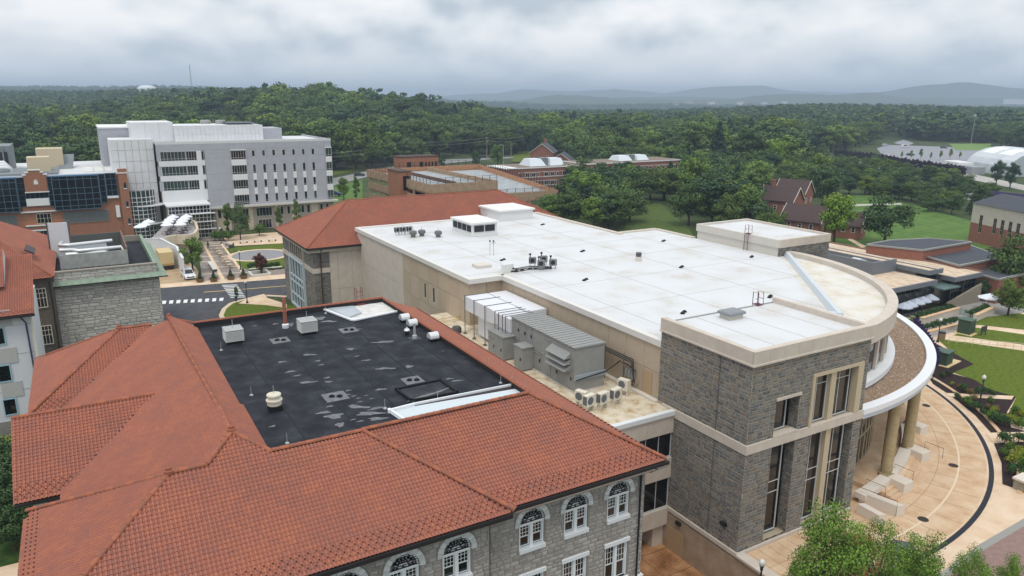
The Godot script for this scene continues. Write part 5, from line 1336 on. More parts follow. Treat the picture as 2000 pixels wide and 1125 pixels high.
func make_trees() -> void:
	var dk := [Color(0.042, 0.078, 0.034), Color(0.082, 0.132, 0.054)]; var md := [Color(0.062, 0.112, 0.036), Color(0.122, 0.180, 0.056)]; var lt := [Color(0.090, 0.158, 0.036), Color(0.18, 0.25, 0.06)]; var yl := [Color(0.13, 0.23, 0.02), Color(0.28, 0.36, 0.045)]; var pn := [Color(0.026, 0.060, 0.038), Color(0.052, 0.098, 0.055)]
	TREES = [tree_meshes(1, 0, 4200, 0.20, dk[0], dk[1]), tree_meshes(2, 1, 4200, 0.19, md[0], md[1]), tree_meshes(3, 2, 4600, 0.21, dk[0], md[1]), tree_meshes(4, 0, 4200, 0.20, lt[0], lt[1]), tree_meshes(5, 3, 3600, 0.17, pn[0], pn[1], 60), tree_meshes(6, 4, 3600, 0.19, pn[0], dk[1], 40), tree_meshes(7, 0, 5200, 0.20, yl[0], yl[1], 44), tree_meshes(8, 2, 4600, 0.21, md[0], md[1])]
	FAR = [tree_meshes(21, 0, 460, 0.55, dk[0], dk[1], 23), tree_meshes(22, 2, 500, 0.58, dk[0], md[1], 25), tree_meshes(23, 1, 460, 0.55, md[0], md[1], 23), tree_meshes(24, 0, 460, 0.55, pn[0], dk[1], 23)]
var tree_kind := ["dark green round", "green oval", "dark green spreading", "light green round", "dark conical evergreen", "dark layered pine", "yellow green round", "green spreading"]
func tree(called: String, label: String, k: int, p: Vector3, h: float, wide := 1.0, group := "") -> Node3D:
	var t := thing(called, label, "tree", group, p, fmod(p.x * 7.3 + p.z * 3.1, TAU))
	part(t, "trunk", TREES[k][0], plain("bark", rgb(74, 62, 52), 0.95)); part(t, "crown", TREES[k][1], leaf_mat(int(absf(p.x * 3.7 + p.z * 1.9)) % 4))
	t.scale = Vector3(wide, 1.0, wide) * h / 10.0
	return t
func leaf_mat(k := 0) -> StandardMaterial3D:
	var m := vcol("leaf%d" % k, 0.75); m.albedo_color = [Color(1, 1, 1), Color(0.86, 0.9, 0.94), Color(1.0, 0.98, 0.84), Color(0.94, 0.96, 0.9)][k]
	m.backlight_enabled = true; m.backlight = Color(0.10, 0.14, 0.04)
	return m
func in_px(poly: Array, q: Vector3) -> bool:
	var p := PackedVector2Array()
	for v in poly: p.append(Vector2(v[0], v[1]))
	return Geometry2D.is_point_in_polygon(Vector2(q.x, q.y), p)
var NOTREE := [   # clearings, given by where their ground lies in the photograph
	[[1640, 480], [1560, 420], [1630, 372], [1760, 398], [1900, 440], [2000, 470], [2000, 1125], [1640, 1125]],
	[[1610, 335], [1610, 306], [1690, 284], [1730, 268], [1850, 278], [2050, 296], [2050, 372], [1900, 366], [1820, 346], [1700, 320], [1640, 318]],
	[[1848, 279], [1950, 279], [1950, 296], [1848, 296]],
	[[640, 375], [640, 346], [720, 333], [790, 321], [870, 311], [960, 304], [1000, 303], [1030, 345], [1030, 420], [640, 420]],
	[[970, 374], [970, 345], [1150, 338], [1345, 342], [1345, 374]],
	[[1218, 465], [1218, 385], [1290, 392], [1350, 440], [1350, 470]],
	[[1480, 470], [1480, 375], [1600, 385], [1640, 470]],
	[[1015, 335], [1015, 308], [1100, 305], [1125, 315], [1125, 335]],
	[[1520, 292], [1520, 276], [1600, 266], [1620, 280]],
]
func build_forest() -> void:
	rng.seed = 900
	var sy := sin(deg_to_rad(30.1)); var cy := cos(deg_to_rad(30.1))
	var cand := []   # [apparent size, pos, h, kind]
	var far := [[], [], [], []]
	var f := 150.0
	while f < 3000.0:
		var sp := 11.5 if f < 620 else (12.5 if f < 900 else lerpf(12.5, 22.0, (f - 900) / 2100.0))
		var half := f * 0.78 + 25.0
		var l := -half
		while l < half:
			var ff := f + rng.randf_range(-0.42, 0.42) * sp; var ll := l + rng.randf_range(-0.42, 0.42) * sp
			l += sp
			var x := ll * cy + ff * sy; var z := ll * sy - ff * cy
			var q := pix(Vector3(x, 0, z))
			if q.x < -60 or q.x > 2080: continue
			# the wood begins behind the campus
			var line := curve(q.x, [[-60, 375], [200, 370], [630, 362], [640, 332], [700, 334], [780, 322], [870, 312], [960, 304], [1085, 300], [1100, 455], [1200, 452], [1500, 448], [1600, 420], [1640, 400], [1700, 395], [1760, 402], [1880, 428], [1915, 430], [1925, 296], [2080, 300]])
			if q.y > line: continue
			var no := false
			for c in NOTREE:
				if in_px(c, q): no = true; break
			if no: continue
			for rep in (2 if q.x > 1085 and ff < 420.0 else 0): cand.append([9.0 / ff, Vector3(x + rng.randf_range(-6, 6), 0.0, z + rng.randf_range(-6, 6)), rng.randf_range(8.0, 14.0) * (0.5 if q.x > 1560 else 1.0), [0, 2, 7, 3, 5, 2][rng.randi() % 6], rng.randf_range(1.0, 1.5)])
			var hh := rng.randf_range(12.0, 20.0) + (6.0 if rng.randf() < 0.2 else 0.0)
			if q.x > 1060 and ff < 330: hh = rng.randf_range(9.0, 15.0)
			if q.x > 1560 and ff < 480: hh = rng.randf_range(4.5, 7.5)
			if ff > 700: hh = rng.randf_range(11.0, 18.0)
			var y := land(x, z)
			var p := Vector3(x, y, z)
			var pr := rng.randf()
			if ff < 620.0:
				var k := 0 if pr < 0.20 else (1 if pr < 0.36 else (2 if pr < 0.52 else (3 if pr < 0.70 else (4 if pr < 0.77 else (5 if pr < 0.83 else 7)))))
				if q.x > 1060 and q.x < 1260 and ff < 330: k = [5, 4, 5, 0][int(pr * 3.99)]
				cand.append([hh / ff, p, hh, k, rng.randf_range(1.0, 1.7)])
			else: 
				var s := hh / 10.0; var w := s * rng.randf_range(1.1, 1.8)
				far[int(pr * 3.999)].append(Transform3D(Basis(Vector3.UP, rng.randf() * TAU).scaled(Vector3(w, s, w)), p))
		f += sp
	cand.sort_custom(func(a, b): return a[0] > b[0])
	var rest := {}
	for i in cand.size():
		var c: Array = cand[i]
		if i < 285:
			var side := pix(c[1]).x
			var where := "in the grove beyond the arts centre" if side > 1060 and c[1].z > -300 else ("on the wooded slope behind the parking garage" if side > 640 else "in the wood behind the white laboratory building")
			if side > 1560: where = "beside the curved drive to the parking lot"
			tree("woodland_tree", "%s tree %s" % [tree_kind[c[3]], where], c[3], c[1], c[2], c[4], "%s trees %s" % [tree_kind[c[3]], where])
		else:
			if not rest.has(c[3]): rest[c[3]] = []
			var s: float = c[2] / 10.0; var w: float = s * c[4]
			rest[c[3]].append(Transform3D(Basis(Vector3.UP, fmod(c[1].x * 5.0, TAU)).scaled(Vector3(w, s, w)), c[1]))
	var wd := Node3D.new(); wd.name = "far_wood"; add_child(wd); tag(wd, "unbroken dark green woodland filling the hillside and valley behind campus", "woodland"); wd.set_meta("kind", "stuff")
	for k in rest:
		for m in 4:
			var l: Array = []
			for j in range(m, rest[k].size(), 4): l.append(rest[k][j])
			if l.size() > 0: stuff(wd, "wood_crowns", TREES[k][1], leaf_mat(m), l)
	for k in rest: stuff(wd, "wood_trunks", TREES[k][0], plain("bark", rgb(74, 62, 52), 0.95), rest[k])
	for k in 4: stuff(wd, "distant_crowns", FAR[k][1], leaf_mat(k), far[k])
	print("trees near ", cand.size(), " far ", far[0].size() * 4)
# ---------------------------------------------------------------- white laboratory building
func simple_window(t: Node3D, x: float, y: float, z: float, w: float, h: float, fm: Material, gm: Material, cols: Array = [], rows: Array = [], fw := 0.09) -> void:
	window(t, Vector3(x, y, z), Vector3.RIGHT, Vector3.BACK, w, h, cols, rows, fm, gm, fw, 0.06, false)
func bxp(t: Node3D, called: String, a: Array, m: Material) -> MeshInstance3D:
	var g := G.new(); g.box(a[0], a[1], a[2], a[3], a[4], a[5]); return part(t, called, g, m)
func build_laboratory() -> void:
	var t := thing("laboratory_building", "white and grey panelled laboratory building with rows of narrow windows", "building")
	var gy := mottled("grey_metal", [rgb(166, 168, 177), rgb(170, 172, 181), rgb(174, 176, 184)], 6.0, 0.55, 0.3, 71); var wh := mottled("white_panel", [rgb(212, 214, 217), rgb(216, 218, 221), rgb(219, 221, 224)], 8.0, 0.5, 0.3, 72)
	var gl := glass("lab_glass", Color(0.09, 0.115, 0.115)); var gg := glass("lab_glass_green", Color(0.20, 0.255, 0.25)); var fr := plain("lab_frame", rgb(190, 194, 196), 0.4); var bs := mottled("lab_stone", [rgb(150, 142, 132), rgb(164, 156, 146), rgb(178, 170, 158)], 3.0, 0.9, 0.6, 73)
	var sp := plain("lab_white", rgb(222, 223, 224), 0.55); var cream := mottled("lab_cream", [rgb(196, 184, 160), rgb(206, 194, 172), rgb(212, 202, 182)], 4.0, 0.9, 0.4, 74)
	var Z := -196.5
	bxp(t, "core", [16.5, 0, -224, 58.2, 22.0, Z - 0.35], plain("core", rgb(120, 108, 92), 0.9))
	var holes := []
	var rows := [[18.55, 1.55], [14.35, 2.25], [10.7, 2.05], [7.0, 2.1]]
	for k in 7:
		for r in rows: holes.append(Rect2(38.1 + k * 2.51 - 27.0, r[0] - 6.4, 0.8, r[1]))
	var W := [Rect2(6.05, 0.3, 3.6, 13.6), Rect2(29.8, 0.4, 1.6, 13.2)]
	holes.append_array(W)
	# grey cladding in panels
	panels(t, Vector3(27.0, 6.4, Z - 0.3), Vector3.RIGHT, Vector3.BACK, [0.0, 6.05, 9.65, 14.7, 19.7, 24.7, 29.8, 31.4], [0.0, 4.15, 8.1, 12.0, 14.1, 15.6], gy, holes, "metal_panel", 0.012, 0.3)
	for k in 7:
		var x := 38.1 + k * 2.51
		for i in 4: simple_window(t, x, rows[i][0], Z - 0.05, 0.8, rows[i][1], fr, gg if (k + i) % 4 == 1 else gl, [], [0.2] if i > 0 else [])
		for q in [[12.75, 14.35], [9.1, 10.7]]: bxp(t, "white_spandrel", [x - 0.02, q[0], Z - 0.1, x + 0.82, q[1], Z + 0.03], sp)
	for q in [[33.05, 3.6, 5], [56.8, 1.6, 1]]:
		var cs := []
		for k in q[2]: cs.append((k + 1.0) / (q[2] + 1.0))
		for r in [[17.9, 2.3], [14.25, 2.3], [10.65, 2.25], [7.0, 2.15]]: simple_window(t, q[0], r[0], Z + 0.2, q[1], r[1], fr, gl if q[2] > 2 else gg, cs, [0.22])
		for r in [[16.55, 17.9], [12.9, 14.25], [9.15, 10.65]]: bxp(t, "white_spandrel", [q[0], r[0], Z - 0.1, q[0] + q[1], r[1], Z + 0.24], sp)
		bxp(t, "bay_head", [q[0] - 0.08, 20.2, Z - 0.1, q[0] + q[1] + 0.08, 20.4, Z + 0.3], sp)
	# glazed left part with white bands
	bxp(t, "grey_head", [16.3, 20.35, Z - 0.3, 27.0, 22.0, Z], gy)
	for r in [[18.05, 20.35], [14.55, 16.85], [11.0, 13.35]]:
		simple_window(t, 17.1, r[0], Z + 0.05, 5.6, r[1] - r[0], fr, gg, [0.14, 0.28, 0.42, 0.56, 0.7, 0.85], [0.24]); simple_window(t, 22.8, r[0], Z + 0.05, 2.4, r[1] - r[0], fr, gl, [0.25, 0.5, 0.75], [0.24])
		simple_window(t, 26.2, r[0] + 0.1, Z + 0.05, 0.65, r[1] - r[0] - 0.2, fr, gl)
		bxp(t, "white_pier", [25.2, r[0], Z - 0.1, 26.2, r[1], Z + 0.08], wh); bxp(t, "grey_jamb", [16.3, r[0], Z - 0.3, 17.1, r[1], Z], gy)
	for r in [[16.85, 18.05], [13.35, 14.55], [8.2, 11.0]]: bxp(t, "white_band", [16.6, r[0], Z - 0.1, 26.95, r[1], Z + 0.1], wh)
	# parapet, roofs, penthouses
	bxp(t, "parapet", [16.3, 22.0, Z - 0.4, 58.4, 22.6, Z], plain("lab_cap", rgb(206, 208, 210), 0.5)); bxp(t, "roof_membrane", [16.5, 21.9, -224, 58.2, 22.1, Z - 0.4], MT["white_membrane"]); bxp(t, "side_parapet", [58.0, 6.4, -224, 58.4, 22.5, Z - 0.4], gy)
	panels(t, Vector3(21.3, 22.1, -201.5), Vector3.RIGHT, Vector3.BACK, range(0, 22).map(func(k): return k * 1.0), [0.0, 1.9, 4.1], wh, [], "screen_panel", 0.015, 0.1)
	bxp(t, "penthouse", [21.3, 22.0, -218, 42.3, 26.1, -201.6], wh); bxp(t, "grey_penthouse", [42.3, 22.0, -219, 48.6, 25.0, -208], gy); bxp(t, "white_stair_head", [11.9, 20, -218, 21.3, 27.0, -203.4], wh)
	bxp(t, "grey_wing", [5.5, 0, -232, 13, 25.4, -212], gy); bxp(t, "grey_wing_cap", [5.3, 25.4, -232, 13, 25.75, -211.8], sp)
	for k in 3: bxp(t, "white_stair_panel", [11.95 + k * 3.1, 22.4, -203.4, 14.95 + k * 3.1, 26.9, -203.3], wh)
	panels(t, Vector3(6.9, 0.0, -198.4), Vector3.RIGHT, Vector3.BACK, [0.0, 1.5, 3.0, 4.5, 6.0, 7.5, 9.1], [0.0, 2.6, 5.2, 7.8, 10.4, 13.0, 15.6, 18.2, 20.8, 23.3], wh, [], "tower_panel", 0.04, 0.2)
	bxp(t, "white_tower", [6.9, 0, -211, 16.0, 23.2, -198.4], wh)
	for q in [[26.5, -215.0, 0.8], [30.0, -213.0, 0.8]]:
		var g := G.new(); g.lathe(Vector3(q[0] + 4, 26.1, q[1]), [[1.3, 0], [1.3, 0.9], [1.1, 1.0], [0, 1.0]], 14); part(t, "cooling_tower", g, plain("unit_grey", rgb(150, 151, 150), 0.5))
	bxp(t, "solar_array", [34.5, 26.3, -214, 41.5, 26.6, -206], plain("solar", rgb(60, 66, 78), 0.4))
	# stone ground floor, ledge
	bxp(t, "ledge", [26.4, 6.05, Z - 0.5, 59.3, 6.5, Z + 1.1], plain("ledge", rgb(196, 194, 188), 0.7))
	var low := [[28.8, 0.85, 3.5, 2.1, []], [30.3, 0.85, 3.5, 2.1, []], [34.0, 2.3, 3.3, 2.25, [0.33, 0.66]], [38.1, 4.0, 3.3, 2.25, [0.2, 0.4, 0.6, 0.8]], [44.2, 0.85, 3.4, 2.1, []], [45.9, 0.85, 3.4, 2.1, []], [49.6, 0.85, 3.4, 2.1, []], [51.1, 0.85, 3.4, 2.1, []], [54.6, 0.85, 3.4, 2.1, []], [56.2, 0.85, 3.4, 2.1, []], [28.8, 0.85, 0.3, 0.7, []], [30.3, 0.85, 0.3, 0.7, []], [34.2, 1.6, 0.3, 2.0, []], [38.4, 3.4, 0.1, 2.4, [0.3, 0.55, 0.78]]]
	var lh := []
	for q in low: lh.append(Rect2(q[0] - 26.9, q[2], q[1], q[3]))
	panels(t, Vector3(26.9, 0, Z - 0.55), Vector3.RIGHT, Vector3.BACK, [0.0, 1.5, 5.0, 6.6, 10.4, 16.0, 17.0, 20.2, 22.2, 25.4, 27.2, 31.5], [0.0, 6.05], [bs, cream], lh, "ground_floor_panel", 0.01, 0.25)
	for q in low: simple_window(t, q[0], q[2], Z - 0.25, q[1], q[3], fr, gl, q[4], [])
	# projecting entrance glasshouse
	bxp(t, "entrance_roof", [16.6, 8.0, Z, 26.4, 8.3, -189.6], sp)
	simple_window(t, 16.9, 6.1, -189.9, 9.3, 1.9, sp, glass("blue_dark", Color(0.035, 0.05, 0.10)), [0.083, 0.167, 0.25, 0.333, 0.417, 0.5, 0.583, 0.667, 0.75, 0.833, 0.917], [0.5], 0.13)
	simple_window(t, 16.9, 3.6, -190.2, 5.0, 2.3, sp, glass("warm_glass", Color(0.22, 0.21, 0.17)), [0.17, 0.33, 0.5, 0.67, 0.83], [0.5], 0.12); simple_window(t, 21.9, 0.1, -190.0, 4.3, 5.9, sp, glass("warm_glass", Color(0.22, 0.21, 0.17)), [0.2, 0.4, 0.6, 0.8], [0.17, 0.34, 0.5, 0.66, 0.83], 0.12)
	for y in [5.95, 2.2, 4.0]: bxp(t, "sun_shade", [21.5, y, -190.2, 27.2, y + 0.14, -189.2], sp)
	bxp(t, "entrance_core", [17.0, 0, Z, 26.2, 7.9, -190.8], MT["dark_room"])
	# curved glass bays beside the white tower
	var o := Vector2(11.6, -197.5)
	for q in [[0.0, 8.0], [8.3, 11.6]]:
		var g := G.new(); ring(g, o, 2.0, 3.6, q[0], q[1], 150, 20, 14); part(t, "curved_bay", g, gg)
		for y in range(int(q[0]), int(q[1])): 
			g = G.new(); ring(g, o, 3.5, 3.68, y, y + 0.12, 150, 20, 14); part(t, "bay_rail", g, sp)
		for k in 9:
			var a := 150.0 - k * 16.2; var p := arc(o, 3.62, a); g = G.new(); g.box(p.x - 0.06, q[0], p.y - 0.06, p.x + 0.06, q[1], p.y + 0.06); part(t, "bay_post", g, sp)
	for y in [3.6, 7.9]:
		var g := G.new(); ring(g, o + Vector2(1.5, 0), 0.5, 4.2, y, y + 0.25, 130, -10, 16); part(t, "curved_shelf", g, sp)
# ---------------------------------------------------------------- brick building with blue glass
func build_brick_hall() -> void:
	var t := thing("brick_hall", "red brick hall with blue glass bays and stepped gable", "building")
	var br := mottled("brick", [rgb(136, 94, 74), rgb(150, 105, 83), rgb(163, 117, 94), rgb(172, 127, 103)], 1.6, 0.9, 0.7, 81); var br2 := mottled("brick_light", [rgb(152, 100, 74), rgb(165, 112, 84), rgb(174, 122, 94)], 1.6, 0.9, 0.7, 82)
	var bl := glass("blue_curtain", Color(0.02, 0.06, 0.10)); var fr := plain("blue_mullion", rgb(74, 100, 118), 0.5); var sp := plain("lab_white", rgb(222, 223, 224), 0.55)
	var Z := -194.0
	var holes := [Rect2(0.0, 8.5, 18.1, 7.3), Rect2(24.2, 8.4, 9.4, 7.5), Rect2(34.7, 10.9, 2.6, 5.0)]
	var g := G.new(); holed(g, Vector3(-30, 0, Z), Vector3.RIGHT, Vector3.BACK, 39.3, 15.8, holes, 0.6); part(t, "wall", g, br)
	bxp(t, "core", [-30, 0, -238, 9.2, 15.6, Z - 0.7], plain("core", rgb(120, 108, 92), 0.9)); bxp(t, "east_wall", [9.15, 0, -238, 9.3, 15.8, Z - 0.05], br)
	# projecting glass bays
	window(t, Vector3(-16.0, 8.5, Z + 0.9), Vector3.RIGHT, Vector3.BACK, 3.9, 7.4, [0.33, 0.66], [0.13, 0.32, 0.5, 0.69, 0.87], fr, bl, 0.16, 0.0); window(t, Vector3(-28.0, 8.5, Z + 0.9), Vector3.RIGHT, Vector3.BACK, 12.0, 7.4, [0.1, 0.2, 0.3, 0.4, 0.5, 0.6, 0.7, 0.8, 0.9], [0.13, 0.32, 0.5, 0.69, 0.87], fr, bl, 0.16, 0.0)
	window(t, Vector3(-12.1, 9.5, Z + 0.1), Vector3.RIGHT, Vector3.BACK, 1.5, 6.4, [], [0.2, 0.4, 0.6, 0.8], fr, bl, 0.12, 0.0); window(t, Vector3(-6.4, 9.2, Z + 0.1), Vector3.RIGHT, Vector3.BACK, 0.9, 6.7, [], [0.2, 0.4, 0.6, 0.8], fr, bl, 0.12, 0.0)
	window(t, Vector3(-5.6, 8.3, Z + 0.9), Vector3.RIGHT, Vector3.BACK, 9.2, 7.6, [0.167, 0.333, 0.5, 0.667, 0.833], [0.12, 0.29, 0.47, 0.64, 0.9], fr, bl, 0.16, 0.0)
	window(t, Vector3(3.6, 9.4, Z + 0.3), Vector3.RIGHT, Vector3.BACK, 1.3, 6.6, [], [0.2, 0.4, 0.6, 0.8], fr, bl, 0.12, 0.0); window(t, Vector3(4.9, 10.9, Z + 0.3), Vector3.RIGHT, Vector3.BACK, 2.3, 5.2, [0.5], [0.25, 0.5, 0.75], fr, bl, 0.12, 0.0)
	for q in [[-16.0, -12.1], [-5.6, 3.6], [-28, -16]]: bxp(t, "bay_top", [q[0], 15.85, Z - 0.5, q[1], 16.0, Z + 1.0], plain("blue_trim", rgb(38, 110, 160), 0.5))
	# gable between the bays
	g = G.new(); g.prism([Vector2(0, 0), Vector2(4.2, 0), Vector2(4.2, 3.6), Vector2(3.7, 3.6), Vector2(3.7, 4.1), Vector2(3.2, 4.1), Vector2(3.2, 4.6), Vector2(1.0, 4.6), Vector2(1.0, 4.1), Vector2(0.5, 4.1), Vector2(0.5, 3.6), Vector2(0, 3.6)], 0.0, 0.6)
	part(t, "stepped_gable", g, br, Transform3D(Basis(Vector3.RIGHT, Vector3(0, 0, 1), Vector3.UP), Vector3(-10.65, 12.7, Z - 0.1)))
	for q in [[-10.9, 16.3, -10.1], [-10.4, 16.8, -9.6], [-9.7, 17.3, -7.4], [-7.5, 16.8, -6.9], [-7.0, 16.3, -6.2]]: bxp(t, "gable_coping", [q[0], q[1], Z - 0.2, q[2], q[1] + 0.22, Z + 0.6], sp)
	bxp(t, "gable_band", [-10.8, 12.5, Z, -6.2, 12.7, Z + 0.65], sp); bxp(t, "balcony_panel", [-10.8, 9.6, Z, -6.5, 11.2, Z + 0.6], sp); simple_window(t, -10.8, 11.2, Z + 0.35, 4.4, 1.3, fr, bl, [0.2, 0.4, 0.6, 0.8])
	g = G.new(); g.box(-8.9, 14.3, Z + 0.5, -8.1, 15.0, Z + 0.56); g.box(-8.75, 15.05, Z + 0.5, -8.25, 15.3, Z + 0.56); part(t, "carved_emblem", g, sp)
	# lower floor
	bxp(t, "brick_band", [-12.3, 5.0, Z, 5.0, 6.2, Z + 0.08], br2)
	simple_window(t, -9.4, 5.6, Z + 0.15, 2.8, 2.2, plain("cream_fr", rgb(206, 198, 176), 0.6), glass("blue_dark", Color(0.035, 0.05, 0.10)), [0.25, 0.5, 0.75], [0.5]); simple_window(t, -9.2, 1.4, Z + 0.15, 2.8, 2.6, plain("cream_fr", rgb(206, 198, 176), 0.6), glass("blue_dark", Color(0.035, 0.05, 0.10)), [0.25, 0.5, 0.75], [0.5])
	for q in [[-12.2, 8.15, -5.2], [-11.6, 5.1, -5.2], [-11.4, 4.0, -5.2]]: bxp(t, "stone_ledge", [q[0], q[1], Z, q[2], q[1] + 0.25, Z + 0.45], sp)
	simple_window(t, -4.2, 5.2, Z + 0.15, 9.0, 2.6, plain("frame_grey", rgb(120, 124, 126), 0.6), plain("grey_blind", rgb(98, 102, 102), 0.5), [0.25, 0.5, 0.75]); simple_window(t, -17.5, 5.0, Z + 0.15, 4.4, 2.8, plain("frame_grey", rgb(120, 124, 126), 0.6), plain("grey_blind", rgb(98, 102, 102), 0.5), [0.3, 0.6])
	bxp(t, "white_oriel", [6.3, 5.9, Z, 7.1, 8.6, Z + 0.5], sp); bxp(t, "white_sill", [4.9, 10.4, Z, 7.2, 10.9, Z + 0.6], sp)
	# right pier
	bxp(t, "corner_pier", [7.6, 0, Z - 1.0, 9.5, 16.9, Z + 0.4], br)
	bxp(t, "pier_cap", [7.5, 15.9, Z - 1.1, 9.6, 16.15, Z + 0.5], sp)
	for y in [12.5, 8.2, 4.2]: 
		simple_window(t, 8.55, y, Z + 0.48, 0.5, 1.3, fr, bl); bxp(t, "pier_sill", [8.45, y - 0.2, Z + 0.4, 9.15, y, Z + 0.55], sp)
	# roof and plant
	bxp(t, "roof_membrane", [-30, 15.6, -238, 9.3, 15.75, Z - 0.1], MT["white_membrane"])
	for q in [[-30, -194.3, 9.3, -193.9]]: bxp(t, "parapet", [q[0], 15.75, q[1], q[2], 16.2, q[3]], plain("lab_cap", rgb(206, 208, 210), 0.5))
	var be := plain("beige_unit", rgb(196, 182, 156), 0.7); var gyu := plain("plant_grey", rgb(118, 126, 130), 0.6)
	bxp(t, "beige_plant_box", [-10.0, 15.75, -206, -5.6, 19.6, -201], be); bxp(t, "beige_plant_box", [-8.6, 15.75, -222, -3.0, 20.6, -216], be)
	g = G.new(); g.quad(Vector3(-4.5, 15.8, -214), Vector3(-1.2, 15.8, -214), Vector3(-0.6, 18.8, -222), Vector3(-3.0, 18.8, -222)); part(t, "sloped_screen", g, gyu)
	bxp(t, "plant_deck", [-16, 15.75, -214, -4.2, 16.4, -197.5], gyu)
	bxp(t, "louvre_house", [-34, 15.75, -226, -13.5, 21.6, -214], gyu); bxp(t, "dark_louvre", [-33, 17.0, -214, -14.2, 20.2, -213.8], plain("dark_mesh", rgb(52, 54, 58), 0.7))
	for k in 4: bxp(t, "house_post", [-32.0 + k * 5.6, 16.5, -213.9, -31.7 + k * 5.6, 21.4, -213.6], gyu)
	for k in 3:
		g = G.new(); g.tube([Vector3(-22, 17.4 + k * 0.5, -203 - k), Vector3(-14.5, 17.4 + k * 0.5, -203 - k), Vector3(-13.5, 17.0, -204 - k), Vector3(-13.5, 15.8, -204 - k)], 0.42, 8); part(t, "white_pipe", g, plain("white_metal", rgb(220, 224, 228), 0.5))
	for k in 3:
		for j in 3: bxp(t, "roof_skylight", [1.0 + k * 2.2, 15.75, -213.0 + j * 4.2, 2.9 + k * 2.2, 16.15, -209.8 + j * 4.2], plain("white_cap", rgb(222, 222, 220), 0.6))
# ---------------------------------------------------------------- stone block with the copper cornice, and its neighbours
func build_left_block() -> void:
	var t := thing("copper_trimmed_block", "pale stone block with green copper cornice and plant on its roof", "building")
	var X0 := -4.2; var X1 := 7.0; var Z := -99.0; var ZB := -122.0; var Y := 12.0
	bxp(t, "core", [X0, 0, ZB, X1, Y - 0.6, Z - 0.05], plain("mortar_hall", rgb(138, 132, 126), 0.95))
	ashlar(t, Vector3(X0, 0, Z), Vector3.RIGHT, Vector3.BACK, X1 - X0, Y - 0.5, [], 0.38, 0.5, 1.3, "grey", 0.08, 501, 0.014)
	bxp(t, "frieze", [X0 - 0.1, Y - 0.55, ZB, X1 + 0.1, Y - 0.3, Z + 0.1], plain("lime", rgb(196, 190, 176), 0.9))
	var cu := mottled("verdigris", [rgb(112, 128, 112), rgb(134, 152, 136), rgb(152, 168, 152)], 2.5, 0.7, 0.5, 91)
	var g := G.new()
	g.quad(Vector3(X0 - 0.9, Y - 0.25, Z + 0.9), Vector3(X0, Y + 0.15, Z), Vector3(X1, Y + 0.15, Z), Vector3(X1 + 0.9, Y - 0.25, Z + 0.9)); g.quad(Vector3(X1 + 0.9, Y - 0.25, Z + 0.9), Vector3(X1, Y + 0.15, Z), Vector3(X1, Y + 0.15, ZB), Vector3(X1 + 0.9, Y - 0.25, ZB))
	g.box(X0 - 0.9, Y - 0.36, ZB, X1 + 0.9, Y - 0.25, Z + 0.9); part(t, "copper_cornice", g, cu)
	bxp(t, "gutter", [X0 - 0.95, Y - 0.4, Z + 0.88, X1 + 0.95, Y - 0.28, Z + 0.98], plain("gutter", rgb(38, 34, 36), 0.5))
	bxp(t, "parapet_core", [X0 + 0.1, Y, Z - 0.5, X1 - 0.1, Y + 1.1, Z - 0.12], plain("mortar_hall", rgb(138, 132, 126), 0.95)); ashlar(t, Vector3(X0 + 0.1, Y, Z - 0.12), Vector3.RIGHT, Vector3.BACK, X1 - X0 - 0.2, 1.1, [], 0.36, 0.5, 1.2, "grey", 0.07, 502, 0.014)
	bxp(t, "parapet_cap", [X0, Y + 1.1, Z - 0.65, X1, Y + 1.25, Z + 0.02], plain("lime_dk", rgb(150, 144, 134), 0.9)); bxp(t, "east_parapet", [X1 - 0.45, Y, ZB, X1 - 0.05, Y + 1.15, Z - 0.65], cu); bxp(t, "far_parapet", [X0, Y, ZB, X1 - 0.4, Y + 1.15, ZB + 0.4], plain("lime_dk", rgb(150, 144, 134), 0.9))
	g = G.new(); g.sheet([Vector2(X0, ZB), Vector2(X1, ZB), Vector2(X1, Z - 0.3), Vector2(X0, Z - 0.3)], Y + 0.3); part(t, "roof_membrane", g, MT["membrane"])
	# mechanical well with screen and ducts
	var pl := thing("roof_plant", "grey screen wall and bent white pipes on the pale stone block roof", "roof plant")
	bxp(pl, "front_screen", [-3.3, Y + 0.9, -102.2, 4.0, Y + 2.6, -102.05], mottled("screen_grey", [rgb(146, 150, 146), rgb(158, 162, 158), rgb(168, 172, 168)], 3.0, 0.7, 0.3, 93)); bxp(pl, "side_screen", [3.9, Y + 0.5, -116, 4.05, Y + 2.9, -102.3], plain("rusty_screen", rgb(120, 104, 94), 0.8)); bxp(pl, "back_screen", [-3.0, Y + 0.5, -116.2, 4.0, Y + 2.7, -116], plain("screen_dk", rgb(96, 100, 98), 0.8))
	for k in 5: bxp(pl, "screen_leg", [-3.2 + k * 1.75, Y + 0.3, -102.3, -3.08 + k * 1.75, Y + 0.95, -102.1], MT["unit_grey"])
	for q in [[[-3.0, 3.0, -109], [-3.2, 3.0, -107], [-2.2, 3.0, -106.5], [2.6, 3.0, -107.5]], [[-3.2, 2.7, -105.0], [-1.8, 2.7, -104.6], [-1.2, 2.7, -103.6], [3.4, 2.7, -103.9], [3.8, 1.6, -103.6]], [[-2.6, 2.3, -104.0], [1.6, 2.3, -103.5], [2.2, 1.2, -103.3]]]:
		var pts := []
		for p in q: pts.append(Vector3(p[0], Y + p[1], p[2]))
		g = G.new(); g.tube(pts, 0.24, 8); part(pl, "pipe", g, plain("bright_alu", rgb(214, 217, 219), 0.3, 0.4))
	bxp(pl, "plant_cabinet", [-2.6, Y + 0.3, -113, 2.0, Y + 1.9, -105], plain("plant_grey", rgb(118, 126, 130), 0.6))
	var pn := thing("blank_white_panel", "tall blank white panel standing on the stone block roof edge", "panel")
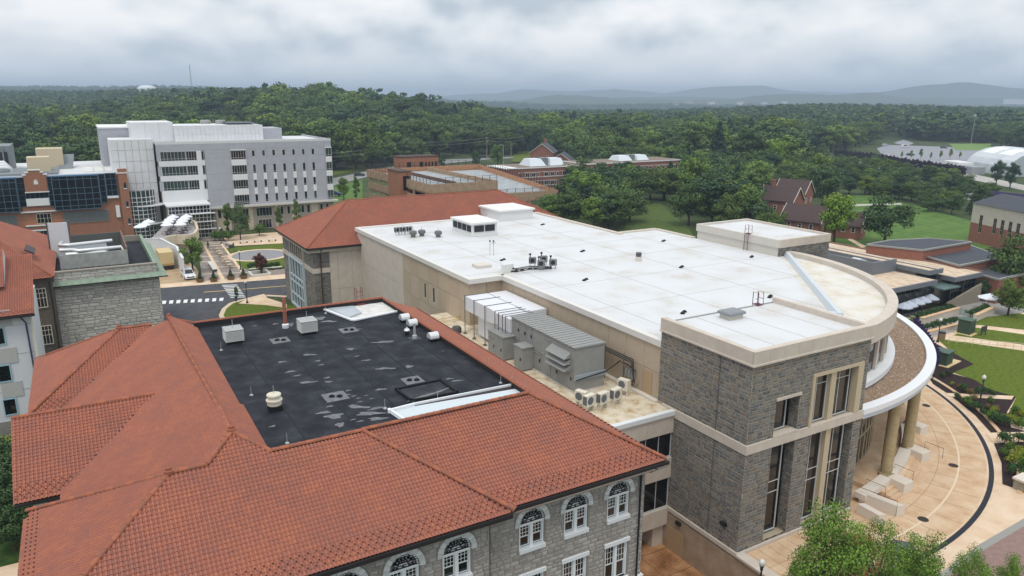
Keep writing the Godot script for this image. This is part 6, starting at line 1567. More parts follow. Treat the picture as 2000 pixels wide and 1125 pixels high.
	bxp(pn, "panel", [-4.4, Y + 0.4, -113.0, -2.2, Y + 5.0, -112.8], plain("blank_panel", rgb(206, 208, 212), 0.6)); bxp(pn, "edge_post", [-2.2, Y + 0.4, -113.0, -1.95, Y + 5.2, -112.75], plain("post_dk", rgb(92, 88, 88), 0.6)); bxp(pn, "edge_post", [-4.6, Y + 0.4, -113.0, -4.42, Y + 5.1, -112.75], plain("post_dk", rgb(92, 88, 88), 0.6))
	flush_stones(t, "stone", 290)
	# residence with white walls and tiled roofs
	var r := thing("white_residence", "white walled residence with red tile roofs at the pale stone block", "building")
	bxp(r, "white_wall", [-30, 2.6, -94, -5.7, 13.1, -81.6], plain("render_white", rgb(206, 209, 214), 0.85)); bxp(r, "stone_base", [-30, 0, -94, -5.65, 2.6, -81.5], mottled("lab_stone2", [rgb(120, 116, 112), rgb(136, 132, 128), rgb(150, 146, 140)], 2.0, 0.9, 0.6, 95))
	for y in [10.3, 6.6, 3.2]:
		simple_window(r, -9.0, y, -81.5, 1.1, 1.7, plain("bluish", rgb(150, 190, 206), 0.5), glass("old_glass", Color(0.05, 0.06, 0.065))); bxp(r, "grey_panel", [-8.9, y + 1.8, -81.58, -7.2, y + 3.3, -81.52], plain("panel_grey", rgb(178, 178, 176), 0.8))
	for y in [12.0, 9.2, 5.6]: bxp(r, "groove", [-30, y, -81.6, -5.7, y + 0.05, -81.57], plain("groove", rgb(176, 178, 182), 0.8))
	g = G.new(); g.tube([Vector3(-6.5, 12.9, -81.2), Vector3(-6.1, 12.2, -81.4), Vector3(-6.0, 2.6, -81.4)], 0.08, 6); part(r, "downspout", g, plain("navy_pipe", rgb(56, 52, 84), 0.5))
	bxp(r, "corner_strip", [-5.72, 2.6, -81.9, -5.55, 13.1, -81.5], plain("cream_strip", rgb(214, 210, 196), 0.8))
	bxp(r, "dark_stone_wall", [-6.5, 0, -104, -4.2, 13.0, -97.5], mottled("dark_stone", [rgb(96, 88, 80), rgb(108, 100, 92), rgb(120, 112, 103)], 2.0, 0.9, 0.6, 96))
	for y in [9.6, 5.2, 1.0]: window(r, Vector3(-5.95, y, -97.4), Vector3.RIGHT, Vector3.BACK, 1.05, 2.3, [0.33, 0.66], [0.5, 0.75], plain("cream_fr", rgb(206, 198, 176), 0.6), glass("old_glass", Color(0.05, 0.06, 0.065)), 0.09, 0.02)
	g = G.new(); g.tube([Vector3(-4.45, 12.6, -97.3), Vector3(-4.45, 0, -97.3)], 0.09, 6); part(r, "downspout", g, plain("gutter", rgb(38, 34, 36), 0.5))
	var e := 13.15
	tile_roof(r, [
		{"poly": pv([[-30, -80.8], [-5.3, -80.8], [-5.3, -90.5], [-30, -90.5]]), "p": Vector3(0, e, -80.8), "down": Vector2(0, 1), "slope": 0.40, "guards": 2},
		{"poly": pv([[-30, -96.6], [-3.9, -96.6], [-10.2, -106.0], [-30, -106.0]]), "p": Vector3(0, e, -96.6), "down": Vector2(0, 1), "slope": 0.45, "guards": 4},
		{"poly": pv([[-3.9, -96.6], [-3.9, -124.0], [-10.2, -118.0], [-10.2, -106.0]]), "p": Vector3(-3.9, e, -100), "down": Vector2(1, 0), "slope": 0.62}], 0, 14)
	ridge(r, Vector3(-3.9, e + 0.1, -96.6), Vector3(-10.2, e + 4.0, -106.0), 0.14, 0.45, false)
	bxp(r, "eave_gutter", [-30, e - 0.25, -80.85, -5.25, e - 0.02, -80.7], plain("gutter", rgb(38, 34, 36), 0.5))
	g = G.new(); g.tri(Vector3(-7.6, e + 1.8, -85.0), Vector3(-7.6, e + 5.0, -88.8), Vector3(-7.6, e + 4.4, -90.0)); g.tri(Vector3(-7.6, e + 1.8, -85.0), Vector3(-7.6, e + 4.4, -90.0), Vector3(-7.6, e + 2.2, -90.2)); part(r, "dormer_cheek", g, plain("render_white", rgb(206, 209, 214), 0.85))
	tile_roof(r, [{"poly": pv([[-20, -84.6], [-7.6, -84.6], [-7.6, -89.0], [-20, -89.0]]), "p": Vector3(0, e + 2.0, -84.6), "down": Vector2(0, 1), "slope": 0.66}], 0, 15)
	g = G.new(); g.obox(Vector3(-6.6, e + 2.6, -104.5), Vector3(0.9, -0.56, 0), Vector3(0.08, 0.14, 0), Vector3(0, 0, 3.6)); part(r, "roof_window", g, plain("purple_flash", rgb(52, 42, 48), 0.6))
# ---------------------------------------------------------------- parking garage
func fence_run(t: Node3D, pts: Array, h: float, step: float, m: Material) -> void:
	for i in pts.size() - 1:
		var a: Vector3 = pts[i]; var b: Vector3 = pts[i + 1]; var n := maxi(1, int((b - a).length() / step))
		for k in n + 1:
			var p := a.lerp(b, k / float(n)); var g := G.new(); g.box(p.x - 0.05, p.y, p.z - 0.05, p.x + 0.05, p.y + h, p.z + 0.05); part(t, "fence_post", g, m)
		for y in [0.15, 0.5, 0.85, h - 0.1]:
			var g := G.new(); g.tube([a + Vector3.UP * y, b + Vector3.UP * y], 0.035, 4, false); part(t, "fence_rail", g, m)
func build_garage() -> void:
	var t := thing("parking_garage", "tan concrete parking garage with brick stair towers and black fences", "parking garage")
	var co := mottled("garage_tan", [rgb(150, 126, 104), rgb(166, 142, 118), rgb(178, 154, 130)], 5.0, 0.9, 0.4, 101); var dkk := mottled("deck_grey", [rgb(140, 146, 150), rgb(158, 164, 168), rgb(172, 178, 182)], 8.0, 0.8, 0.4, 102); var br: Material = MT["brick"]; var bf := plain("black_fence", rgb(34, 34, 38), 0.6)
	var Z := -171.5; var W := 75.5
	for y in [9.3, 5.9, 2.5]: bxp(t, "floor_slab", [W + 0.4, y, -217, 113 if y < 8 else 94.8, y + 0.4, Z - 0.5], co)
	bxp(t, "inner_wall", [W + 0.4, 0, -203, 113, 7.2, -202.6], co)
	bxp(t, "upper_deck", [W + 0.3, 10.4, -217, 95.0, 10.8, Z - 0.4], dkk)
	for y in [9.8, 6.4, 3.0, -0.4]:
		bxp(t, "front_band", [W, y, Z - 0.4, 95.0, y + (2.2 if y > 9 else 2.0), Z], co); bxp(t, "side_band", [W, y, -217.4, W + 0.4, y + (2.2 if y > 9 else 2.0), Z - 0.4], co)
	for k in 6:
		bxp(t, "front_column", [W + 0.5 + k * 3.7, 0, Z - 0.5, W + 1.1 + k * 3.7, 9.8, Z - 0.05], co)
		bxp(t, "side_column", [W + 0.04, 0, -217 + k * 8.6, W + 0.36, 9.8, -216.2 + k * 8.6], co)
	# sloping ramp on the right
	var g := G.new()
	g.quad(Vector3(95.0, 7.3, Z), Vector3(114, 7.3, Z), Vector3(114, 10.4, -217), Vector3(95.0, 10.4, -217)); part(t, "ramp_deck", g, dkk)
	g = G.new()
	for x in [113.7]:
		g.quad(Vector3(x, 6.2, Z), Vector3(x, 8.5, Z), Vector3(x, 12.0, -218), Vector3(x, 9.4, -218)); g.quad(Vector3(x + 0.35, 6.2, Z), Vector3(x + 0.35, 9.4, -218), Vector3(x + 0.35, 12.0, -218), Vector3(x + 0.35, 8.5, Z)); g.quad(Vector3(x, 8.5, Z), Vector3(x + 0.35, 8.5, Z), Vector3(x + 0.35, 12.0, -218), Vector3(x, 12.0, -218))
	part(t, "ramp_parapet", g, mottled("garage_orange", [rgb(168, 122, 92), rgb(182, 138, 106), rgb(192, 150, 120)], 5.0, 0.9, 0.4, 103))
	for y in [6.1, 2.3]: bxp(t, "ramp_band", [95.0, y, Z - 0.4, 114.05, y + 2.4, Z], co)
	for x in [95.1, 104.5, 113.4]: bxp(t, "ramp_column", [x, 0, Z - 0.5, x + 0.6, 6.1, Z - 0.02], co)
	bxp(t, "mid_parapet", [94.7, 7.4, -217, 95.1, 12.0, Z - 0.4], co); bxp(t, "back_parapet", [W, 9.4, -218.4, 114, 12.0, -218], MT["garage_orange"])
	for k in 9: bxp(t, "deck_barrier", [85.0, 10.8, -214.0 + k * 4.2, 85.5, 11.7, -210.4 + k * 4.2], plain("barrier_brown", rgb(112, 92, 82), 0.9))
	# brick stair tower and roof lodge
	bxp(t, "stair_tower", [73.6, 0, -195.5, 77.0, 13.9, -187], br); bxp(t, "stair_tower_roof", [73.4, 13.9, -195.7, 77.2, 14.1, -186.8], plain("dark_cap", rgb(84, 72, 66), 0.8))
	simple_window(t, 74.6, 9.0, -186.9, 1.8, 3.8, bf, glass(), [], [0.5]); simple_window(t, 74.6, 4.2, -186.9, 1.8, 2.6, bf, glass(), [], [])
	var a := at(783, 333, 10.8)
	bxp(t, "roof_lodge", [a.x, 10.8, a.z - 6.0, a.x + 13.0, 14.8, a.z], br); bxp(t, "lodge_cap", [a.x - 0.2, 14.8, a.z - 6.2, a.x + 13.2, 15.1, a.z + 0.2], plain("dark_cap", rgb(84, 72, 66), 0.8))
	for q in [[2.2, 1.3, 2.4], [6.4, 1.3, 2.4]]: simple_window(t, a.x + q[0], 10.9, a.z + 0.06, q[1], q[2], bf, glass())
	for k in 4: simple_window(t, a.x + 8.3 + k * 1.15, 11.6, a.z + 0.06, 0.55, 1.5, bf, glass())
	var fe := thing("garage_fence", "black picket fence along the parking garage parapets", "fence")
	fence_run(fe, [Vector3(94.8, 12.0, Z - 0.2), Vector3(W + 0.2, 12.0, Z - 0.2), Vector3(W + 0.2, 12.0, -186.8)], 1.6, 2.0, bf); fence_run(fe, [Vector3(W + 0.2, 12.0, -195.7), Vector3(W + 0.2, 12.0, -218), Vector3(114, 12.0, -218.2)], 1.6, 2.4, bf)
	fence_run(fe, [Vector3(113.9, 8.5, Z - 0.2), Vector3(113.9, 12.0, -218)], 1.8, 1.5, bf); fence_run(fe, [Vector3(113.9, 8.5, Z - 0.2), Vector3(95.2, 8.5, Z - 0.2)], 1.2, 2.6, bf)
# ---------------------------------------------------------------- dormitory, houses, right-hand buildings
func gable_house(called: String, label: String, p: Vector3, turn: float, w: float, d: float, eave: float, ridge_h: float, wall: Material, roof: Material, group := "", chim := true) -> Node3D:
	var t := thing(called, label, "house", group, p, turn)
	var g := G.new(); g.box(-w / 2, -3, -d / 2, w / 2, eave, d / 2)
	for s in [-1.0, 1.0]: g.tri(Vector3(-w / 2, eave, d / 2 * s), Vector3(w / 2, eave, d / 2 * s), Vector3(0, ridge_h - 0.1, d / 2 * s))
	part(t, "wall", g, wall)
	var ov := 0.4; var k := (ridge_h - eave) / (w / 2)
	for s in [-1.0, 1.0]:
		g = G.new(); var lo := Vector3(s * (w / 2 + ov), eave - ov * k, -d / 2 - ov); var hi := Vector3(0, ridge_h, -d / 2 - ov); var L := Vector3(0, 0, d + 2 * ov)
		g.quad(lo, hi, hi + L, lo + L); g.quad(lo - Vector3.UP * 0.2, lo + L - Vector3.UP * 0.2, hi + L - Vector3.UP * 0.2, hi - Vector3.UP * 0.2); part(t, "roof_slope", g, roof)
		for e in [-d / 2 - ov, d / 2 + ov]:
			g = G.new(); g.obox(Vector3(lo.x, lo.y - 0.25, e - 0.06), hi - Vector3(lo.x, lo.y, hi.z), Vector3.UP * 0.27, Vector3(0, 0, 0.12)); part(t, "barge_board", g, plain("barge", rgb(208, 202, 192), 0.7))
	for s in [-1.0, 1.0]:
		for x in [-w * 0.25, w * 0.25]:
			var f := window(t, Vector3(x - 0.5, eave * 0.45, d / 2 + 0.02), Vector3.RIGHT, Vector3.BACK, 1.0, 1.5, [], [0.5], plain("lab_white", rgb(222, 223, 224), 0.55), glass(), 0.09, 0.0, false) if s > 0 else null
		for j in 3: window(t, Vector3(-w / 2 - 0.02, eave * 0.45, -d * 0.32 + j * d * 0.28), Vector3(0, 0, 1), Vector3.LEFT, 0.9, 1.4, [], [0.5], plain("lab_white", rgb(222, 223, 224), 0.55), glass(), 0.09, 0.0, false) if s > 0 else null
	if chim:
		g = G.new(); g.box(-0.6, eave, -d * 0.3, 0.6, ridge_h + 1.5, -d * 0.3 + 0.9); g.box(-0.7, ridge_h + 1.5, -d * 0.3 - 0.1, 0.7, ridge_h + 1.7, -d * 0.3 + 1.0); part(t, "chimney", g, wall)
	return t
func build_dormitory() -> void:
	var t := thing("brick_dormitory", "long brick dormitory with white window bands and sloped white roof screens", "building")
	var br := mottled("brick_dorm", [rgb(130, 88, 74), rgb(144, 99, 84), rgb(156, 110, 95)], 1.8, 0.9, 0.6, 111); var wh := plain("lab_white", rgb(222, 223, 224), 0.55); var gl := glass()
	for w in [[127.0, 158.0, -222.0, 9.4, 11], [158.0, 203.0, -219.5, 10.0, 15]]:
		bxp(t, "wall", [w[0], 0, w[2] - 15, w[1], w[3], w[2]], br); bxp(t, "roof_edge", [w[0] - 0.2, w[3], w[2] - 15.2, w[1] + 0.2, w[3] + 0.35, w[2] + 0.2], wh); bxp(t, "flat_roof", [w[0] + 0.2, w[3] + 0.3, w[2] - 14.8, w[1] - 0.2, w[3] + 0.4, w[2] - 0.2], plain("tar_roof", rgb(128, 116, 106), 0.9))
		for f in 3:
			var y: float = w[3] - 2.9 - f * 3.0
			bxp(t, "white_string", [w[0], y - 0.25, w[2], w[1], y - 0.05, w[2] + 0.06], wh); bxp(t, "white_string", [w[0], y + 1.5, w[2], w[1], y + 1.62, w[2] + 0.05], wh)
			for k in w[4]:
				var x: float = w[0] + 1.6 + k * (w[1] - w[0] - 2.5) / w[4]
				simple_window(t, x, y, w[2] + 0.05, 0.7 if k % 3 == 1 else 1.7, 1.4, wh, gl if (k * 7 + f) % 3 else glass("lab_glass_green"), [] if k % 3 == 1 else [0.5])
	bxp(t, "corner_block", [124.5, 0, -232, 129.0, 9.8, -219.0], br); bxp(t, "corner_cap", [124.3, 9.8, -232.2, 129.2, 10.1, -218.8], wh)
	for q in [[138.0, -229.0], [176.0, -227.0]]:
		for s in [0.0, 8.5]:
			var g := G.new(); var x: float = q[0] + s; var z: float = q[1]
			g.quad(Vector3(x - 0.3, 9.8, z + 4), Vector3(x + 0.6, 12.2, z + 2), Vector3(x + 5.2, 12.2, z + 2), Vector3(x + 6.4 if s == 0 else x + 5.8, 9.8, z + 4)); g.quad(Vector3(x - 0.3, 9.8, z - 4), Vector3(x + 0.6, 12.2, z - 2), Vector3(x + 0.6, 12.2, z + 2), Vector3(x - 0.3, 9.8, z + 4)); g.quad(Vector3(x + 6.0, 9.8, z + 4), Vector3(x + 5.2, 12.2, z + 2), Vector3(x + 5.2, 12.2, z - 2), Vector3(x + 6.0, 9.8, z - 4)); g.quad(Vector3(x + 0.6, 12.2, z - 2), Vector3(x + 5.2, 12.2, z - 2), Vector3(x + 5.2, 12.2, z + 2), Vector3(x + 0.6, 12.2, z + 2))
			part(t, "roof_screen", g, plain("screen_white", rgb(206, 214, 222), 0.5))
		bxp(t, "roof_plant", [q[0] + 6.2, 9.8, q[1] - 2, q[0] + 8.3, 12.4, q[1] + 2], MT["plant_grey"])
func build_right_buildings() -> void:
	var slate := mottled("slate", [rgb(70, 58, 58), rgb(84, 70, 70), rgb(98, 82, 80)], 2.0, 0.85, 0.6, 121); var slg := mottled("slate_grey", [rgb(70, 74, 80), rgb(82, 86, 92), rgb(96, 100, 104)], 2.0, 0.85, 0.6, 122)
	var br: Material = MT["brick_dorm"]
	var p1 := at(1062, 318, 3.0); var p2 := at(1098, 326, 3.0)
	gable_house("brick_cottage", "small brick cottage with chimney and white framed windows on the green slope", Vector3(p1.x, 3, p1.z), -0.7, 11, 15, 5.5, 9.5, br, slg)
	gable_house("brick_cottage", "low brick cottage with grey roof just behind the dormitory", Vector3(p2.x, 2, p2.z), -0.7, 10, 14, 4.0, 7.5, br, slg, "", false)
	gable_house("brick_townhouse", "brick townhouse with dark gable roof and big chimney, half hidden in trees", at(1522, 424), 0.3, 7.5, 10, 5.5, 9.0, br, slate, "brick townhouses by the lawn"); gable_house("brick_townhouse", "tall rear brick townhouse with dark gable roof by the lawn", at(1548, 410), 0.3, 7, 9, 6.0, 9.4, br, slate, "brick townhouses by the lawn", false); gable_house("brick_townhouse", "lower brick townhouse with broad brown roof beside the yellow green tree", at(1572, 456), 0.3, 8, 10, 4.0, 7.4, br, slate, "brick townhouses by the lawn", false)
	gable_house("brick_townhouse", "brick gable with chimney behind the yellow green tree", at(1650, 462), 0.4, 6, 8, 3.6, 6.4, br, slate, "brick townhouses by the lawn")
	gable_house("far_cottage", "pale cottage showing between trees behind the brick hall", at(150, 285, 0) + Vector3(0, 4, 0), 0.3, 9, 10, 5.0, 8.5, plain("cottage_white", rgb(200, 204, 206), 0.8), slg); gable_house("far_cottage", "grey porch house among trees beside the white laboratory", at(652, 325, 0), -0.2, 10, 9, 5.5, 9.0, plain("cottage_grey", rgb(150, 154, 158), 0.8), slg); gable_house("far_cottage", "reddish house among trees beyond the grove", at(1450, 316, 0), -0.5, 12, 14, 7.0, 12.0, br, slg)
	# glass fronted pavilion
	var t := thing("glass_pavilion", "low glass fronted pavilion with tan flat roofs and grey fascias", "building")
	var tr := mottled("tan_roof", [rgb(186, 164, 140), rgb(204, 184, 162), rgb(214, 198, 178)], 6.0, 0.85, 0.35, 131); var fa := plain("fascia_grey", rgb(108, 114, 122), 0.5); var gl := glass("pav_glass", Color(0.045, 0.06, 0.06)); var fr := plain("mull_dark", rgb(78, 84, 88), 0.5)
	for q in [[98.0, -66.0, 117.4, -97.0, 5.0], [121.2, -65.4, 129.4, -97.0, 5.05], [117.4, -67.5, 121.2, -97.0, 6.2]]:
		bxp(t, "roof_fascia", [q[0], q[4] - 0.75, q[3], q[2], q[4], q[1]], fa); var g := G.new(); g.sheet([Vector2(q[0] + 0.3, q[3]), Vector2(q[2] - 0.3, q[3]), Vector2(q[2] - 0.3, q[1] - 0.3), Vector2(q[0] + 0.3, q[1] - 0.3)], q[4] + 0.01); part(t, "roof_sheet", g, tr)
		window(t, Vector3(q[0] + 0.4, 0.05, q[1] - 0.9), Vector3.RIGHT, Vector3.BACK, q[2] - q[0] - 0.8, q[4] - 0.85, range(1, 14).map(func(k): return k / 14.0) if q[2] - q[0] > 10 else [0.17, 0.33, 0.5, 0.67, 0.83], [0.55, 0.78], fr, gl, 0.1, 0.0)
		bxp(t, "room", [q[0] + 0.4, 0, q[3], q[2] - 0.4, q[4] - 0.76, q[1] - 2.5], MT["dark_room"])
	bxp(t, "roof_rail", [119.2, 6.21, -97, 119.35, 6.35, -67.6], fa); bxp(t, "roof_curb", [129.2, 5.05, -97, 129.4, 5.3, -65.5], plain("red_curb", rgb(140, 110, 100), 0.8)); bxp(t, "teal_canopy", [117.0, 3.6, -67.4, 121.6, 3.8, -64.6], plain("teal_can", rgb(86, 108, 106), 0.5))
	for x in [121.6, 125.4, 129.1]: bxp(t, "steel_post", [x, 0, -66.3, x + 0.18, 4.3, -66.1], fr)
	for q in [[111.2, -73.6, 121.0, -73.3], [110.9, -88, 111.2, -73.3], [111.2, -88.2, 117.3, -87.9]]: bxp(t, "plant_screen", [q[0], 5.0, q[1], q[2] if q[2] < 117.4 else 117.3, 7.1, q[3]], fa)
	rng.seed = 61
	for k in 9: 
		var x := rng.randf_range(111.8, 115.6); var z := rng.randf_range(-86.5, -75.0); bxp(t, "roof_unit", [x, 5.02, z, x + rng.randf_range(0.7, 1.5), 5.6 + rng.randf() * 1.1, z + rng.randf_range(0.7, 1.8)], [plain("unit_grey", rgb(150, 151, 150), 0.5), plain("unit_dark", rgb(84, 86, 90), 0.6), MT["white_metal"]][k % 3])
	# brick wing with dark roofs
	var k := thing("dark_roofed_brick_wing", "low brick building with stepped dark grey roofs beside glass pavilion", "building")
	for q in [[[[1693, 478], [1803, 489], [1897, 473], [1815, 466], [1738, 470]], 7.0], [[[1803, 500], [1874, 519], [1958, 503], [1890, 478]], 5.6], [[[1875, 527], [1951, 546], [2050, 524], [1985, 503]], 4.2]]:
		var poly := pts2(q[0], q[1])
		var g := G.new(); g.prism(poly, 0, q[1] - 0.15); part(k, "wall", g, br); g = G.new(); g.sheet(poly, q[1] - 0.02); part(k, "roof_sheet", g, mottled("dark_roof", [rgb(64, 68, 76), rgb(76, 80, 88), rgb(90, 94, 100)], 3.0, 0.8, 0.5, 133))
		for i in poly.size():
			var a: Vector2 = poly[i]; var b: Vector2 = poly[(i + 1) % poly.size()]; var d := (b - a).normalized(); var s := Vector2(-d.y, d.x) * 0.16; g = G.new(); g.prism([a - s, b - s, b + s, a + s], q[1] - 0.14, q[1] + 0.16); part(k, "roof_coping", g, plain("cop_grey", rgb(150, 150, 148), 0.7))
	var l := thing("arched_window_hall", "beige topped brick hall with a row of arched windows by the lawn", "building")
	var o := at(1890, 470, 0); var ux := (at(1975, 492, 0) - o).normalized(); var nr := Vector3(-ux.z, 0, ux.x)
	if nr.dot(Vector3(-1, 0, 0)) < 0.0 and nr.z < 0.0: nr = -nr
	var hh := []
	for i in 5: hh.append(Rect2(7.0 + i * 2.3, 3.0, 1.1, 3.6))
	hh.append(Rect2(2.6, 2.5, 1.1, 4.2))
	var g := G.new(); holed(g, o, ux, nr, 24.0, 4.6, hh.map(func(r): return r.intersection(Rect2(0, 0, 24, 4.6))), 0.3); part(l, "brick_wall", g, br)
	g = G.new(); holed(g, o + Vector3.UP * 4.6, ux, nr, 24.0, 4.6, hh.map(func(r): return Rect2(r.position.x, 0, r.size.x, r.end.y - 4.6)), 0.3); part(l, "beige_wall", g, MT["beige_panel"])
	for r in hh: window(l, o + ux * r.position.x + Vector3.UP * r.position.y, ux, nr, r.size.x, r.size.y, [0.5], [0.33, 0.66], plain("stone_fr", rgb(176, 166, 150), 0.7), gl, 0.08, 0.15)
	g = G.new(); var bk := -nr * 14.0; g.obox(o + bk, ux * 24.0, Vector3.UP * 8.9, -bk * 0.97); part(l, "core_wall", g, MT["beige_panel"]); g = G.new(); g.quad(o + Vector3.UP * 9.2 + nr * 0.4, o + Vector3.UP * 11.4 + bk * 0.5, o + ux * 24 + Vector3.UP * 11.4 + bk * 0.5, o + ux * 24 + Vector3.UP * 9.2 + nr * 0.4); g.quad(o + Vector3.UP * 9.2 + bk, o + ux * 24 + Vector3.UP * 9.2 + bk, o + ux * 24 + Vector3.UP * 11.4 + bk * 0.5, o + Vector3.UP * 11.4 + bk * 0.5); part(l, "roof_slope", g, mottled("dark_roof", [rgb(64, 68, 76), rgb(76, 80, 88), rgb(90, 94, 100)], 3.0, 0.8, 0.5, 133))
	# vaulted sports dome
	var m := thing("fabric_sports_hall", "white barrel vaulted fabric sports hall beside the parking lot", "sports hall")
	var P0 := at(1884, 331, 0); var P1 := at(1966, 345, 0); var ax := P1 - P0; var sd := Vector3(-ax.z, 0, ax.x).normalized()
	if sd.dot(cam_r) < 0.0: sd = -sd
	var n := 12; var Wd := 34.0; var prof := []
	for i in n + 1:
		var a := PI * i / n; prof.append(sd * (Wd / 2 - cos(a) * Wd / 2) + Vector3.UP * (pow(sin(a), 0.75) * 11.5))
	g = G.new()
	for i in n: g.quad(P0 + prof[i], P0 + prof[i + 1], P1 + prof[i + 1], P1 + prof[i])
	part(m, "vault", g, mottled("fabric", [rgb(188, 194, 200), rgb(200, 206, 212), rgb(210, 215, 220)], 20.0, 0.6, 0.3, 141))
	g = G.new(); var e0 := []; for i in n + 1: e0.append(P1 + prof[i] * 0.999)
	g.poly(e0); part(m, "end_wall", g, plain("fabric_end", rgb(172, 180, 188), 0.7))
	for q in [[0.1, 0.38], [0.5, 0.78]]:
		g = G.new()
		for i in [3, 4]: g.quad(P0 + ax * q[0] + prof[i] * 1.004, P0 + ax * q[0] + prof[i + 1] * 1.004, P0 + ax * q[1] + prof[i + 1] * 1.004, P0 + ax * q[1] + prof[i] * 1.004)
		part(m, "skylight", g, plain("fab_sky", rgb(232, 236, 240), 0.5))
	var an := thing("white_annex", "small white annex building with curved end near the sports hall", "building"); var q0 := at(1840, 331, 0)
	g = G.new(); g.obox(q0, ax.normalized() * 14.0, Vector3.UP * 4.5, sd * 7.0); part(an, "wall", g, plain("lab_white", rgb(222, 223, 224), 0.55)); g = G.new(); g.obox(q0 + ax.normalized() * 14.0, ax.normalized() * 12.0, Vector3.UP * 3.4, sd * 6.0); part(an, "grey_wing", g, plain("cottage_grey", rgb(150, 154, 158), 0.8))
# ---------------------------------------------------------------- roads, paving, lawns
const DC := Vector2(50.8, -65.0)
func build_grounds() -> void:
	var asph := mottled("asphalt", [rgb(72, 73, 78), rgb(80, 81, 86), rgb(90, 91, 95)], 6.0, 0.9, 0.5, 151); var conc := mottled("concrete_tan", [rgb(192, 160, 128), rgb(202, 173, 142), rgb(209, 183, 154), rgb(213, 190, 163)], 14.0, 0.9, 0.3, 152, 0.012, 0.0, 512)
	var conl := mottled("concrete_cream", [rgb(206, 178, 148), rgb(216, 192, 166), rgb(222, 202, 180)], 9.0, 0.9, 0.3, 153); var lawn := mottled("lawn", [rgb(66, 84, 26), rgb(82, 99, 33), rgb(97, 111, 40), rgb(113, 122, 48)], 5.0, 0.95, 0.5, 154, 0.015, 1.5, 512)
	var mulch := mottled("mulch", [rgb(38, 30, 32), rgb(52, 42, 42), rgb(68, 54, 52)], 1.5, 0.95, 0.7, 155); var pav := mottled("pavers", [rgb(128, 118, 112), rgb(142, 132, 126), rgb(156, 146, 139)], 4.0, 0.9, 0.5, 156); var kerb := plain("kerb", rgb(206, 188, 164), 0.9); var paint := plain("road_paint", rgb(222, 224, 226), 0.7)
	# left: road, crossings
	ground_sheet("road", pts2([[200, 572], [295, 564], [700, 533], [700, 568], [565, 582], [520, 580], [490, 583], [452, 594], [438, 606], [430, 618], [440, 640], [440, 700], [250, 700]]), 0.0, asph)
	ground_sheet("pavement", pts2([[200, 565], [295, 556], [395, 549], [700, 523], [700, 533], [295, 564], [200, 572]]), 0.006, conl)
	ground_sheet("service_yard", pts2([[285, 500], [345, 488], [385, 525], [396, 549], [295, 556]]), 0.004, mottled("yard", [rgb(158, 134, 104), rgb(176, 154, 126), rgb(190, 170, 144)], 6.0, 0.9, 0.4, 157))
	ground_sheet("paved_walk", pts2([[385, 470], [408, 455], [430, 462], [438, 466], [493, 530], [600, 522], [600, 531], [395, 549]]), 0.008, pav)
	for k in 10:
		var y := 474.0 + k * k * 0.75; var x0 := 386.0 + k * 1.2; var x1 := 432.0 + k * 6.4
		ground_sheet("paving_band", pts2([[x0, y], [x1, y - 3.4], [x1 + 0.8, y - 2.4], [x0 + 0.3, y + 1.1]]), 0.012, plain("band_cream", rgb(196, 184, 168), 0.9))
	ground_sheet("path_strip", pts2([[392, 470], [396, 470], [440, 546], [432, 547]]), 0.016, conl); ground_sheet("path_strip", pts2([[426, 470], [430, 470], [476, 530], [470, 531]]), 0.016, conl)
	ground_sheet("forecourt", pts2([[395, 466], [425, 462], [640, 446], [640, 470], [432, 482]]), 0.005, conl)
	ground_sheet("lawn", pts2([[435, 485], [640, 468], [640, 512], [482, 526], [462, 520]]), 0.012, lawn)
	var c := at2(506, 498); var disc := []; var d2 := []; var d3 := []
	for k in 32:
		var a := TAU * k / 32; disc.append(c + Vector2(cos(a), sin(a)) * 6.6); d2.append(c + Vector2(cos(a), sin(a)) * 5.6)
	ground_sheet("path_ring", disc, 0.018, conl); ground_sheet("paved_circle", d2, 0.024, mottled("circle_grey", [rgb(128, 128, 132), rgb(142, 142, 146), rgb(154, 154, 157)], 3.0, 0.9, 0.5, 158)); ground_sheet("path_strip", pts2([[446, 502], [476, 499], [476, 501], [448, 505]]), 0.02, conl)
	ground_sheet("lawn", pts2([[440, 600], [452, 592], [490, 586], [552, 598], [700, 590], [700, 640], [445, 640], [433, 616]]), 0.1, lawn); ground_sheet("pavement", pts2([[466, 594], [488, 582], [516, 575], [522, 583], [560, 595], [560, 603], [520, 597]]), 0.11, conl)
	var kl := pts2([[445, 640], [432, 617], [438, 604], [452, 593], [488, 583], [520, 578], [560, 580]]); kerb_line("kerb", kl, 0.7, 0.0, 0.12, kerb); kerb_line("kerb", pts2([[308, 602], [316, 612], [310, 622]]), 0.4, 0.0, 0.12, kerb)
	var mk := G.new()
	for k in 11:
		var x := 288.0 + k * 14.0
		var p := pts2([[x, 595.5 - k * 0.75], [x + 7.5, 595.0 - k * 0.75], [x + 9.0, 588.5 - k * 0.7], [x + 1.2, 589.0 - k * 0.7]]); mk.sheet(p, 0.008)
	for k in 9:
		var f := k / 8.0; var xl: float = lerpf(433, 450, f); var xr: float = lerpf(463, 479, f); var y: float = lerpf(557, 580.5, pow(f, 1.05))
		mk.sheet(pts2([[xl, y], [xr, y - 1.2], [xr + 0.6, y - 0.1], [xl + 0.6, y + 1.1]]), 0.008)
	setting("crossing_stripes", mk, paint)
	ground_sheet("centre_line", pts2([[398, 570], [470, 565], [470, 566], [398, 571.2]]), 0.008, plain("yellow_line", rgb(190, 166, 120), 0.8)); ground_sheet("centre_line", pts2([[474, 564.6], [700, 546], [700, 547], [474, 565.6]]), 0.008, plain("yellow_line", rgb(190, 166, 120), 0.8))
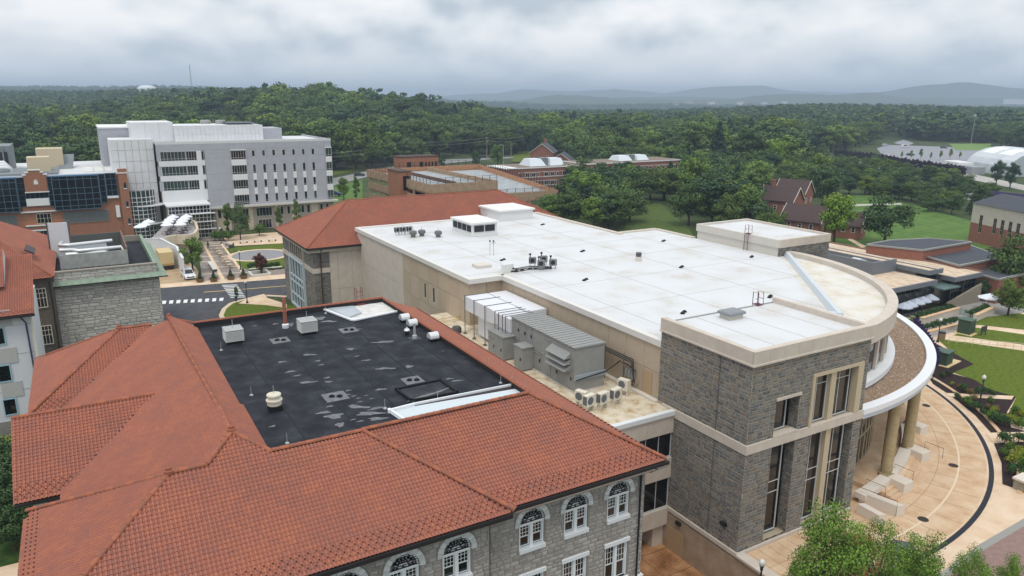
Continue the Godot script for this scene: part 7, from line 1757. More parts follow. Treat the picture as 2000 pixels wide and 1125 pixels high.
	# lawn west of the hall
	ground_sheet("lawn", pts2([[-60, 880], [60, 880], [60, 1125], [-60, 1180]]), 0.0, mottled("lawn_dark", [rgb(40, 58, 26), rgb(52, 74, 32), rgb(66, 88, 40)], 3.0, 0.95, 0.5, 159, 0.015, 1.5)); ground_sheet("path_strip", pts2([[-20, 968], [40, 902], [60, 910], [60, 925], [-20, 990]]), 0.012, conl); ground_sheet("path_strip", pts2([[-40, 1118], [52, 1095], [60, 1125], [-40, 1160]]), 0.012, conl)
	# sunken yard with a retaining wall
	ground_sheet("sunken_yard", [Vector2(27.0, -45.3), Vector2(39.0, -45.3), Vector2(39.0, -10), Vector2(27.0, -10)], -3.42, mottled("yard_brown", [rgb(122, 84, 54), rgb(150, 108, 74), rgb(172, 130, 94), rgb(186, 148, 112)], 7.0, 0.9, 0.35, 160))
	var yj := G.new()
	for k in 6: yj.box(27, -3.419, -44.0 + k * 3.0, 39, -3.411, -43.95 + k * 3.0)
	for k in 3: yj.box(30.0 + k * 3.0, -3.419, -45, 30.05 + k * 3.0, -3.4115, -12)
	setting("yard_joints", yj, plain("joint_brown", rgb(104, 76, 54), 0.95))
	var rw := thing("retaining_wall", "beige retaining wall with pale coping beside the sunken yard", "wall")
	bxp(rw, "wall", [38.8, -3.5, -33.55, 39.35, 0.12, -14.0], MT["tan_wall_low"]); bxp(rw, "coping", [38.65, 0.12, -33.5, 39.5, 0.3, -14.0], MT["beige_panel"])
	var lw := thing("yard_low_wall", "pale sloped coping wall at the hall corner in the sunken yard", "wall"); bxp(lw, "wall", [27.4, -3.4, -30.4, 27.9, -1.6, -20.0], MT["beige_panel"])
	# plaza in front of the curved wing
	ground_sheet("plaza", [Vector2(39.1, -33.6), Vector2(39.1, -8), Vector2(120, -8), Vector2(130, -62), Vector2(96, -62), Vector2(86, -66), Vector2(60, -38)], 0.0, conl)
	var pl := []
	for k in 30: pl.append(arc(DC, 37.9, 108.0 - k * 4.0))
	for k in 10: pl.append(arc(PC, 24.5, 0.0 + k * 8.9))
	pl.append(Vector2(52.0, -33.7)); pl.append(Vector2(39.1, -33.7))
	ground_sheet("plaza_inner", pl, 0.006, conc)
	var g := G.new(); ring(g, DC, 38.06, 38.46, 0.008, 0.016, 107, -8, 70); setting("trench_drain", g, plain("drain_steel", rgb(50, 51, 60), 0.7)); g = G.new(); ring(g, DC, 35.6, 35.75, 0.008, 0.013, 100, -8, 70); setting("paving_ring", g, plain("ring_pale", rgb(222, 204, 178), 0.9)); g = G.new(); ring(g, DC, 40.2, 40.6, 0.0, 0.09, 66, 8, 50); setting("kerb_ring", g, plain("kerb_tan", rgb(206, 174, 140), 0.9))
	var jm := plain("joint_tan", rgb(172, 140, 108), 0.95); var jt := G.new()
	for k in 26:
		var a := 100.0 - k * 4.2; var u := Vector2(cos(deg_to_rad(a)), sin(deg_to_rad(a))); var s := Vector2(-u.y, u.x) * 0.025; jt.prism([DC + u * 33.5 - s, DC + u * 37.8 - s, DC + u * 37.8 + s, DC + u * 33.5 + s], 0.008, 0.0125)
	for r in [34.0]: ring(jt, DC, r, r + 0.05, 0.008, 0.012, 98, -4, 60)
	for x in range(40, 53): jt.box(x, 0.008, -33.4, x + 0.045, 0.012, -26.5)
	for z in [-31.5, -29.5]: jt.box(39.2, 0.008, z, 50.0, 0.0115, z + 0.045)
	setting("paving_joints", jt, jm)
	ground_sheet("brick_road", pts2([[1780, 1180], [1925, 1072], [2030, 1010], [2100, 1180]]), 0.006, mottled("brick_pave", [rgb(128, 104, 100), rgb(144, 120, 114), rgb(158, 136, 130)], 2.0, 0.9, 0.6, 161)); ground_sheet("gutter_strip", pts2([[1760, 1175], [1915, 1062], [2030, 995], [2030, 1010], [1925, 1072], [1780, 1180]]), 0.01, plain("gutter_conc", rgb(150, 150, 146), 0.9))
	# beds and lawn on the right
	ground_sheet("mulch_bed", pts2([[1790, 700], [1830, 672], [1862, 690], [1903, 712], [1860, 730], [1905, 742], [1930, 758], [1985, 775], [1965, 808], [1975, 835], [2030, 850], [1938, 848], [1905, 812], [1860, 775], [1822, 750]]), 0.03, mulch); ground_sheet("mulch_bed", pts2([[1941, 866], [2080, 860], [2080, 990], [2000, 960], [1958, 946], [1956, 905]]), 0.03, mulch)
	ground_sheet("path_strip", pts2([[1845, 768], [1980, 774], [1976, 781], [1853, 775]]), 0.05, conl); ground_sheet("path_strip", pts2([[1925, 846], [2080, 842], [2080, 862], [1938, 864]]), 0.04, conl)
	ground_sheet("lawn", pts2([[1832, 664], [1850, 664], [2100, 700], [2100, 880], [2000, 822], [1968, 812], [1985, 776], [1930, 760], [1905, 743], [1862, 728], [1903, 712], [1862, 690]]), 0.04, lawn); ground_sheet("lawn", pts2([[1862, 655], [1905, 640], [2100, 668], [2100, 690], [1990, 672]]), 0.04, lawn); ground_sheet("lawn", pts2([[1905, 622], [1990, 612], [2100, 640], [2100, 655], [1960, 640], [1905, 634]]), 0.04, lawn)
	kerb_line("stone_edging", [arc(DC, 40.4, 28), arc(DC, 40.4, 20)], 0.3, 0.0, 0.1, kerb)
	# pavilion terrace
	ground_sheet("terrace_floor", [Vector2(100, -66.8), Vector2(131, -66.8), Vector2(131, -58), Vector2(104, -57.5), Vector2(98, -60)], 0.02, mottled("terrace_grey", [rgb(142, 140, 138), rgb(156, 154, 151), rgb(168, 166, 163)], 3.0, 0.9, 0.5, 162)); ground_sheet("terrace_sand", pts2([[1800, 615], [1835, 600], [1860, 606], [1815, 625]]), 0.03, plain("sand", rgb(200, 170, 130), 0.95))
	# lawns, lots and drives far right
	ground_sheet("lawn", pts2([[1600, 470], [1640, 385], [1690, 380], [1800, 405], [1890, 430], [1960, 470], [1900, 500], [1700, 500]]), 0.05, mottled("lawn_far", [rgb(70, 98, 46), rgb(84, 112, 54), rgb(98, 124, 62)], 14.0, 0.95, 0.4, 163)); ground_sheet("path_strip", pts2([[1640, 400], [1760, 397], [1762, 400], [1640, 404]]), 0.08, plain("path_grey", rgb(176, 174, 166), 0.9)); ground_sheet("path_strip", pts2([[1655, 468], [1662, 466], [1692, 482], [1684, 485]]), 0.08, conl)
	var mow := G.new()
	for k in 12: mow.sheet(pts2([[1765 - k * 4, 415 + k * 4.6], [1890 + k * 5, 440 + k * 4.2], [1890 + k * 5, 441.4 + k * 4.2], [1765 - k * 4, 416.4 + k * 4.6]]), 0.06)
	setting("mowing_stripes", mow, mottled("lawn_stripe", [rgb(82, 112, 54), rgb(94, 124, 60), rgb(106, 134, 68)], 9.0, 0.95, 0.4, 164))
	ground_sheet("lawn", pts2([[1215, 470], [1228, 398], [1290, 398], [1345, 445], [1360, 470]]), 0.05, mottled("lawn_slope", [rgb(66, 82, 40), rgb(80, 98, 48), rgb(96, 112, 60)], 5.0, 0.95, 0.5, 165))
	var lot := mottled("lot", [rgb(132, 134, 142), rgb(144, 146, 153), rgb(156, 158, 164)], 20.0, 0.9, 0.4, 166)
	ground_sheet("parking_lot", pts2([[1712, 290], [1735, 283], [1850, 287], [2060, 305], [2060, 345], [1900, 328], [1810, 318], [1760, 312], [1725, 305]]), 0.08, lot); ground_sheet("drive", pts2([[1745, 279], [1765, 273], [1785, 280], [1770, 286]]), 0.09, lot); ground_sheet("drive", pts2([[1755, 310], [1815, 322], [1900, 340], [2060, 375], [2060, 385], [1900, 352], [1812, 332], [1752, 316]]), 0.1, plain("drive_pale", rgb(170, 168, 164), 0.9)); ground_sheet("drive", pts2([[1618, 309], [1640, 306], [1720, 326], [1716, 332], [1640, 318]]), 0.1, lot); ground_sheet("kerb_island", pts2([[1722, 305], [1735, 302], [1745, 313], [1730, 312]]), 0.12, plain("island", rgb(196, 186, 166), 0.9))
	ground_sheet("playing_field", pts2([[1853, 281], [1935, 281], [1936, 293], [1868, 294]]), 0.15, plain("field_green", rgb(112, 138, 78), 0.95)); ground_sheet("rubble_ground", pts2([[1850, 380], [1930, 376], [1960, 388], [1880, 392]]), 0.1, lot)
	ground_sheet("drive", pts2([[1532, 280], [1545, 276], [1570, 277], [1548, 286], [1540, 292]]), 0.5, lot)
	# road behind the garage
	ground_sheet("street", pts2([[600, 372], [645, 350], [720, 334], [790, 322], [870, 312], [960, 305], [1010, 305], [1010, 309], [960, 311], [880, 319], [800, 330], [730, 343], [655, 362], [600, 388]]), 0.12, mottled("street_grey", [rgb(128, 128, 128), rgb(140, 140, 140), rgb(152, 152, 150)], 12.0, 0.9, 0.4, 167)); ground_sheet("lawn", pts2([[640, 345], [700, 333], [700, 328], [640, 336]]), 0.1, lawn)
	ground_sheet("lawn", pts2([[640, 430], [650, 366], [708, 350], [708, 430]]), 0.1, MT["lawn_far"])
	# yellow and brown grasses near the cottage
	ground_sheet("lawn", pts2([[1000, 318], [1005, 298], [1060, 292], [1080, 316]]), 0.4, lawn)
# ---------------------------------------------------------------- small things
func lamp_post(label: String, p: Vector3, h := 3.9) -> void:
	var t := thing("street_lamp", label, "street lamp", "globe lamps on dark posts", p); var m := plain("lamp_green", rgb(40, 46, 46), 0.5)
	var g := G.new(); g.lathe(Vector3.ZERO, [[0.22, 0], [0.22, 0.12], [0.13, 0.3], [0.08, 0.5], [0.06, h - 0.9], [0.1, h - 0.85], [0.1, h - 0.7], [0.16, h - 0.55], [0.0, h - 0.55]], 10); part(t, "post", g, m)
	g = G.new(); g.lathe(Vector3(0, h - 0.55, 0), [[0.12, 0], [0.2, 0.12], [0.21, 0.28], [0.15, 0.4], [0.05, 0.48], [0, 0.55]], 12); part(t, "globe", g, plain("globe", rgb(214, 220, 216), 0.35))
func make_car(t: Node3D, paint: Material, L := 4.7, W := 1.9, H := 1.7) -> void:
	# nose at +z; side profiles of hull and cabin swept across the width with drawn-in edges
	var hull := [Vector2(-L / 2, 0.35), Vector2(-L / 2, 0.85), Vector2(-L / 2 + 0.12, 1.0), Vector2(L / 2 - 1.3, 1.02), Vector2(L / 2 - 0.25, 0.88), Vector2(L / 2, 0.7), Vector2(L / 2, 0.35)]
	var cab := [Vector2(-L / 2 + 0.15, 1.0), Vector2(-L / 2 + 0.45, H - 0.05), Vector2(-L / 2 + 0.8, H), Vector2(L / 2 - 2.35, H), Vector2(L / 2 - 2.0, H - 0.08), Vector2(L / 2 - 1.25, 1.0)]
	var sweep := func(pr: Array, w0: float, w1: float) -> G:
		var g := G.new(); var n := pr.size(); var y0: float = pr[0].y
		for i in n:
			var a: Vector2 = pr[i]; var b: Vector2 = pr[(i + 1) % n]; var wa: float = lerpf(w0, w1, clampf((a.y - y0) / 0.6, 0, 1)); var wb: float = lerpf(w0, w1, clampf((b.y - y0) / 0.6, 0, 1))
			g.quad(Vector3(-wa, a.y, a.x), Vector3(-wb, b.y, b.x), Vector3(wb, b.y, b.x), Vector3(wa, a.y, a.x))
			if i > 0 and i < n - 1:
				var c: Vector2 = pr[0]; var wc := w0
				g.tri(Vector3(wc, c.y, c.x), Vector3(wa, a.y, a.x), Vector3(wb, b.y, b.x)); g.tri(Vector3(-wc, c.y, c.x), Vector3(-wb, b.y, b.x), Vector3(-wa, a.y, a.x))
		return g
	part(t, "body", sweep.call(hull, W / 2, W / 2 - 0.02), paint); part(t, "cabin", sweep.call(cab, W / 2 - 0.08, W / 2 - 0.28), paint)
	var gl := glass("car_glass", Color(0.05, 0.065, 0.085)); var g := G.new()
	g.quad(Vector3(-W / 2 + 0.2, 1.06, L / 2 - 1.27), Vector3(-W / 2 + 0.36, H - 0.12, L / 2 - 1.96), Vector3(W / 2 - 0.36, H - 0.12, L / 2 - 1.96), Vector3(W / 2 - 0.2, 1.06, L / 2 - 1.27)); part(t, "windscreen", g, gl, Transform3D(Basis.IDENTITY, Vector3(0, 0.012, 0.02)))
	for s in [-1.0, 1.0]:
		g = G.new(); g.quad(Vector3(s * (W / 2 - 0.09), 1.08, -L / 2 + 0.5), Vector3(s * (W / 2 - 0.27), H - 0.14, -L / 2 + 0.75), Vector3(s * (W / 2 - 0.27), H - 0.14, L / 2 - 2.3), Vector3(s * (W / 2 - 0.09), 1.08, L / 2 - 1.6)); part(t, "side_window", g, gl, Transform3D(Basis.IDENTITY, Vector3(s * 0.012, 0, 0)))
		g = G.new(); g.box(s * (W / 2 - 0.5) - 0.2, 0.68, L / 2 - 0.06, s * (W / 2 - 0.5) + 0.2, 0.82, L / 2 + 0.01); part(t, "headlight", g, plain("lens", rgb(206, 212, 216), 0.2)); g = G.new(); g.box(s * (W / 2 + 0.1) - 0.1, 1.0, L / 2 - 1.75, s * (W / 2 + 0.1) + 0.1, 1.16, L / 2 - 1.62); part(t, "mirror", g, paint)
		for z in [L / 2 - 0.95, -L / 2 + 0.95]:
			g = G.new(); g.lathe(Vector3.ZERO, [[0.0, -0.11], [0.34, -0.11], [0.36, 0], [0.34, 0.11], [0.0, 0.11]], 14); var wl := part(t, "wheel", g, plain("tyre", rgb(30, 30, 32), 0.9), Transform3D(Basis(Vector3.FORWARD, PI / 2), Vector3(s * (W / 2 - 0.11), 0.36, z))); g = G.new(); g.lathe(Vector3.ZERO, [[0.2, 0.0], [0.05, 0.02], [0, 0.02]], 10); part(wl, "rim", g, plain("rim", rgb(150, 152, 154), 0.4), Transform3D(Basis.IDENTITY, Vector3(0, -0.115 if s > 0 else 0.115, 0)))
	g = G.new(); g.box(-W / 2 + 0.35, 0.5, L / 2 - 0.02, W / 2 - 0.35, 0.68, L / 2 + 0.015); part(t, "grille", g, plain("grille_dk", rgb(48, 54, 66), 0.5))
func car(label: String, p: Vector3, turn: float, c: Color, group := "", L := 4.7, H := 1.7) -> void:
	var t := thing("parked_car", label, "car", group, p, turn); var m := plain("paint%s" % c, c, 0.25); m.clearcoat_enabled = true; m.clearcoat = 0.6
	make_car(t, m, L, 1.9, H)
var shrub_m: Array = []
func make_shrubs() -> void:
	rng.seed = 40
	for q in [[Color(0.04, 0.09, 0.02), Color(0.10, 0.17, 0.03)], [Color(0.12, 0.18, 0.02), Color(0.26, 0.27, 0.04)], [Color(0.025, 0.06, 0.02), Color(0.05, 0.10, 0.03)], [Color(0.09, 0.08, 0.03), Color(0.2, 0.16, 0.06)]]:
		var g := G.new(); g.use_c = true
		for k in 9: leaf_cloud(g, Vector3(rng.randfn() * 0.22, 0.35 + rng.randf() * 0.35, rng.randfn() * 0.22), Vector3(0.32, 0.28, 0.32), 75, 0.06, q[0], q[1])
		shrub_m.append(g.mesh())
func shrub(label: String, k: int, p: Vector3, s: float, group := "shrubs in the mulch beds", tall := 1.0) -> void:
	var t := thing("shrub", label, "shrub", group, p, p.x * 3.0); part(t, "foliage", shrub_m[k], leaf_mat()); t.scale = Vector3(s, s * tall, s)
	var g := G.new(); g.tube([Vector3(0, -0.05, 0), Vector3(0.02, 0.3, 0)], 0.03, 5); part(t, "stem", g, plain("bark", rgb(74, 62, 52), 0.95))
var umb_proto := {}
func umbrella(kind: String, label: String, group: String, p: Vector3, turn: float, cm: Material, r := 1.35) -> void:
	if umb_proto.has(kind):
		dup(umb_proto[kind], p, turn); return
	var t := thing("patio_umbrella", label, "umbrella", group, p, turn); t.set_meta("base_name", "patio_umbrella")
	for k in 8:
		var a := TAU * k / 8; var b := TAU * (k + 1) / 8; var A := Vector3(cos(a), 0, sin(a)) * r + Vector3.UP * 2.15; var B := Vector3(cos(b), 0, sin(b)) * r + Vector3.UP * 2.15; var m := (A + B) * 0.5 - Vector3(0, 0.03, 0)
		var g := G.new(); g.tri(Vector3(0, 2.85, 0), A, m); g.tri(Vector3(0, 2.85, 0), m, B); g.quad(A, A - Vector3.UP * 0.14, B - Vector3.UP * 0.14, B); part(t, "canopy_panel", g, cm)
	var g := G.new(); g.tube([Vector3(0, 0, 0), Vector3(0, 2.7, 0)], 0.03, 6); g.lathe(Vector3.ZERO, [[0.25, 0], [0.22, 0.08], [0, 0.1]], 8); part(t, "pole", g, plain("pole_dk", rgb(70, 70, 74), 0.5))
	umb_proto[kind] = t
var tab_proto := {}
func table_set(kind: String, label: String, group: String, p: Vector3, turn: float, m: Material, seats: Material) -> void:
	if tab_proto.has(kind):
		dup(tab_proto[kind], p, turn); return
	var t := thing("outdoor_table", label, "table", group, p, turn); t.set_meta("base_name", "outdoor_table")
	var g := G.new(); g.lathe(Vector3.ZERO, [[0.55, 0.70], [0.58, 0.74], [0, 0.75]], 14); part(t, "table_top", g, m); g = G.new(); g.lathe(Vector3.ZERO, [[0.35, 0.0], [0.06, 0.06], [0.05, 0.7]], 8); part(t, "pedestal", g, seats)
	for k in 4:
		var a := PI / 2 * k + 0.4; g = G.new(); var c := Vector3(cos(a), 0, sin(a)) * 0.95; g.lathe(c, [[0.22, 0.42], [0.24, 0.46], [0, 0.47]], 10); g.tube([c + Vector3.UP * 0.44, Vector3(cos(a), 0.12, sin(a)) * 0.3], 0.025, 5); part(t, "seat", g, seats)
	tab_proto[kind] = t
# one continuous body from joined capsules, meshed as surface nets
func body_mesh(bones: Array, lo: Vector3, hi: Vector3, cell: float) -> ArrayMesh:
	var N := Vector3i(((hi - lo) / cell).ceil()) + Vector3i.ONE; var f := PackedFloat32Array(); f.resize(N.x * N.y * N.z)
	for z in N.z:
		for y in N.y:
			for x in N.x:
				var p := lo + Vector3(x, y, z) * cell; var s := 0.0
				for b in bones:
					var ab: Vector3 = b[1] - b[0]; var t := clampf((p - b[0]).dot(ab) / ab.length_squared(), 0, 1); s += exp(-45.0 * (p.distance_to(b[0] + ab * t) - lerpf(b[2], b[3], t)))
				f[x + N.x * (y + N.y * z)] = -log(maxf(s, 1e-30)) / 45.0
	var id := {}; var vs := []
	var F := func(x: int, y: int, z: int) -> float: return f[x + N.x * (y + N.y * z)]
	for z in N.z - 1:
		for y in N.y - 1:
			for x in N.x - 1:
				var sum := Vector3.ZERO; var c := 0
				for e in [[0, 0, 0, 1, 0, 0], [0, 1, 0, 1, 1, 0], [0, 0, 1, 1, 0, 1], [0, 1, 1, 1, 1, 1], [0, 0, 0, 0, 1, 0], [1, 0, 0, 1, 1, 0], [0, 0, 1, 0, 1, 1], [1, 0, 1, 1, 1, 1], [0, 0, 0, 0, 0, 1], [1, 0, 0, 1, 0, 1], [0, 1, 0, 0, 1, 1], [1, 1, 0, 1, 1, 1]]:
					var a: float = F.call(x + e[0], y + e[1], z + e[2]); var b: float = F.call(x + e[3], y + e[4], z + e[5])
					if (a < 0.0) != (b < 0.0): sum += Vector3(e[0], e[1], e[2]).lerp(Vector3(e[3], e[4], e[5]), a / (a - b)); c += 1
				if c > 0: id[Vector3i(x, y, z)] = lo + (Vector3(x, y, z) + sum / c) * cell
	var g := G.new()
	for k in id:
		for ax in 3:
			var u: Vector3i = [Vector3i(0, 1, 0), Vector3i(0, 0, 1), Vector3i(1, 0, 0)][ax]; var w: Vector3i = [Vector3i(0, 0, 1), Vector3i(1, 0, 0), Vector3i(0, 1, 0)][ax]; var d: Vector3i = [Vector3i(1, 0, 0), Vector3i(0, 1, 0), Vector3i(0, 0, 1)][ax]
			if k[(ax + 1) % 3] == 0 or k[(ax + 2) % 3] == 0: continue
			var a: float = F.call(k.x, k.y, k.z); var b: float = F.call(k.x + d.x, k.y + d.y, k.z + d.z)
			if (a < 0.0) == (b < 0.0) or not (id.has(k - u) and id.has(k - w) and id.has(k - u - w)): continue
			if a < 0.0: g.quad(id[k], id[k - w], id[k - u - w], id[k - u])
			else: g.quad(id[k], id[k - u], id[k - u - w], id[k - w])
	return g.mesh()
func build_small() -> void:
	make_shrubs()
	var V := func(x: float, y: float, z: float) -> Vector3: return Vector3(x, y, z)
	# lamps
	lamp_post("globe lamp on dark post in the small lawn by the zebra crossing", at(483, 592, 0.1)); lamp_post("globe lamp on dark post beside the paved circle's lawn", at(470, 527)); lamp_post("globe lamp on dark post behind the red leaved tree", at(512, 534)); lamp_post("globe lamp on dark post by the hedge near the laboratory door", at(432, 476))
	lamp_post("globe lamp on dark post in the mulch bed with low shrubs", at(1912, 796), 3.9); lamp_post("globe lamp on dark post beside the litter bin and terrace hedge", at(1831, 668), 3.6)
	var lp := at(1489, 1096, 3.7); lamp_post("globe lamp on dark post above the retaining wall by the stone tower", Vector3(lp.x, 0, lp.z), 3.9)
	# cars and truck
	var sv := at(370, 545); car("white suv parked nose out beside the service yard wall", Vector3(sv.x, 0.01, sv.z - 1.2), 0.05, rgb(226, 230, 234), "", 4.9, 1.78)
	var tk := thing("box_truck", "beige box truck backed into the white walled service yard", "truck", "", at(327, 527) - Vector3(0, 0, 2.0), 0.05); bxp(tk, "cargo_box", [-1.25, 0.75, -3.2, 1.25, 3.5, 2.2], plain("truck_beige", rgb(206, 184, 138), 0.6)); bxp(tk, "rear_frame", [-1.28, 0.6, 2.1, 1.28, 0.85, 2.3], plain("black_metal", rgb(28, 28, 30), 0.5)); bxp(tk, "cab", [-1.1, 0.5, -5.2, 1.1, 2.4, -3.3], plain("lab_white", rgb(222, 223, 224), 0.55)); bxp(tk, "bumper", [-1.1, 0.45, 2.25, 1.1, 0.6, 2.4], plain("black_metal", rgb(28, 28, 30), 0.5)); bxp(tk, "tail_lift", [-1.2, 0.9, 2.2, 1.2, 1.3, 2.3], plain("truck_tan", rgb(178, 150, 108), 0.7))
	for s in [-1.0, 1.0]:
		for z in [1.0, -4.2]:
			var g := G.new(); g.lathe(Vector3.ZERO, [[0, -0.14], [0.46, -0.14], [0.46, 0.14], [0, 0.14]], 12); part(tk, "wheel", g, plain("tyre", rgb(30, 30, 32), 0.9), Transform3D(Basis(Vector3.FORWARD, PI / 2), Vector3(s * 1.0, 0.46, z)))
	var c1 := at(1768, 1096, 1.2); car("dark blue grey car under the young street trees", Vector3(c1.x, 0.02, c1.z), -0.9, rgb(56, 64, 78)); car("red and white car behind the young street trees", at(1712, 1100, 0.8) * Vector3(1, 0, 1) + Vector3(-0.6, 0.02, -0.8), -0.9, rgb(170, 60, 50))
	car("blue car on the slope beside the laboratory", at(655, 382, 0.3), 1.1, rgb(36, 50, 110)); car("dark car on the street behind the garage", at(702, 344), 1.3, rgb(52, 56, 62)); car("dark car on the far street by the wood", at(942, 308), 1.4, rgb(60, 62, 70))
	car("dark blue car alone in the middle of the parking lot", at(1778, 304), 1.2, rgb(34, 48, 88)); car("white van parked at the far end of the parking lot", at(1768, 288), 1.2, rgb(220, 222, 226), "", 5.4, 2.2); car("pale car under trees at the edge of the parking lot", at(1729, 285), 1.3, rgb(196, 200, 206)); car("dark car parked under the tree by the playing field", at(1843, 290), 0.6, rgb(50, 62, 72))
	# laboratory terrace, service wall
	var te := thing("curved_terrace", "raised cream terrace with curved parapet at the laboratory entrance", "terrace"); var top := pts2([[296, 462], [318, 440], [375, 432], [383, 440], [386, 451], [380, 460], [368, 464], [345, 464], [325, 468]], 4.0)
	var g := G.new(); g.prism(top, 3.3, 3.75); part(te, "floor", g, mottled("terrace_deck", [rgb(150, 146, 148), rgb(164, 160, 161), rgb(176, 172, 172)], 3.0, 0.9, 0.4, 171))
	for i in range(2, 8):
		var a: Vector2 = top[i]; var b: Vector2 = top[i + 1]; var d := (b - a).normalized(); var s := Vector2(-d.y, d.x) * 0.25; g = G.new(); g.prism([a - s, b - s, b + s, a + s], 2.6, 4.6); part(te, "parapet", g, MT["lab_cream"])
	g = G.new(); g.prism([top[2], top[4], top[6], top[8], top[0]].map(func(q): return top[1].lerp(q, 0.9)), 0, 3.3, true, false); part(te, "under_wall", g, MT["lab_cream"])
	var sw := thing("service_yard_wall", "white panelled screen wall around the service yard", "wall"); var wp := [at2(266, 468, 4.0), at2(313, 466, 4.0), at2(345, 482, 4.0), at2(357, 505, 4.0)]
	for i in 3:
		var a: Vector2 = wp[i]; var b: Vector2 = wp[i + 1]; var L := (b - a).length(); var d := (b - a) / L; var n := maxi(2, int(L / 2.4)); var s := Vector2(-d.y, d.x) * 0.14
		for k in n:
			var p := a + d * (L * k / n + 0.012); var q := a + d * (L * (k + 1) / n - 0.012)
			for r in 2: g = G.new(); g.prism([p - s, q - s, q + s, p + s], r * 2.0 + 0.01, r * 2.0 + 1.985); part(sw, "wall_panel", g, MT["white_panel"])
		g = G.new(); g.prism([a - s * 1.5, b - s * 1.5, b + s * 1.5, a + s * 1.5], 4.0, 4.12); part(sw, "coping", g, plain("white_metal", rgb(220, 224, 228), 0.5))
	var uw := plain("umb_white", rgb(226, 228, 236), 0.7)
	for q in [[330, 452], [334, 447], [328, 458], [340, 442], [357, 451], [361, 446], [354, 457], [366, 441], [284, 458], [276, 462], [292, 452]]: umbrella("white", "white patio umbrella on the curved laboratory terrace", "white umbrellas on the laboratory terrace", at(q[0], q[1], 3.75), q[0] * 0.3, uw)
	for q in [[326, 459], [333, 455], [338, 450], [352, 459], [359, 455], [364, 450]]: table_set("dark", "dark table with stools under the white terrace umbrellas", "dark tables on the laboratory terrace", at(q[0], q[1], 3.75), q[0] * 0.7, plain("maroon_top", rgb(74, 48, 52), 0.6), plain("maroon_seat", rgb(62, 42, 46), 0.7))
	for q in [[421, 486], [425, 491], [428, 496], [431, 501], [437, 508], [440, 513], [445, 518], [449, 523]]: table_set("tan", "tan round table with four seats in the row along the lawn", "tan tables along the lawn", at(q[0], q[1]), q[0] * 0.9, plain("tan_top", rgb(196, 176, 150), 0.7), plain("tan_seat", rgb(150, 124, 104), 0.7))
	# planters
	var i := 0
	for q in [[391, 551], [418, 550], [451, 546], [476, 544]]:
		var p := at(q[0], q[1]); var t := thing("planter", ["round planter with clipped cone shrub beside the white suv", "round planter with thin cone shrub between suv and crossing", "round planter with full cone shrub above the crossing", "round planter with cone shrub by the low stone seats"][i], "planter", "planters across the paved walk", p); i += 1
		g = G.new(); g.lathe(Vector3.ZERO, [[0.5, 0], [0.75, 0.5], [0.8, 0.62], [0.7, 0.6], [0, 0.58]], 14); part(t, "pot", g, plain("pot", rgb(126, 104, 84), 0.9)); part(t, "flowers", shrub_m[3], leaf_mat(), Transform3D(Basis.IDENTITY.scaled(Vector3(1.4, 0.6, 1.4)), Vector3(0, 0.45, 0))); part(t, "cone_shrub", TREES[4][1], leaf_mat(), Transform3D(Basis.IDENTITY.scaled(Vector3(0.22, 0.17, 0.22)), Vector3(0, 0.45, 0)))
	var bn := thing("long_bench", "long white topped bench in the middle of the paved walk", "bench"); var b0 := at(410, 516); var b1 := at(420, 531); g = G.new(); g.obox(b0 + Vector3(-0.4, 0.45, 0), b1 - b0, Vector3.UP * 0.12, Vector3(0.9, 0, 0)); part(bn, "seat", g, plain("bench_white", rgb(206, 206, 198), 0.8)); g = G.new(); g.obox(b0 + Vector3(-0.3, 0, 0.2), (b1 - b0) * 0.96, Vector3.UP * 0.45, Vector3(0.7, 0, 0)); part(bn, "base", g, plain("bench_dark", rgb(70, 72, 78), 0.8))
	i = 0
	for q in [[449, 478], [476, 475], [504, 473], [532, 471], [497, 529], [525, 527], [541, 526]]:
		var t := thing("stone_bench", "white stone bench at the far edge of the lawn" if q[1] < 500 else "white stone bench at the near edge of the lawn", "bench", "stone benches round the lawn", at(q[0], q[1])); g = G.new(); g.cbox(-1.0, 0.4, -0.25, 1.0, 0.52, 0.25, 0.02); part(t, "seat", g, plain("bench_white", rgb(206, 206, 198), 0.8))
		for s in [-0.75, 0.75]: g = G.new(); g.box(s - 0.12, 0, -0.2, s + 0.12, 0.4, 0.2); part(t, "leg", g, plain("bench_dark", rgb(70, 72, 78), 0.8))
	for q in [[8, 1000, 5.5], [34, 985, 5.0], [18, 1035, 5.5], [42, 1040, 4.5], [-8, 960, 6.0], [30, 1075, 4.0]]: tree("shade_shrub", "dark dense shrub tree west of the hall wall", 2 if int(q[0]) % 2 else 0, at(q[0], q[1]), q[2], 1.1, "dark shrub trees west of the hall")
	# campus trees
	tree("red_leaf_tree", "small dark red leaved tree in the stone tree pit", 0, at(510, 536), 4.6, 0.9).get_child(1).material_override = red_leaf(); var pit := thing("tree_pit_seat", "square stone seat around the red leaved tree", "bench", "", at(507, 536)); g = G.new(); for s in 4: g.obox(Basis(Vector3.UP, s * PI / 2) * V.call(-1.8, 0.0, 1.4), Basis(Vector3.UP, s * PI / 2) * V.call(3.2, 0, 0), Vector3.UP * 0.45, Basis(Vector3.UP, s * PI / 2) * V.call(0, 0, 0.4))
	part(pit, "seat_ring", g, plain("bench_white", rgb(206, 206, 198), 0.8))
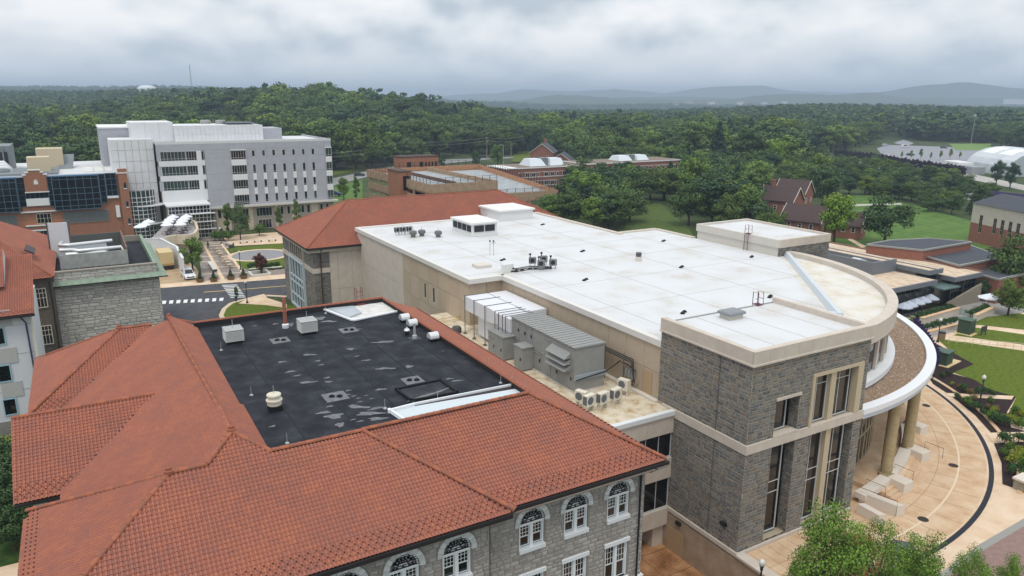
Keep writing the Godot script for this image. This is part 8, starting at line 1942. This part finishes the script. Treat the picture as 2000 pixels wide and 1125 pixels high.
	tree("yard_tree", "broad bushy tree between service yard wall and paved walk", 3, at(377, 532), 7.2, 1.05); tree("entrance_tree", "slim pale tree in front of the laboratory", 1, at(447, 466), 9.0, 0.62); tree("entrance_tree", "dark dense tree beside the laboratory door", 2, at(470, 468), 9.6, 0.62); tree("entrance_tree", "small loose tree right of the laboratory door", 1, at(547, 455), 7.0, 0.6); tree("entrance_tree", "slender tree by the tiled pavilion eave", 1, at(582, 455), 9.0, 0.5); tree("entrance_tree", "dark tree at the glass entrance corner", 0, at(412, 462), 8.0, 0.5); tree("young_tree", "thin leafless young tree in the small lawn by the crossing", 1, at(463, 597, 0.1), 3.4, 0.5)
	shrub("round clipped bush beside the laboratory door", 0, at(507, 460), 3.4, "bushes at the laboratory"); for q in [[420, 470], [428, 471], [437, 470], [446, 470]]: shrub("leafy hedge bush in front of the laboratory", 0, at(q[0], q[1]), 2.7, "bushes at the laboratory")
	for q in [[488, 527], [496, 525], [520, 527], [530, 525], [540, 524]]: shrub("green shrub among the white benches at the lawn", 2, at(q[0], q[1]), 1.5, "shrubs at the lawn's near edge")
	for q in [[5, 905], [16, 900], [28, 898]]: shrub("bright yellow green bush below the white residence", 1, at(q[0], q[1]), 2.6, "yellow bushes at the residence")
	tree("garage_tree", "small round tree on the bank left of the garage", 3, at(672, 392), 8.0, 0.8); tree("garage_tree", "slim bright evergreen at the garage corner", 1, at(697, 396), 9.0, 0.5); tree("garage_tree", "reddish brown small tree behind the roof lodge", 2, at(862, 330), 7.0, 0.9); tree("garage_tree", "pale green tree behind the garage by the pole", 3, at(972, 335), 13.0, 0.8); tree("garage_tree", "small dark tree behind the garage fence", 0, at(930, 330), 10.0, 0.7)
	tree("bright_maple", "bright green rounded tree at the dormitory's right end", 3, at(1350, 402), 16.0, 1.15); tree("golden_tree", "yellow green tree beside the brick townhouse", 6, at(1628, 478), 13.0, 0.95); tree("dark_maple", "large dark green tree on the mown lawn", 2, at(1727, 480), 13.0, 1.1); tree("golden_tree", "yellow topped tall tree beyond the grove", 6, at(1512, 345), 17.0, 0.9); tree("dark_maple", "dark round tree at the edge of the mown lawn", 0, at(1605, 405), 15.0, 1.1); tree("dark_maple", "lighter tree behind the dark round lawn tree", 3, at(1595, 375), 15.0, 1.0)
	for q in [[1975, 575, 11.5, 2, 0.95], [1918, 588, 4.2, 0, 0.9], [1968, 616, 6.5, 7, 1.0], [1945, 362, 11.0, 0, 0.8], [1972, 368, 11.0, 0, 0.8]]: tree("right_side_tree", "broad dark tree beside the dark roofed brick wing" if q[0] == 1975 else ("low bushy tree at the pavilion's brick corner" if q[0] == 1918 else ("leaning green tree on the right lawn" if q[0] == 1968 else "round tree by the drive in front of the sports hall")), q[3], at(q[0], q[1]), q[2], q[4], "trees by the drive" if q[1] < 400 else "")
	for q in [[1462, 452, 12.0, 3], [1488, 462, 9.5, 0], [1505, 468, 8.0, 7], [1520, 474, 6.0, 2], [1440, 440, 13.0, 7], [1552, 478, 4.5, 0], [1395, 440, 13.0, 3], [1420, 455, 11.0, 2]]: tree("screen_tree", "leafy tree screening the left side of the brick townhouses", q[3], at(q[0], q[1]), q[2], 1.1, "trees screening the townhouses")
	# young street trees close to the camera
	rng.seed = 1200
	var c1n := Color(0.055, 0.125, 0.018); var c2n := Color(0.20, 0.31, 0.06)
	var near := [tree_meshes(61, 1, 17000, 0.075, c1n, c2n, 62), tree_meshes(62, 0, 15000, 0.075, c1n, c2n, 50)]
	i = 0
	for q in [[1640, 978, 10.5, 0, 0.85], [1728, 1004, 9.5, 1, 0.6], [1808, 1030, 8.6, 0, 0.72], [1915, 1058, 7.6, 1, 0.6], [1563, 1084, 7.0, 0, 0.6], [1992, 1080, 7.0, 0, 0.6]]:
		var p := at(q[0], q[1], q[2]); var t := thing("street_tree", ["leafy young tree right in front of the stone tower's tall windows", "dense young tree between tower tree and dark car", "airy young tree standing in front of the dark car", "young tree top beside the brick road", "small young tree nearest the globe lamp", "young tree top at the brick road's edge"][i], "tree", "young street trees by the plaza", Vector3(p.x, 0, p.z), i * 1.3); i += 1
		part(t, "trunk", near[q[3]][0], plain("bark_young", rgb(96, 82, 70), 0.95)); part(t, "crown", near[q[3]][1], leaf_mat()); t.scale = Vector3(q[4], 1, q[4]) * q[2] / 10.0
	# mulch bed shrubs
	rng.seed = 71
	for q in [[1962, 868, 1.4, 2], [1988, 866, 1.3, 2], [1970, 882, 1.1, 0], [1985, 892, 1.2, 1], [1975, 905, 1.3, 1], [1992, 915, 1.3, 0], [1980, 928, 1.3, 2], [1996, 935, 1.2, 0], [1965, 893, 1.0, 0], [1998, 890, 1.0, 1], [1883, 788, 1.0, 0], [1892, 795, 1.1, 0], [1905, 803, 1.2, 2], [1918, 812, 1.0, 2], [1900, 782, 0.9, 3], [1930, 798, 0.7, 3], [1938, 806, 0.8, 1], [1945, 800, 0.7, 3], [1930, 820, 1.3, 0], [1945, 828, 1.2, 2], [1958, 832, 1.4, 2], [1970, 822, 1.1, 1], [1985, 830, 1.2, 1], [1978, 808, 1.1, 0], [1990, 812, 1.0, 1], [1995, 838, 1.2, 0], [1840, 738, 0.8, 2], [1852, 735, 0.8, 2], [1858, 752, 0.5, 1], [1872, 758, 0.7, 3], [1882, 765, 1.1, 2], [1895, 770, 0.9, 3], [1915, 772, 1.2, 2], [1935, 775, 1.0, 2], [1868, 780, 0.9, 2], [1935, 788, 0.8, 0]]: shrub(["green mounded shrub in the mulch bed", "yellow green shrub in the mulch bed", "dark green shrub in the mulch bed", "brownish shrub in the mulch bed"][q[3]], q[3], at(q[0], q[1], 0.03), q[2])
	# terrace of the glass pavilion
	i = 0
	var ug := plain("umb_grey", rgb(176, 184, 198), 0.7)
	for q in [[1762, 625], [1772, 621], [1786, 616], [1799, 612], [1814, 607]]: umbrella("grey", "pale grey umbrella in the row at the glass pavilion", "grey umbrellas at the glass pavilion", at(q[0], q[1]), 0.4, ug, 1.3)
	umbrella("lone", "single white umbrella beyond the low stone wall", "", at(1928, 606), 0.2, uw, 1.7)
	for q in [[1770, 630], [1783, 627], [1795, 622], [1808, 618]]: table_set("pav", "pale green table with seats under the grey umbrellas", "tables at the glass pavilion", at(q[0], q[1]), q[0] * 0.4, plain("olive_top", rgb(150, 154, 120), 0.7), plain("grey_seat", rgb(92, 98, 92), 0.7))
	var walls := [[[[1798, 634], [1871, 613]], 1.0, "low beige wall with hedge nearest the grey umbrellas"], [[[1808, 655], [1880, 636]], 0.5, "lower beige edging wall with hedge along the ramp"], [[[1903, 628], [1938, 612]], 1.0, "short beige wall ending at the right lawn"]]
	for w in walls:
		var t := thing("terrace_wall", w[2], "wall", "low terrace walls"); var a := at2(w[0][0][0], w[0][0][1]); var b := at2(w[0][1][0], w[0][1][1]); var d := (b - a).normalized(); var s := Vector2(-d.y, d.x) * 0.25; g = G.new(); g.prism([a - s, b - s, b + s, a + s], 0, w[1]); part(t, "wall", g, MT["beige_panel"]); g = G.new(); g.prism([a - s * 1.3, b - s * 1.3, b + s * 1.3, a + s * 1.3], w[1], w[1] + 0.1); part(t, "coping", g, plain("kerb_tan", rgb(206, 174, 140), 0.9))
		var n := int((b - a).length() / 1.1)
		for k in n: shrub("clipped hedge bush on the terrace wall side", 2, Vector3(lerpf(a.x, b.x, (k + 0.5) / n), w[1] * 0.4, lerpf(a.y, b.y, (k + 0.5) / n) - 0.9), 1.25, "hedge along the terrace walls")
	var sl := thing("sloped_stone_wall", "sloping stone wall beside the glass pavilion doors", "wall"); var s0 := at(1850, 603); var s1 := at(1913, 590); g = G.new(); g.quad(s0, s0 + V.call(0, 0.9, 0), s1 + V.call(0, 3.2, 0), s1); g.quad(s0 + V.call(0, 0.9, -0.4), s0 + V.call(0, 0, -0.4), s1 + V.call(0, 0, -0.4), s1 + V.call(0, 3.2, -0.4)); g.quad(s0 + V.call(0, 0.9, 0), s0 + V.call(0, 0.9, -0.4), s1 + V.call(0, 3.2, -0.4), s1 + V.call(0, 3.2, 0)); g.quad(s1, s1 + V.call(0, 3.2, 0), s1 + V.call(0, 3.2, -0.4), s1 + V.call(0, 0, -0.4)); part(sl, "wall", g, mottled("stone_mix", [rgb(128, 122, 110), rgb(146, 138, 124), rgb(164, 154, 138)], 2.0, 0.9, 0.6, 175))
	var gr := thing("glass_railing", "glass railing along the ramp at the glass pavilion", "railing"); var r0 := at(1855, 608); var r1 := at(1902, 622); g = G.new(); g.obox(r0, r1 - r0, Vector3.UP * 1.1, V.call(0, 0, 0.04)); var gm := plain("rail_glass", Color(0.62, 0.72, 0.70, 0.4), 0.08); gm.transparency = BaseMaterial3D.TRANSPARENCY_ALPHA; part(gr, "glass_pane", g, gm)
	for k in 6: g = G.new(); var p := r0.lerp(r1, k / 5.0); g.box(p.x - 0.04, 0, p.z - 0.04, p.x + 0.04, 1.15, p.z + 0.04); part(gr, "post", g, plain("rail_alu", rgb(176, 182, 180), 0.4))
	i = 0
	for q in [[1885, 651, 1.6, 1.7, 2.1], [1840, 710, 1.9, 1.7, 1.7]]:
		var t := thing("utility_cabinet", ["tall green utility cabinet on the paved path by the lawn", "low green utility box on a pad in the mulch bed"][i], "utility box", "", at(q[0], q[1]), 0.15); g = G.new(); g.cbox(-q[2] / 2, 0.1, -q[3] / 2, q[2] / 2, q[4], q[3] / 2, 0.06); part(t, "cabinet", g, plain("util_green", rgb(52, 74, 60), 0.6)); g = G.new(); g.cbox(-q[2] / 2 - 0.1, q[4], -q[3] / 2 - 0.1, q[2] / 2 + 0.1, q[4] + 0.12, q[3] / 2 + 0.1, 0.03); part(t, "lid", g, plain("util_green2", rgb(66, 90, 76), 0.6)); g = G.new(); g.box(-q[2] / 2 - 0.4, 0, -q[3] / 2 - 0.4, q[2] / 2 + (1.8 if i == 1 else 0.3), 0.1, q[3] / 2 + 0.4); part(t, "pad", g, plain("pad_tan", rgb(206, 184, 142), 0.9)); g = G.new(); g.box(q[2] / 2, 0.1, -q[3] / 2 + 0.2, q[2] / 2 + 0.9, q[4] * 0.85, q[3] / 2 - 0.2); if i == 0: part(t, "side_cabinet", g, plain("util_green", rgb(52, 74, 60), 0.6)); 
		i += 1
	var bin := thing("litter_bin", "tan litter bin with dark lid beside a lamp post", "litter bin", "", at(1839, 663)); g = G.new(); g.lathe(Vector3.ZERO, [[0.42, 0], [0.45, 0.9], [0.4, 0.95]], 14); part(bin, "drum", g, plain("bin_tan", rgb(146, 122, 96), 0.9)); g = G.new(); g.lathe(Vector3.ZERO, [[0.45, 0.95], [0.42, 1.15], [0, 1.2]], 14); part(bin, "lid", g, plain("bin_dark", rgb(44, 44, 60), 0.6))
	var pr := thing("ramp_railing", "pale metal ramp railing in front of the right lawn", "railing"); var q0 := at(1852, 672); var q1 := at(2060, 690); for y in [0.5, 1.0]: g = G.new(); g.tube([q0 + Vector3.UP * y, q1 + Vector3.UP * y], 0.035, 5); part(pr, "rail", g, plain("rail_pale", rgb(206, 204, 180), 0.5))
	for k in 14: g = G.new(); var p := q0.lerp(q1, k / 13.0); g.tube([p, p + Vector3.UP * 1.05], 0.03, 5); part(pr, "post", g, plain("rail_pale", rgb(206, 204, 180), 0.5))
	var sg := thing("info_sign", "small dark sign on the lawn behind the ramp railing", "sign", "", at(1920, 655)); bxp(sg, "panel", [-0.7, 0.5, -0.05, 0.7, 1.4, 0.05], plain("sign_dark", rgb(58, 60, 66), 0.6)); bxp(sg, "post", [-0.6, 0, -0.04, -0.5, 0.5, 0.04], plain("sign_dark", rgb(58, 60, 66), 0.6)); bxp(sg, "post", [0.5, 0, -0.04, 0.6, 0.5, 0.04], plain("sign_dark", rgb(58, 60, 66), 0.6))
	var nb := thing("notice_frame", "dark easel sign standing on the lawn by the paved walk", "sign", "", at(453, 493)); bxp(nb, "frame", [-0.6, 0.9, -0.05, 0.6, 1.7, 0.05], plain("sign_dark", rgb(58, 60, 66), 0.6)); for s in [-0.5, 0.5]: bxp(nb, "leg", [s - 0.04, 0, -0.04, s + 0.04, 0.9, 0.04], plain("sign_dark", rgb(58, 60, 66), 0.6))
	# dark purple row behind the canopy edge
	for k in 13:
		var p3 := at(1786.0 + 44.0 * pow(k / 12.0, 0.8), 622.0 + k * 5.4, 3.55); var p := Vector2(p3.x, p3.z); var t := thing("banner_post", "dark purple banner post in the curved row behind the canopy", "post", "purple banner posts behind the canopy", Vector3(p.x, 0, p.y)); g = G.new(); g.tube([Vector3.ZERO, V.call(0, 3.6, 0)], 0.06, 6); part(t, "post", g, plain("post_navy", rgb(36, 34, 50), 0.6)); g = G.new(); g.box(0.08, 1.7, -0.03, 0.85, 3.5, 0.03); part(t, "banner", g, plain("banner_purple", rgb(52, 36, 82), 0.7))
	# terrace steps, seat walls under the canopy
	var ts := thing("curved_steps", "curved tan concrete steps and floor under the white canopy", "steps")
	for k in 3: g = G.new(); ring(g, DC, 24.0, 32.9 - k * 0.4, k * 0.15 + 0.012, k * 0.15 + 0.15, 80, 0, 50); part(ts, "step", g, MT["concrete_tan"])
	var sp := plain("seat_white", rgb(214, 205, 194), 0.85)
	i = 0
	for q in [[85, 76.3, 30.7, 31.7], [74.4, 63.4, 30.7, 31.7], [61.5, 52, 30.7, 31.7]]: 
		var t := thing("curved_seat_wall", ["curved white seat wall nearest the stone tower", "curved white seat wall between the first two columns' steps", "curved white seat wall farthest along the curved steps"][i], "seat wall", "curved seat walls"); i += 1; g = G.new(); ring(g, DC, q[2], q[3], 0.46, 0.95, q[0], q[1], 16); part(t, "seat", g, sp)
		var p := arc(DC, 32.4, q[1] - 0.8); g = G.new(); g.cbox(p.x - 0.75, 0.02, p.y - 0.9, p.x + 0.55, 1.0, p.y + 0.7, 0.04); part(t, "end_block", g, sp)
	var rb := thing("ramp_wall", "white ramp wall with thin handrail beside the stone tower", "wall"); var w0 := at(1679, 962, 0.9); var w1 := at(1752, 990, 0.9); g = G.new(); g.obox(Vector3(w0.x, 0.02, w0.z), (w1 - w0) * Vector3(1, 0, 1), Vector3.UP * 0.95, V.call(0.7, 0, 0.25)); part(rb, "wall", g, sp); g = G.new(); g.tube([w0 + Vector3.UP * 0.5, w1 + Vector3.UP * 0.5, w1 - Vector3.UP * 0.8], 0.025, 5); part(rb, "handrail", g, plain("rail_brown", rgb(90, 70, 54), 0.6))
	var rc := thing("ramp_wall", "short blank white wall block at the foot of the stone tower", "wall"); w0 = at(1674, 985, 0.8); w1 = at(1716, 1008, 0.8); g = G.new(); g.obox(Vector3(w0.x, 0.02, w0.z), (w1 - w0) * Vector3(1, 0, 1), Vector3.UP * 0.85, V.call(0.6, 0, 0.25)); part(rc, "wall", g, sp)
	for q in [[1862, 909], [1803, 1014], [1809, 792]]: var t := thing("manhole_cover", "round dark manhole cover in the tan plaza paving", "manhole", "manhole covers in the plaza", at(q[0], q[1], 0.013)); g = G.new(); g.lathe(Vector3.ZERO, [[0.42, 0], [0.42, 0.012], [0.34, 0.016], [0, 0.014]], 18); part(t, "cover", g, plain("iron", rgb(64, 58, 56), 0.7))
	var hr := thing("stair_handrail", "thin brown handrail on the curved steps", "railing"); for q in [[1690, 955], [1745, 925], [1775, 880], [1805, 880]]: var p := at(q[0], q[1], 0.4); g = G.new(); g.tube([p, p + V.call(0, 0.95, 0), p + V.call(0.7, 0.65, 1.4), p + V.call(0.7, -0.35, 1.4)], 0.025, 5); part(hr, "rail", g, plain("rail_brown", rgb(90, 70, 54), 0.6))
	# stone gate pier with white cap, far right
	var gp := thing("stone_pier", "stone pier with white cap at the mulch bed corner", "pier", "", at(1996, 955)); bxp(gp, "pier", [-0.6, 0, -0.5, 0.9, 0.9, 0.5], MT["stone_mix"]); bxp(gp, "cap", [-0.7, 0.9, -0.6, 1.0, 1.08, 0.6], sp)
	# utility poles with wires
	i = 0
	var tops := []
	for q in [[788, 318, 11.5], [951, 312, 12.5], [998, 316, 10.0], [640, 352, 11.5]]:
		var p := at(q[0], q[1]); p.y = land(p.x, p.z); var t := thing("utility_pole", ["wooden utility pole behind the garage's roof lodge", "wooden utility pole by the street behind the garage", "bare wooden pole near the brick cottage", "wooden utility pole behind the laboratory"][i], "utility pole", "utility poles", p); i += 1; g = G.new(); g.tube([Vector3.ZERO, V.call(0, q[2], 0)], [0.2, 0.14], 7); part(t, "pole", g, plain("pole_wood", rgb(150, 142, 132), 0.9))
		if q[0] != 998: g = G.new(); g.box(-1.4, q[2] - 0.8, -0.08, 1.4, q[2] - 0.6, 0.08); g.lathe(V.call(0.4, q[2] - 3.0, 0.3), [[0.28, 0], [0.28, 0.9], [0, 0.95]], 8); part(t, "cross_arm", g, plain("pole_wood", rgb(150, 142, 132), 0.9)); tops.append(p + V.call(0, q[2] - 0.5, 0))
	var wi := thing("overhead_wire", "thin overhead wires strung between the utility poles", "wire")
	for s in [[tops[2], tops[0]], [tops[0], tops[1]], [tops[1], tops[1] + (tops[1] - tops[0]) * 0.5]]:
		for o in [0.0, -1.6]:
			var pts := []
			for k in 9: pts.append((s[0] as Vector3).lerp(s[1], k / 8.0) + V.call(0, o - 4.0 * (k / 8.0) * (1 - k / 8.0) * 1.1, 0))
			g = G.new(); g.tube(pts, 0.05, 4, false); part(wi, "wire", g, plain("wire", rgb(150, 150, 148), 0.6))
	i = 0
	for q in [[983, 322, 10], [1246, 300, 11], [1342, 322, 11], [1298, 306, 9], [1420, 322, 12], [1544, 288, 10], [1556, 285, 10], [1577, 285, 18], [1896, 283, 22], [1840, 268, 20]]:
		var p := at(q[0], q[1]); p.y = land(p.x, p.z); var t := thing("light_mast", "tall sports field floodlight mast" if q[2] > 19 else "pale street light mast rising among the trees", "light mast", "floodlight masts" if q[2] > 19 else "street light masts among trees", p); g = G.new(); g.tube([Vector3.ZERO, V.call(0, q[2], 0)], [0.18, 0.1], 6); part(t, "mast", g, plain("mast", rgb(176, 180, 184), 0.5)); g = G.new()
		if q[2] > 19: g.box(-1.4, q[2] - 0.8, -0.2, 1.4, q[2] + 0.6, 0.2)
		else: g.tube([V.call(0, q[2] - 0.2, 0), V.call(-2.0, q[2] + 0.5, 0), V.call(-2.6, q[2] + 0.4, 0)], 0.09, 5)
		part(t, "lamp_head", g, plain("mast", rgb(176, 180, 184), 0.5))
	var pw := thing("purple_screen", "purple banner fence with pale round emblem by the drive", "fence"); var f0 := at(1930, 392); var f1 := at(2060, 408); g = G.new(); g.obox(f0, f1 - f0, Vector3.UP * 3.4, V.call(0.2, 0, 0.2)); part(pw, "fabric", g, plain("purple_fab", rgb(84, 72, 124), 0.8)); var em: Vector3 = f0.lerp(f1, 0.2) + V.call(-0.1, 1.8, 0.25); g = G.new(); g.lathe(Vector3.ZERO, [[1.1, 0], [0.75, 0.01], [0.6, 0.01]], 18); part(pw, "emblem", g, plain("emblem", rgb(178, 174, 196), 0.7), Transform3D(Basis(Vector3.UP, -0.12) * Basis(Vector3.RIGHT, PI / 2), em))
	# dark hedge row along the drive
	rng.seed = 77
	for k in 34:
		var f := k / 33.0; var p := at(lerpf(1632, 1878, f), lerpf(308, 348, pow(f, 1.1))); var t := thing("purple_tree", "dark purple leaved tree in the row along the drive", "tree", "purple trees along the drive", p, k * 1.7); part(t, "trunk", TREES[0][0], plain("bark", rgb(74, 62, 52), 0.95)); part(t, "crown", TREES[0][1], purple_leaf()); t.scale = Vector3.ONE * rng.randf_range(0.5, 0.62)
	for k in 7: tree("lot_tree", "small young tree in the parking lot island row", 3, at(1760 + k * 19, 312 - absf(k - 3) * 0.5), 4.5 + k % 3, 0.5, "young trees in the parking lot")
	# distant white buildings of the town, far hill shed, water tank dome, radio mast
	rng.seed = 88
	for k in 26:
		var u := rng.randf_range(1290, 1540) if k < 14 else rng.randf_range(1790, 2000); var d := rng.randf_range(2600, 3600); var dir := (cam_f + cam_r * (u - 1000) / FPX) * Vector3(1, 0, 1); var p := dir.normalized() * d; p.y = land(p.x, p.z); var t := thing("town_building", "tiny pale building of the distant valley town", "building", "distant town buildings", p, rng.randf() * 1.5); var w := rng.randf_range(14, 44); var h := rng.randf_range(7, 14); bxp(t, "walls", [-w / 2, -5, -8, w / 2, h + 2, 8], plain("town%d" % (k % 3), [rgb(206, 206, 202), rgb(184, 180, 176), rgb(214, 216, 220)][k % 3], 0.8)); bxp(t, "roof", [-w / 2 - 1, h + 2, -9, w / 2 + 1, h + 4, 9], plain("town_roof", rgb(168, 166, 166), 0.8))
	var dir2 := ((cam_f + cam_r * (1945 - 1000) / FPX) * Vector3(1, 0, 1)).normalized(); var hs := dir2 * 4300.0; hs.y = land(hs.x, hs.z); var fs := thing("hillside_shed", "long white shed on the far hillside", "building", "", hs, -0.9); bxp(fs, "walls", [-95, 0, -12, 95, 22, 12], plain("town2", rgb(214, 216, 220), 0.8)); bxp(fs, "roof", [-97, 22, -14, 97, 25, 14], plain("lab_white", rgb(222, 223, 224), 0.55))
	var dm := ((cam_f + cam_r * (413 - 1000) / FPX) * Vector3(1, 0, 1)).normalized() * 1250.0; var ra := thing("radio_mast", "thin radio mast rising above the wooded skyline", "mast", "", Vector3(dm.x, land(dm.x, dm.z), dm.z)); g = G.new()
	for s in 3: g.tube([V.call(cos(s * 2.1) * 1.3, 0, sin(s * 2.1) * 1.3), V.call(cos(s * 2.1) * 0.2, 50, sin(s * 2.1) * 0.2)], 0.16, 4)
	for k in 10: g.tube([V.call(0.9, k * 5.0, 0), V.call(-0.5, k * 5.0 + 5.0, 0.6)], 0.09, 4)
	part(ra, "lattice", g, plain("mast_dark", rgb(120, 124, 130), 0.6))
	var dt := ((cam_f + cam_r * (331 - 1000) / FPX) * Vector3(1, 0, 1)).normalized() * 1300.0; var wt := thing("water_tank", "pale domed water tank on the wooded skyline", "water tank", "", Vector3(dt.x, land(dt.x, dt.z) - 5.0, dt.z)); g = G.new(); g.lathe(Vector3.ZERO, [[14, 0], [14, 21], [12, 23.5], [7, 25.5], [0, 26]], 20); part(wt, "tank", g, plain("tank", rgb(196, 204, 210), 0.6))
	# person on the paved walk
	var pe := thing("person", "person in dark clothes walking on the paved walk by the laboratory", "person", "", at(407, 486), 0.6)
	var B := [[V.call(0, 0.95, 0), V.call(0, 1.38, 0.02), 0.13, 0.15], [V.call(0, 1.4, 0.02), V.call(0, 1.52, 0.03), 0.06, 0.055], [V.call(0, 1.6, 0.04), V.call(0, 1.68, 0.04), 0.095, 0.09]]
	for s in [-1.0, 1.0]: B.append_array([[V.call(s * 0.09, 0.93, 0), V.call(s * 0.1, 0.5, 0.1 * s), 0.09, 0.06], [V.call(s * 0.1, 0.5, 0.1 * s), V.call(s * 0.1, 0.08, -0.04 + 0.12 * s), 0.06, 0.04], [V.call(s * 0.1, 0.05, -0.04 + 0.12 * s), V.call(s * 0.11, 0.04, 0.12 + 0.12 * s), 0.045, 0.035], [V.call(s * 0.17, 1.38, 0.02), V.call(s * 0.24, 1.1, -0.05 * s), 0.055, 0.045], [V.call(s * 0.24, 1.1, -0.05 * s), V.call(s * 0.24, 0.86, 0.1 - 0.05 * s), 0.042, 0.032]])
	part(pe, "body", body_mesh(B, V.call(-0.4, -0.04, -0.35), V.call(0.4, 1.85, 0.45), 0.03), plain("dark_cloth", rgb(52, 54, 66), 0.9))
	g = G.new(); g.lathe(V.call(0, 1.64, 0.03), [[0.1, 0.0], [0.107, 0.06], [0.08, 0.12], [0, 0.15]], 12); part(pe, "hair", g, plain("hair", rgb(40, 32, 28), 0.8))
func red_leaf() -> StandardMaterial3D:
	var m := plain("red_leaf", rgb(92, 50, 48), 0.8); return m
func purple_leaf() -> StandardMaterial3D:
	var m := plain("purple_leaf", rgb(58, 48, 64), 0.85); return m
func _ready() -> void:
	setup_view()
	PAL = {
		"hall": [Color(0.315, 0.295, 0.275), Color(0.35, 0.33, 0.31), Color(0.285, 0.265, 0.25), Color(0.385, 0.365, 0.345), Color(0.33, 0.305, 0.285)],
		"tower": [Color(0.15, 0.155, 0.152), Color(0.185, 0.187, 0.18), Color(0.125, 0.129, 0.13), Color(0.215, 0.21, 0.195), Color(0.175, 0.165, 0.15), Color(0.195, 0.168, 0.145), Color(0.14, 0.147, 0.155), Color(0.235, 0.215, 0.185)],
		"grey": [Color(0.47, 0.455, 0.43), Color(0.51, 0.49, 0.465), Color(0.43, 0.415, 0.39), Color(0.55, 0.53, 0.50)],
		"dark": [Color(0.13, 0.12, 0.11), Color(0.16, 0.15, 0.135), Color(0.11, 0.10, 0.095)],
	}
	make_stone_meshes(); make_tile_meshes(); make_trees()
	build_land()
	build_hall(); build_arts(); build_pavilion()
	build_laboratory(); build_brick_hall(); build_left_block(); build_garage(); build_dormitory(); build_right_buildings()
	build_grounds()
	build_forest()
	build_hall_roof_items(); build_arts_roof_items()
	build_small()
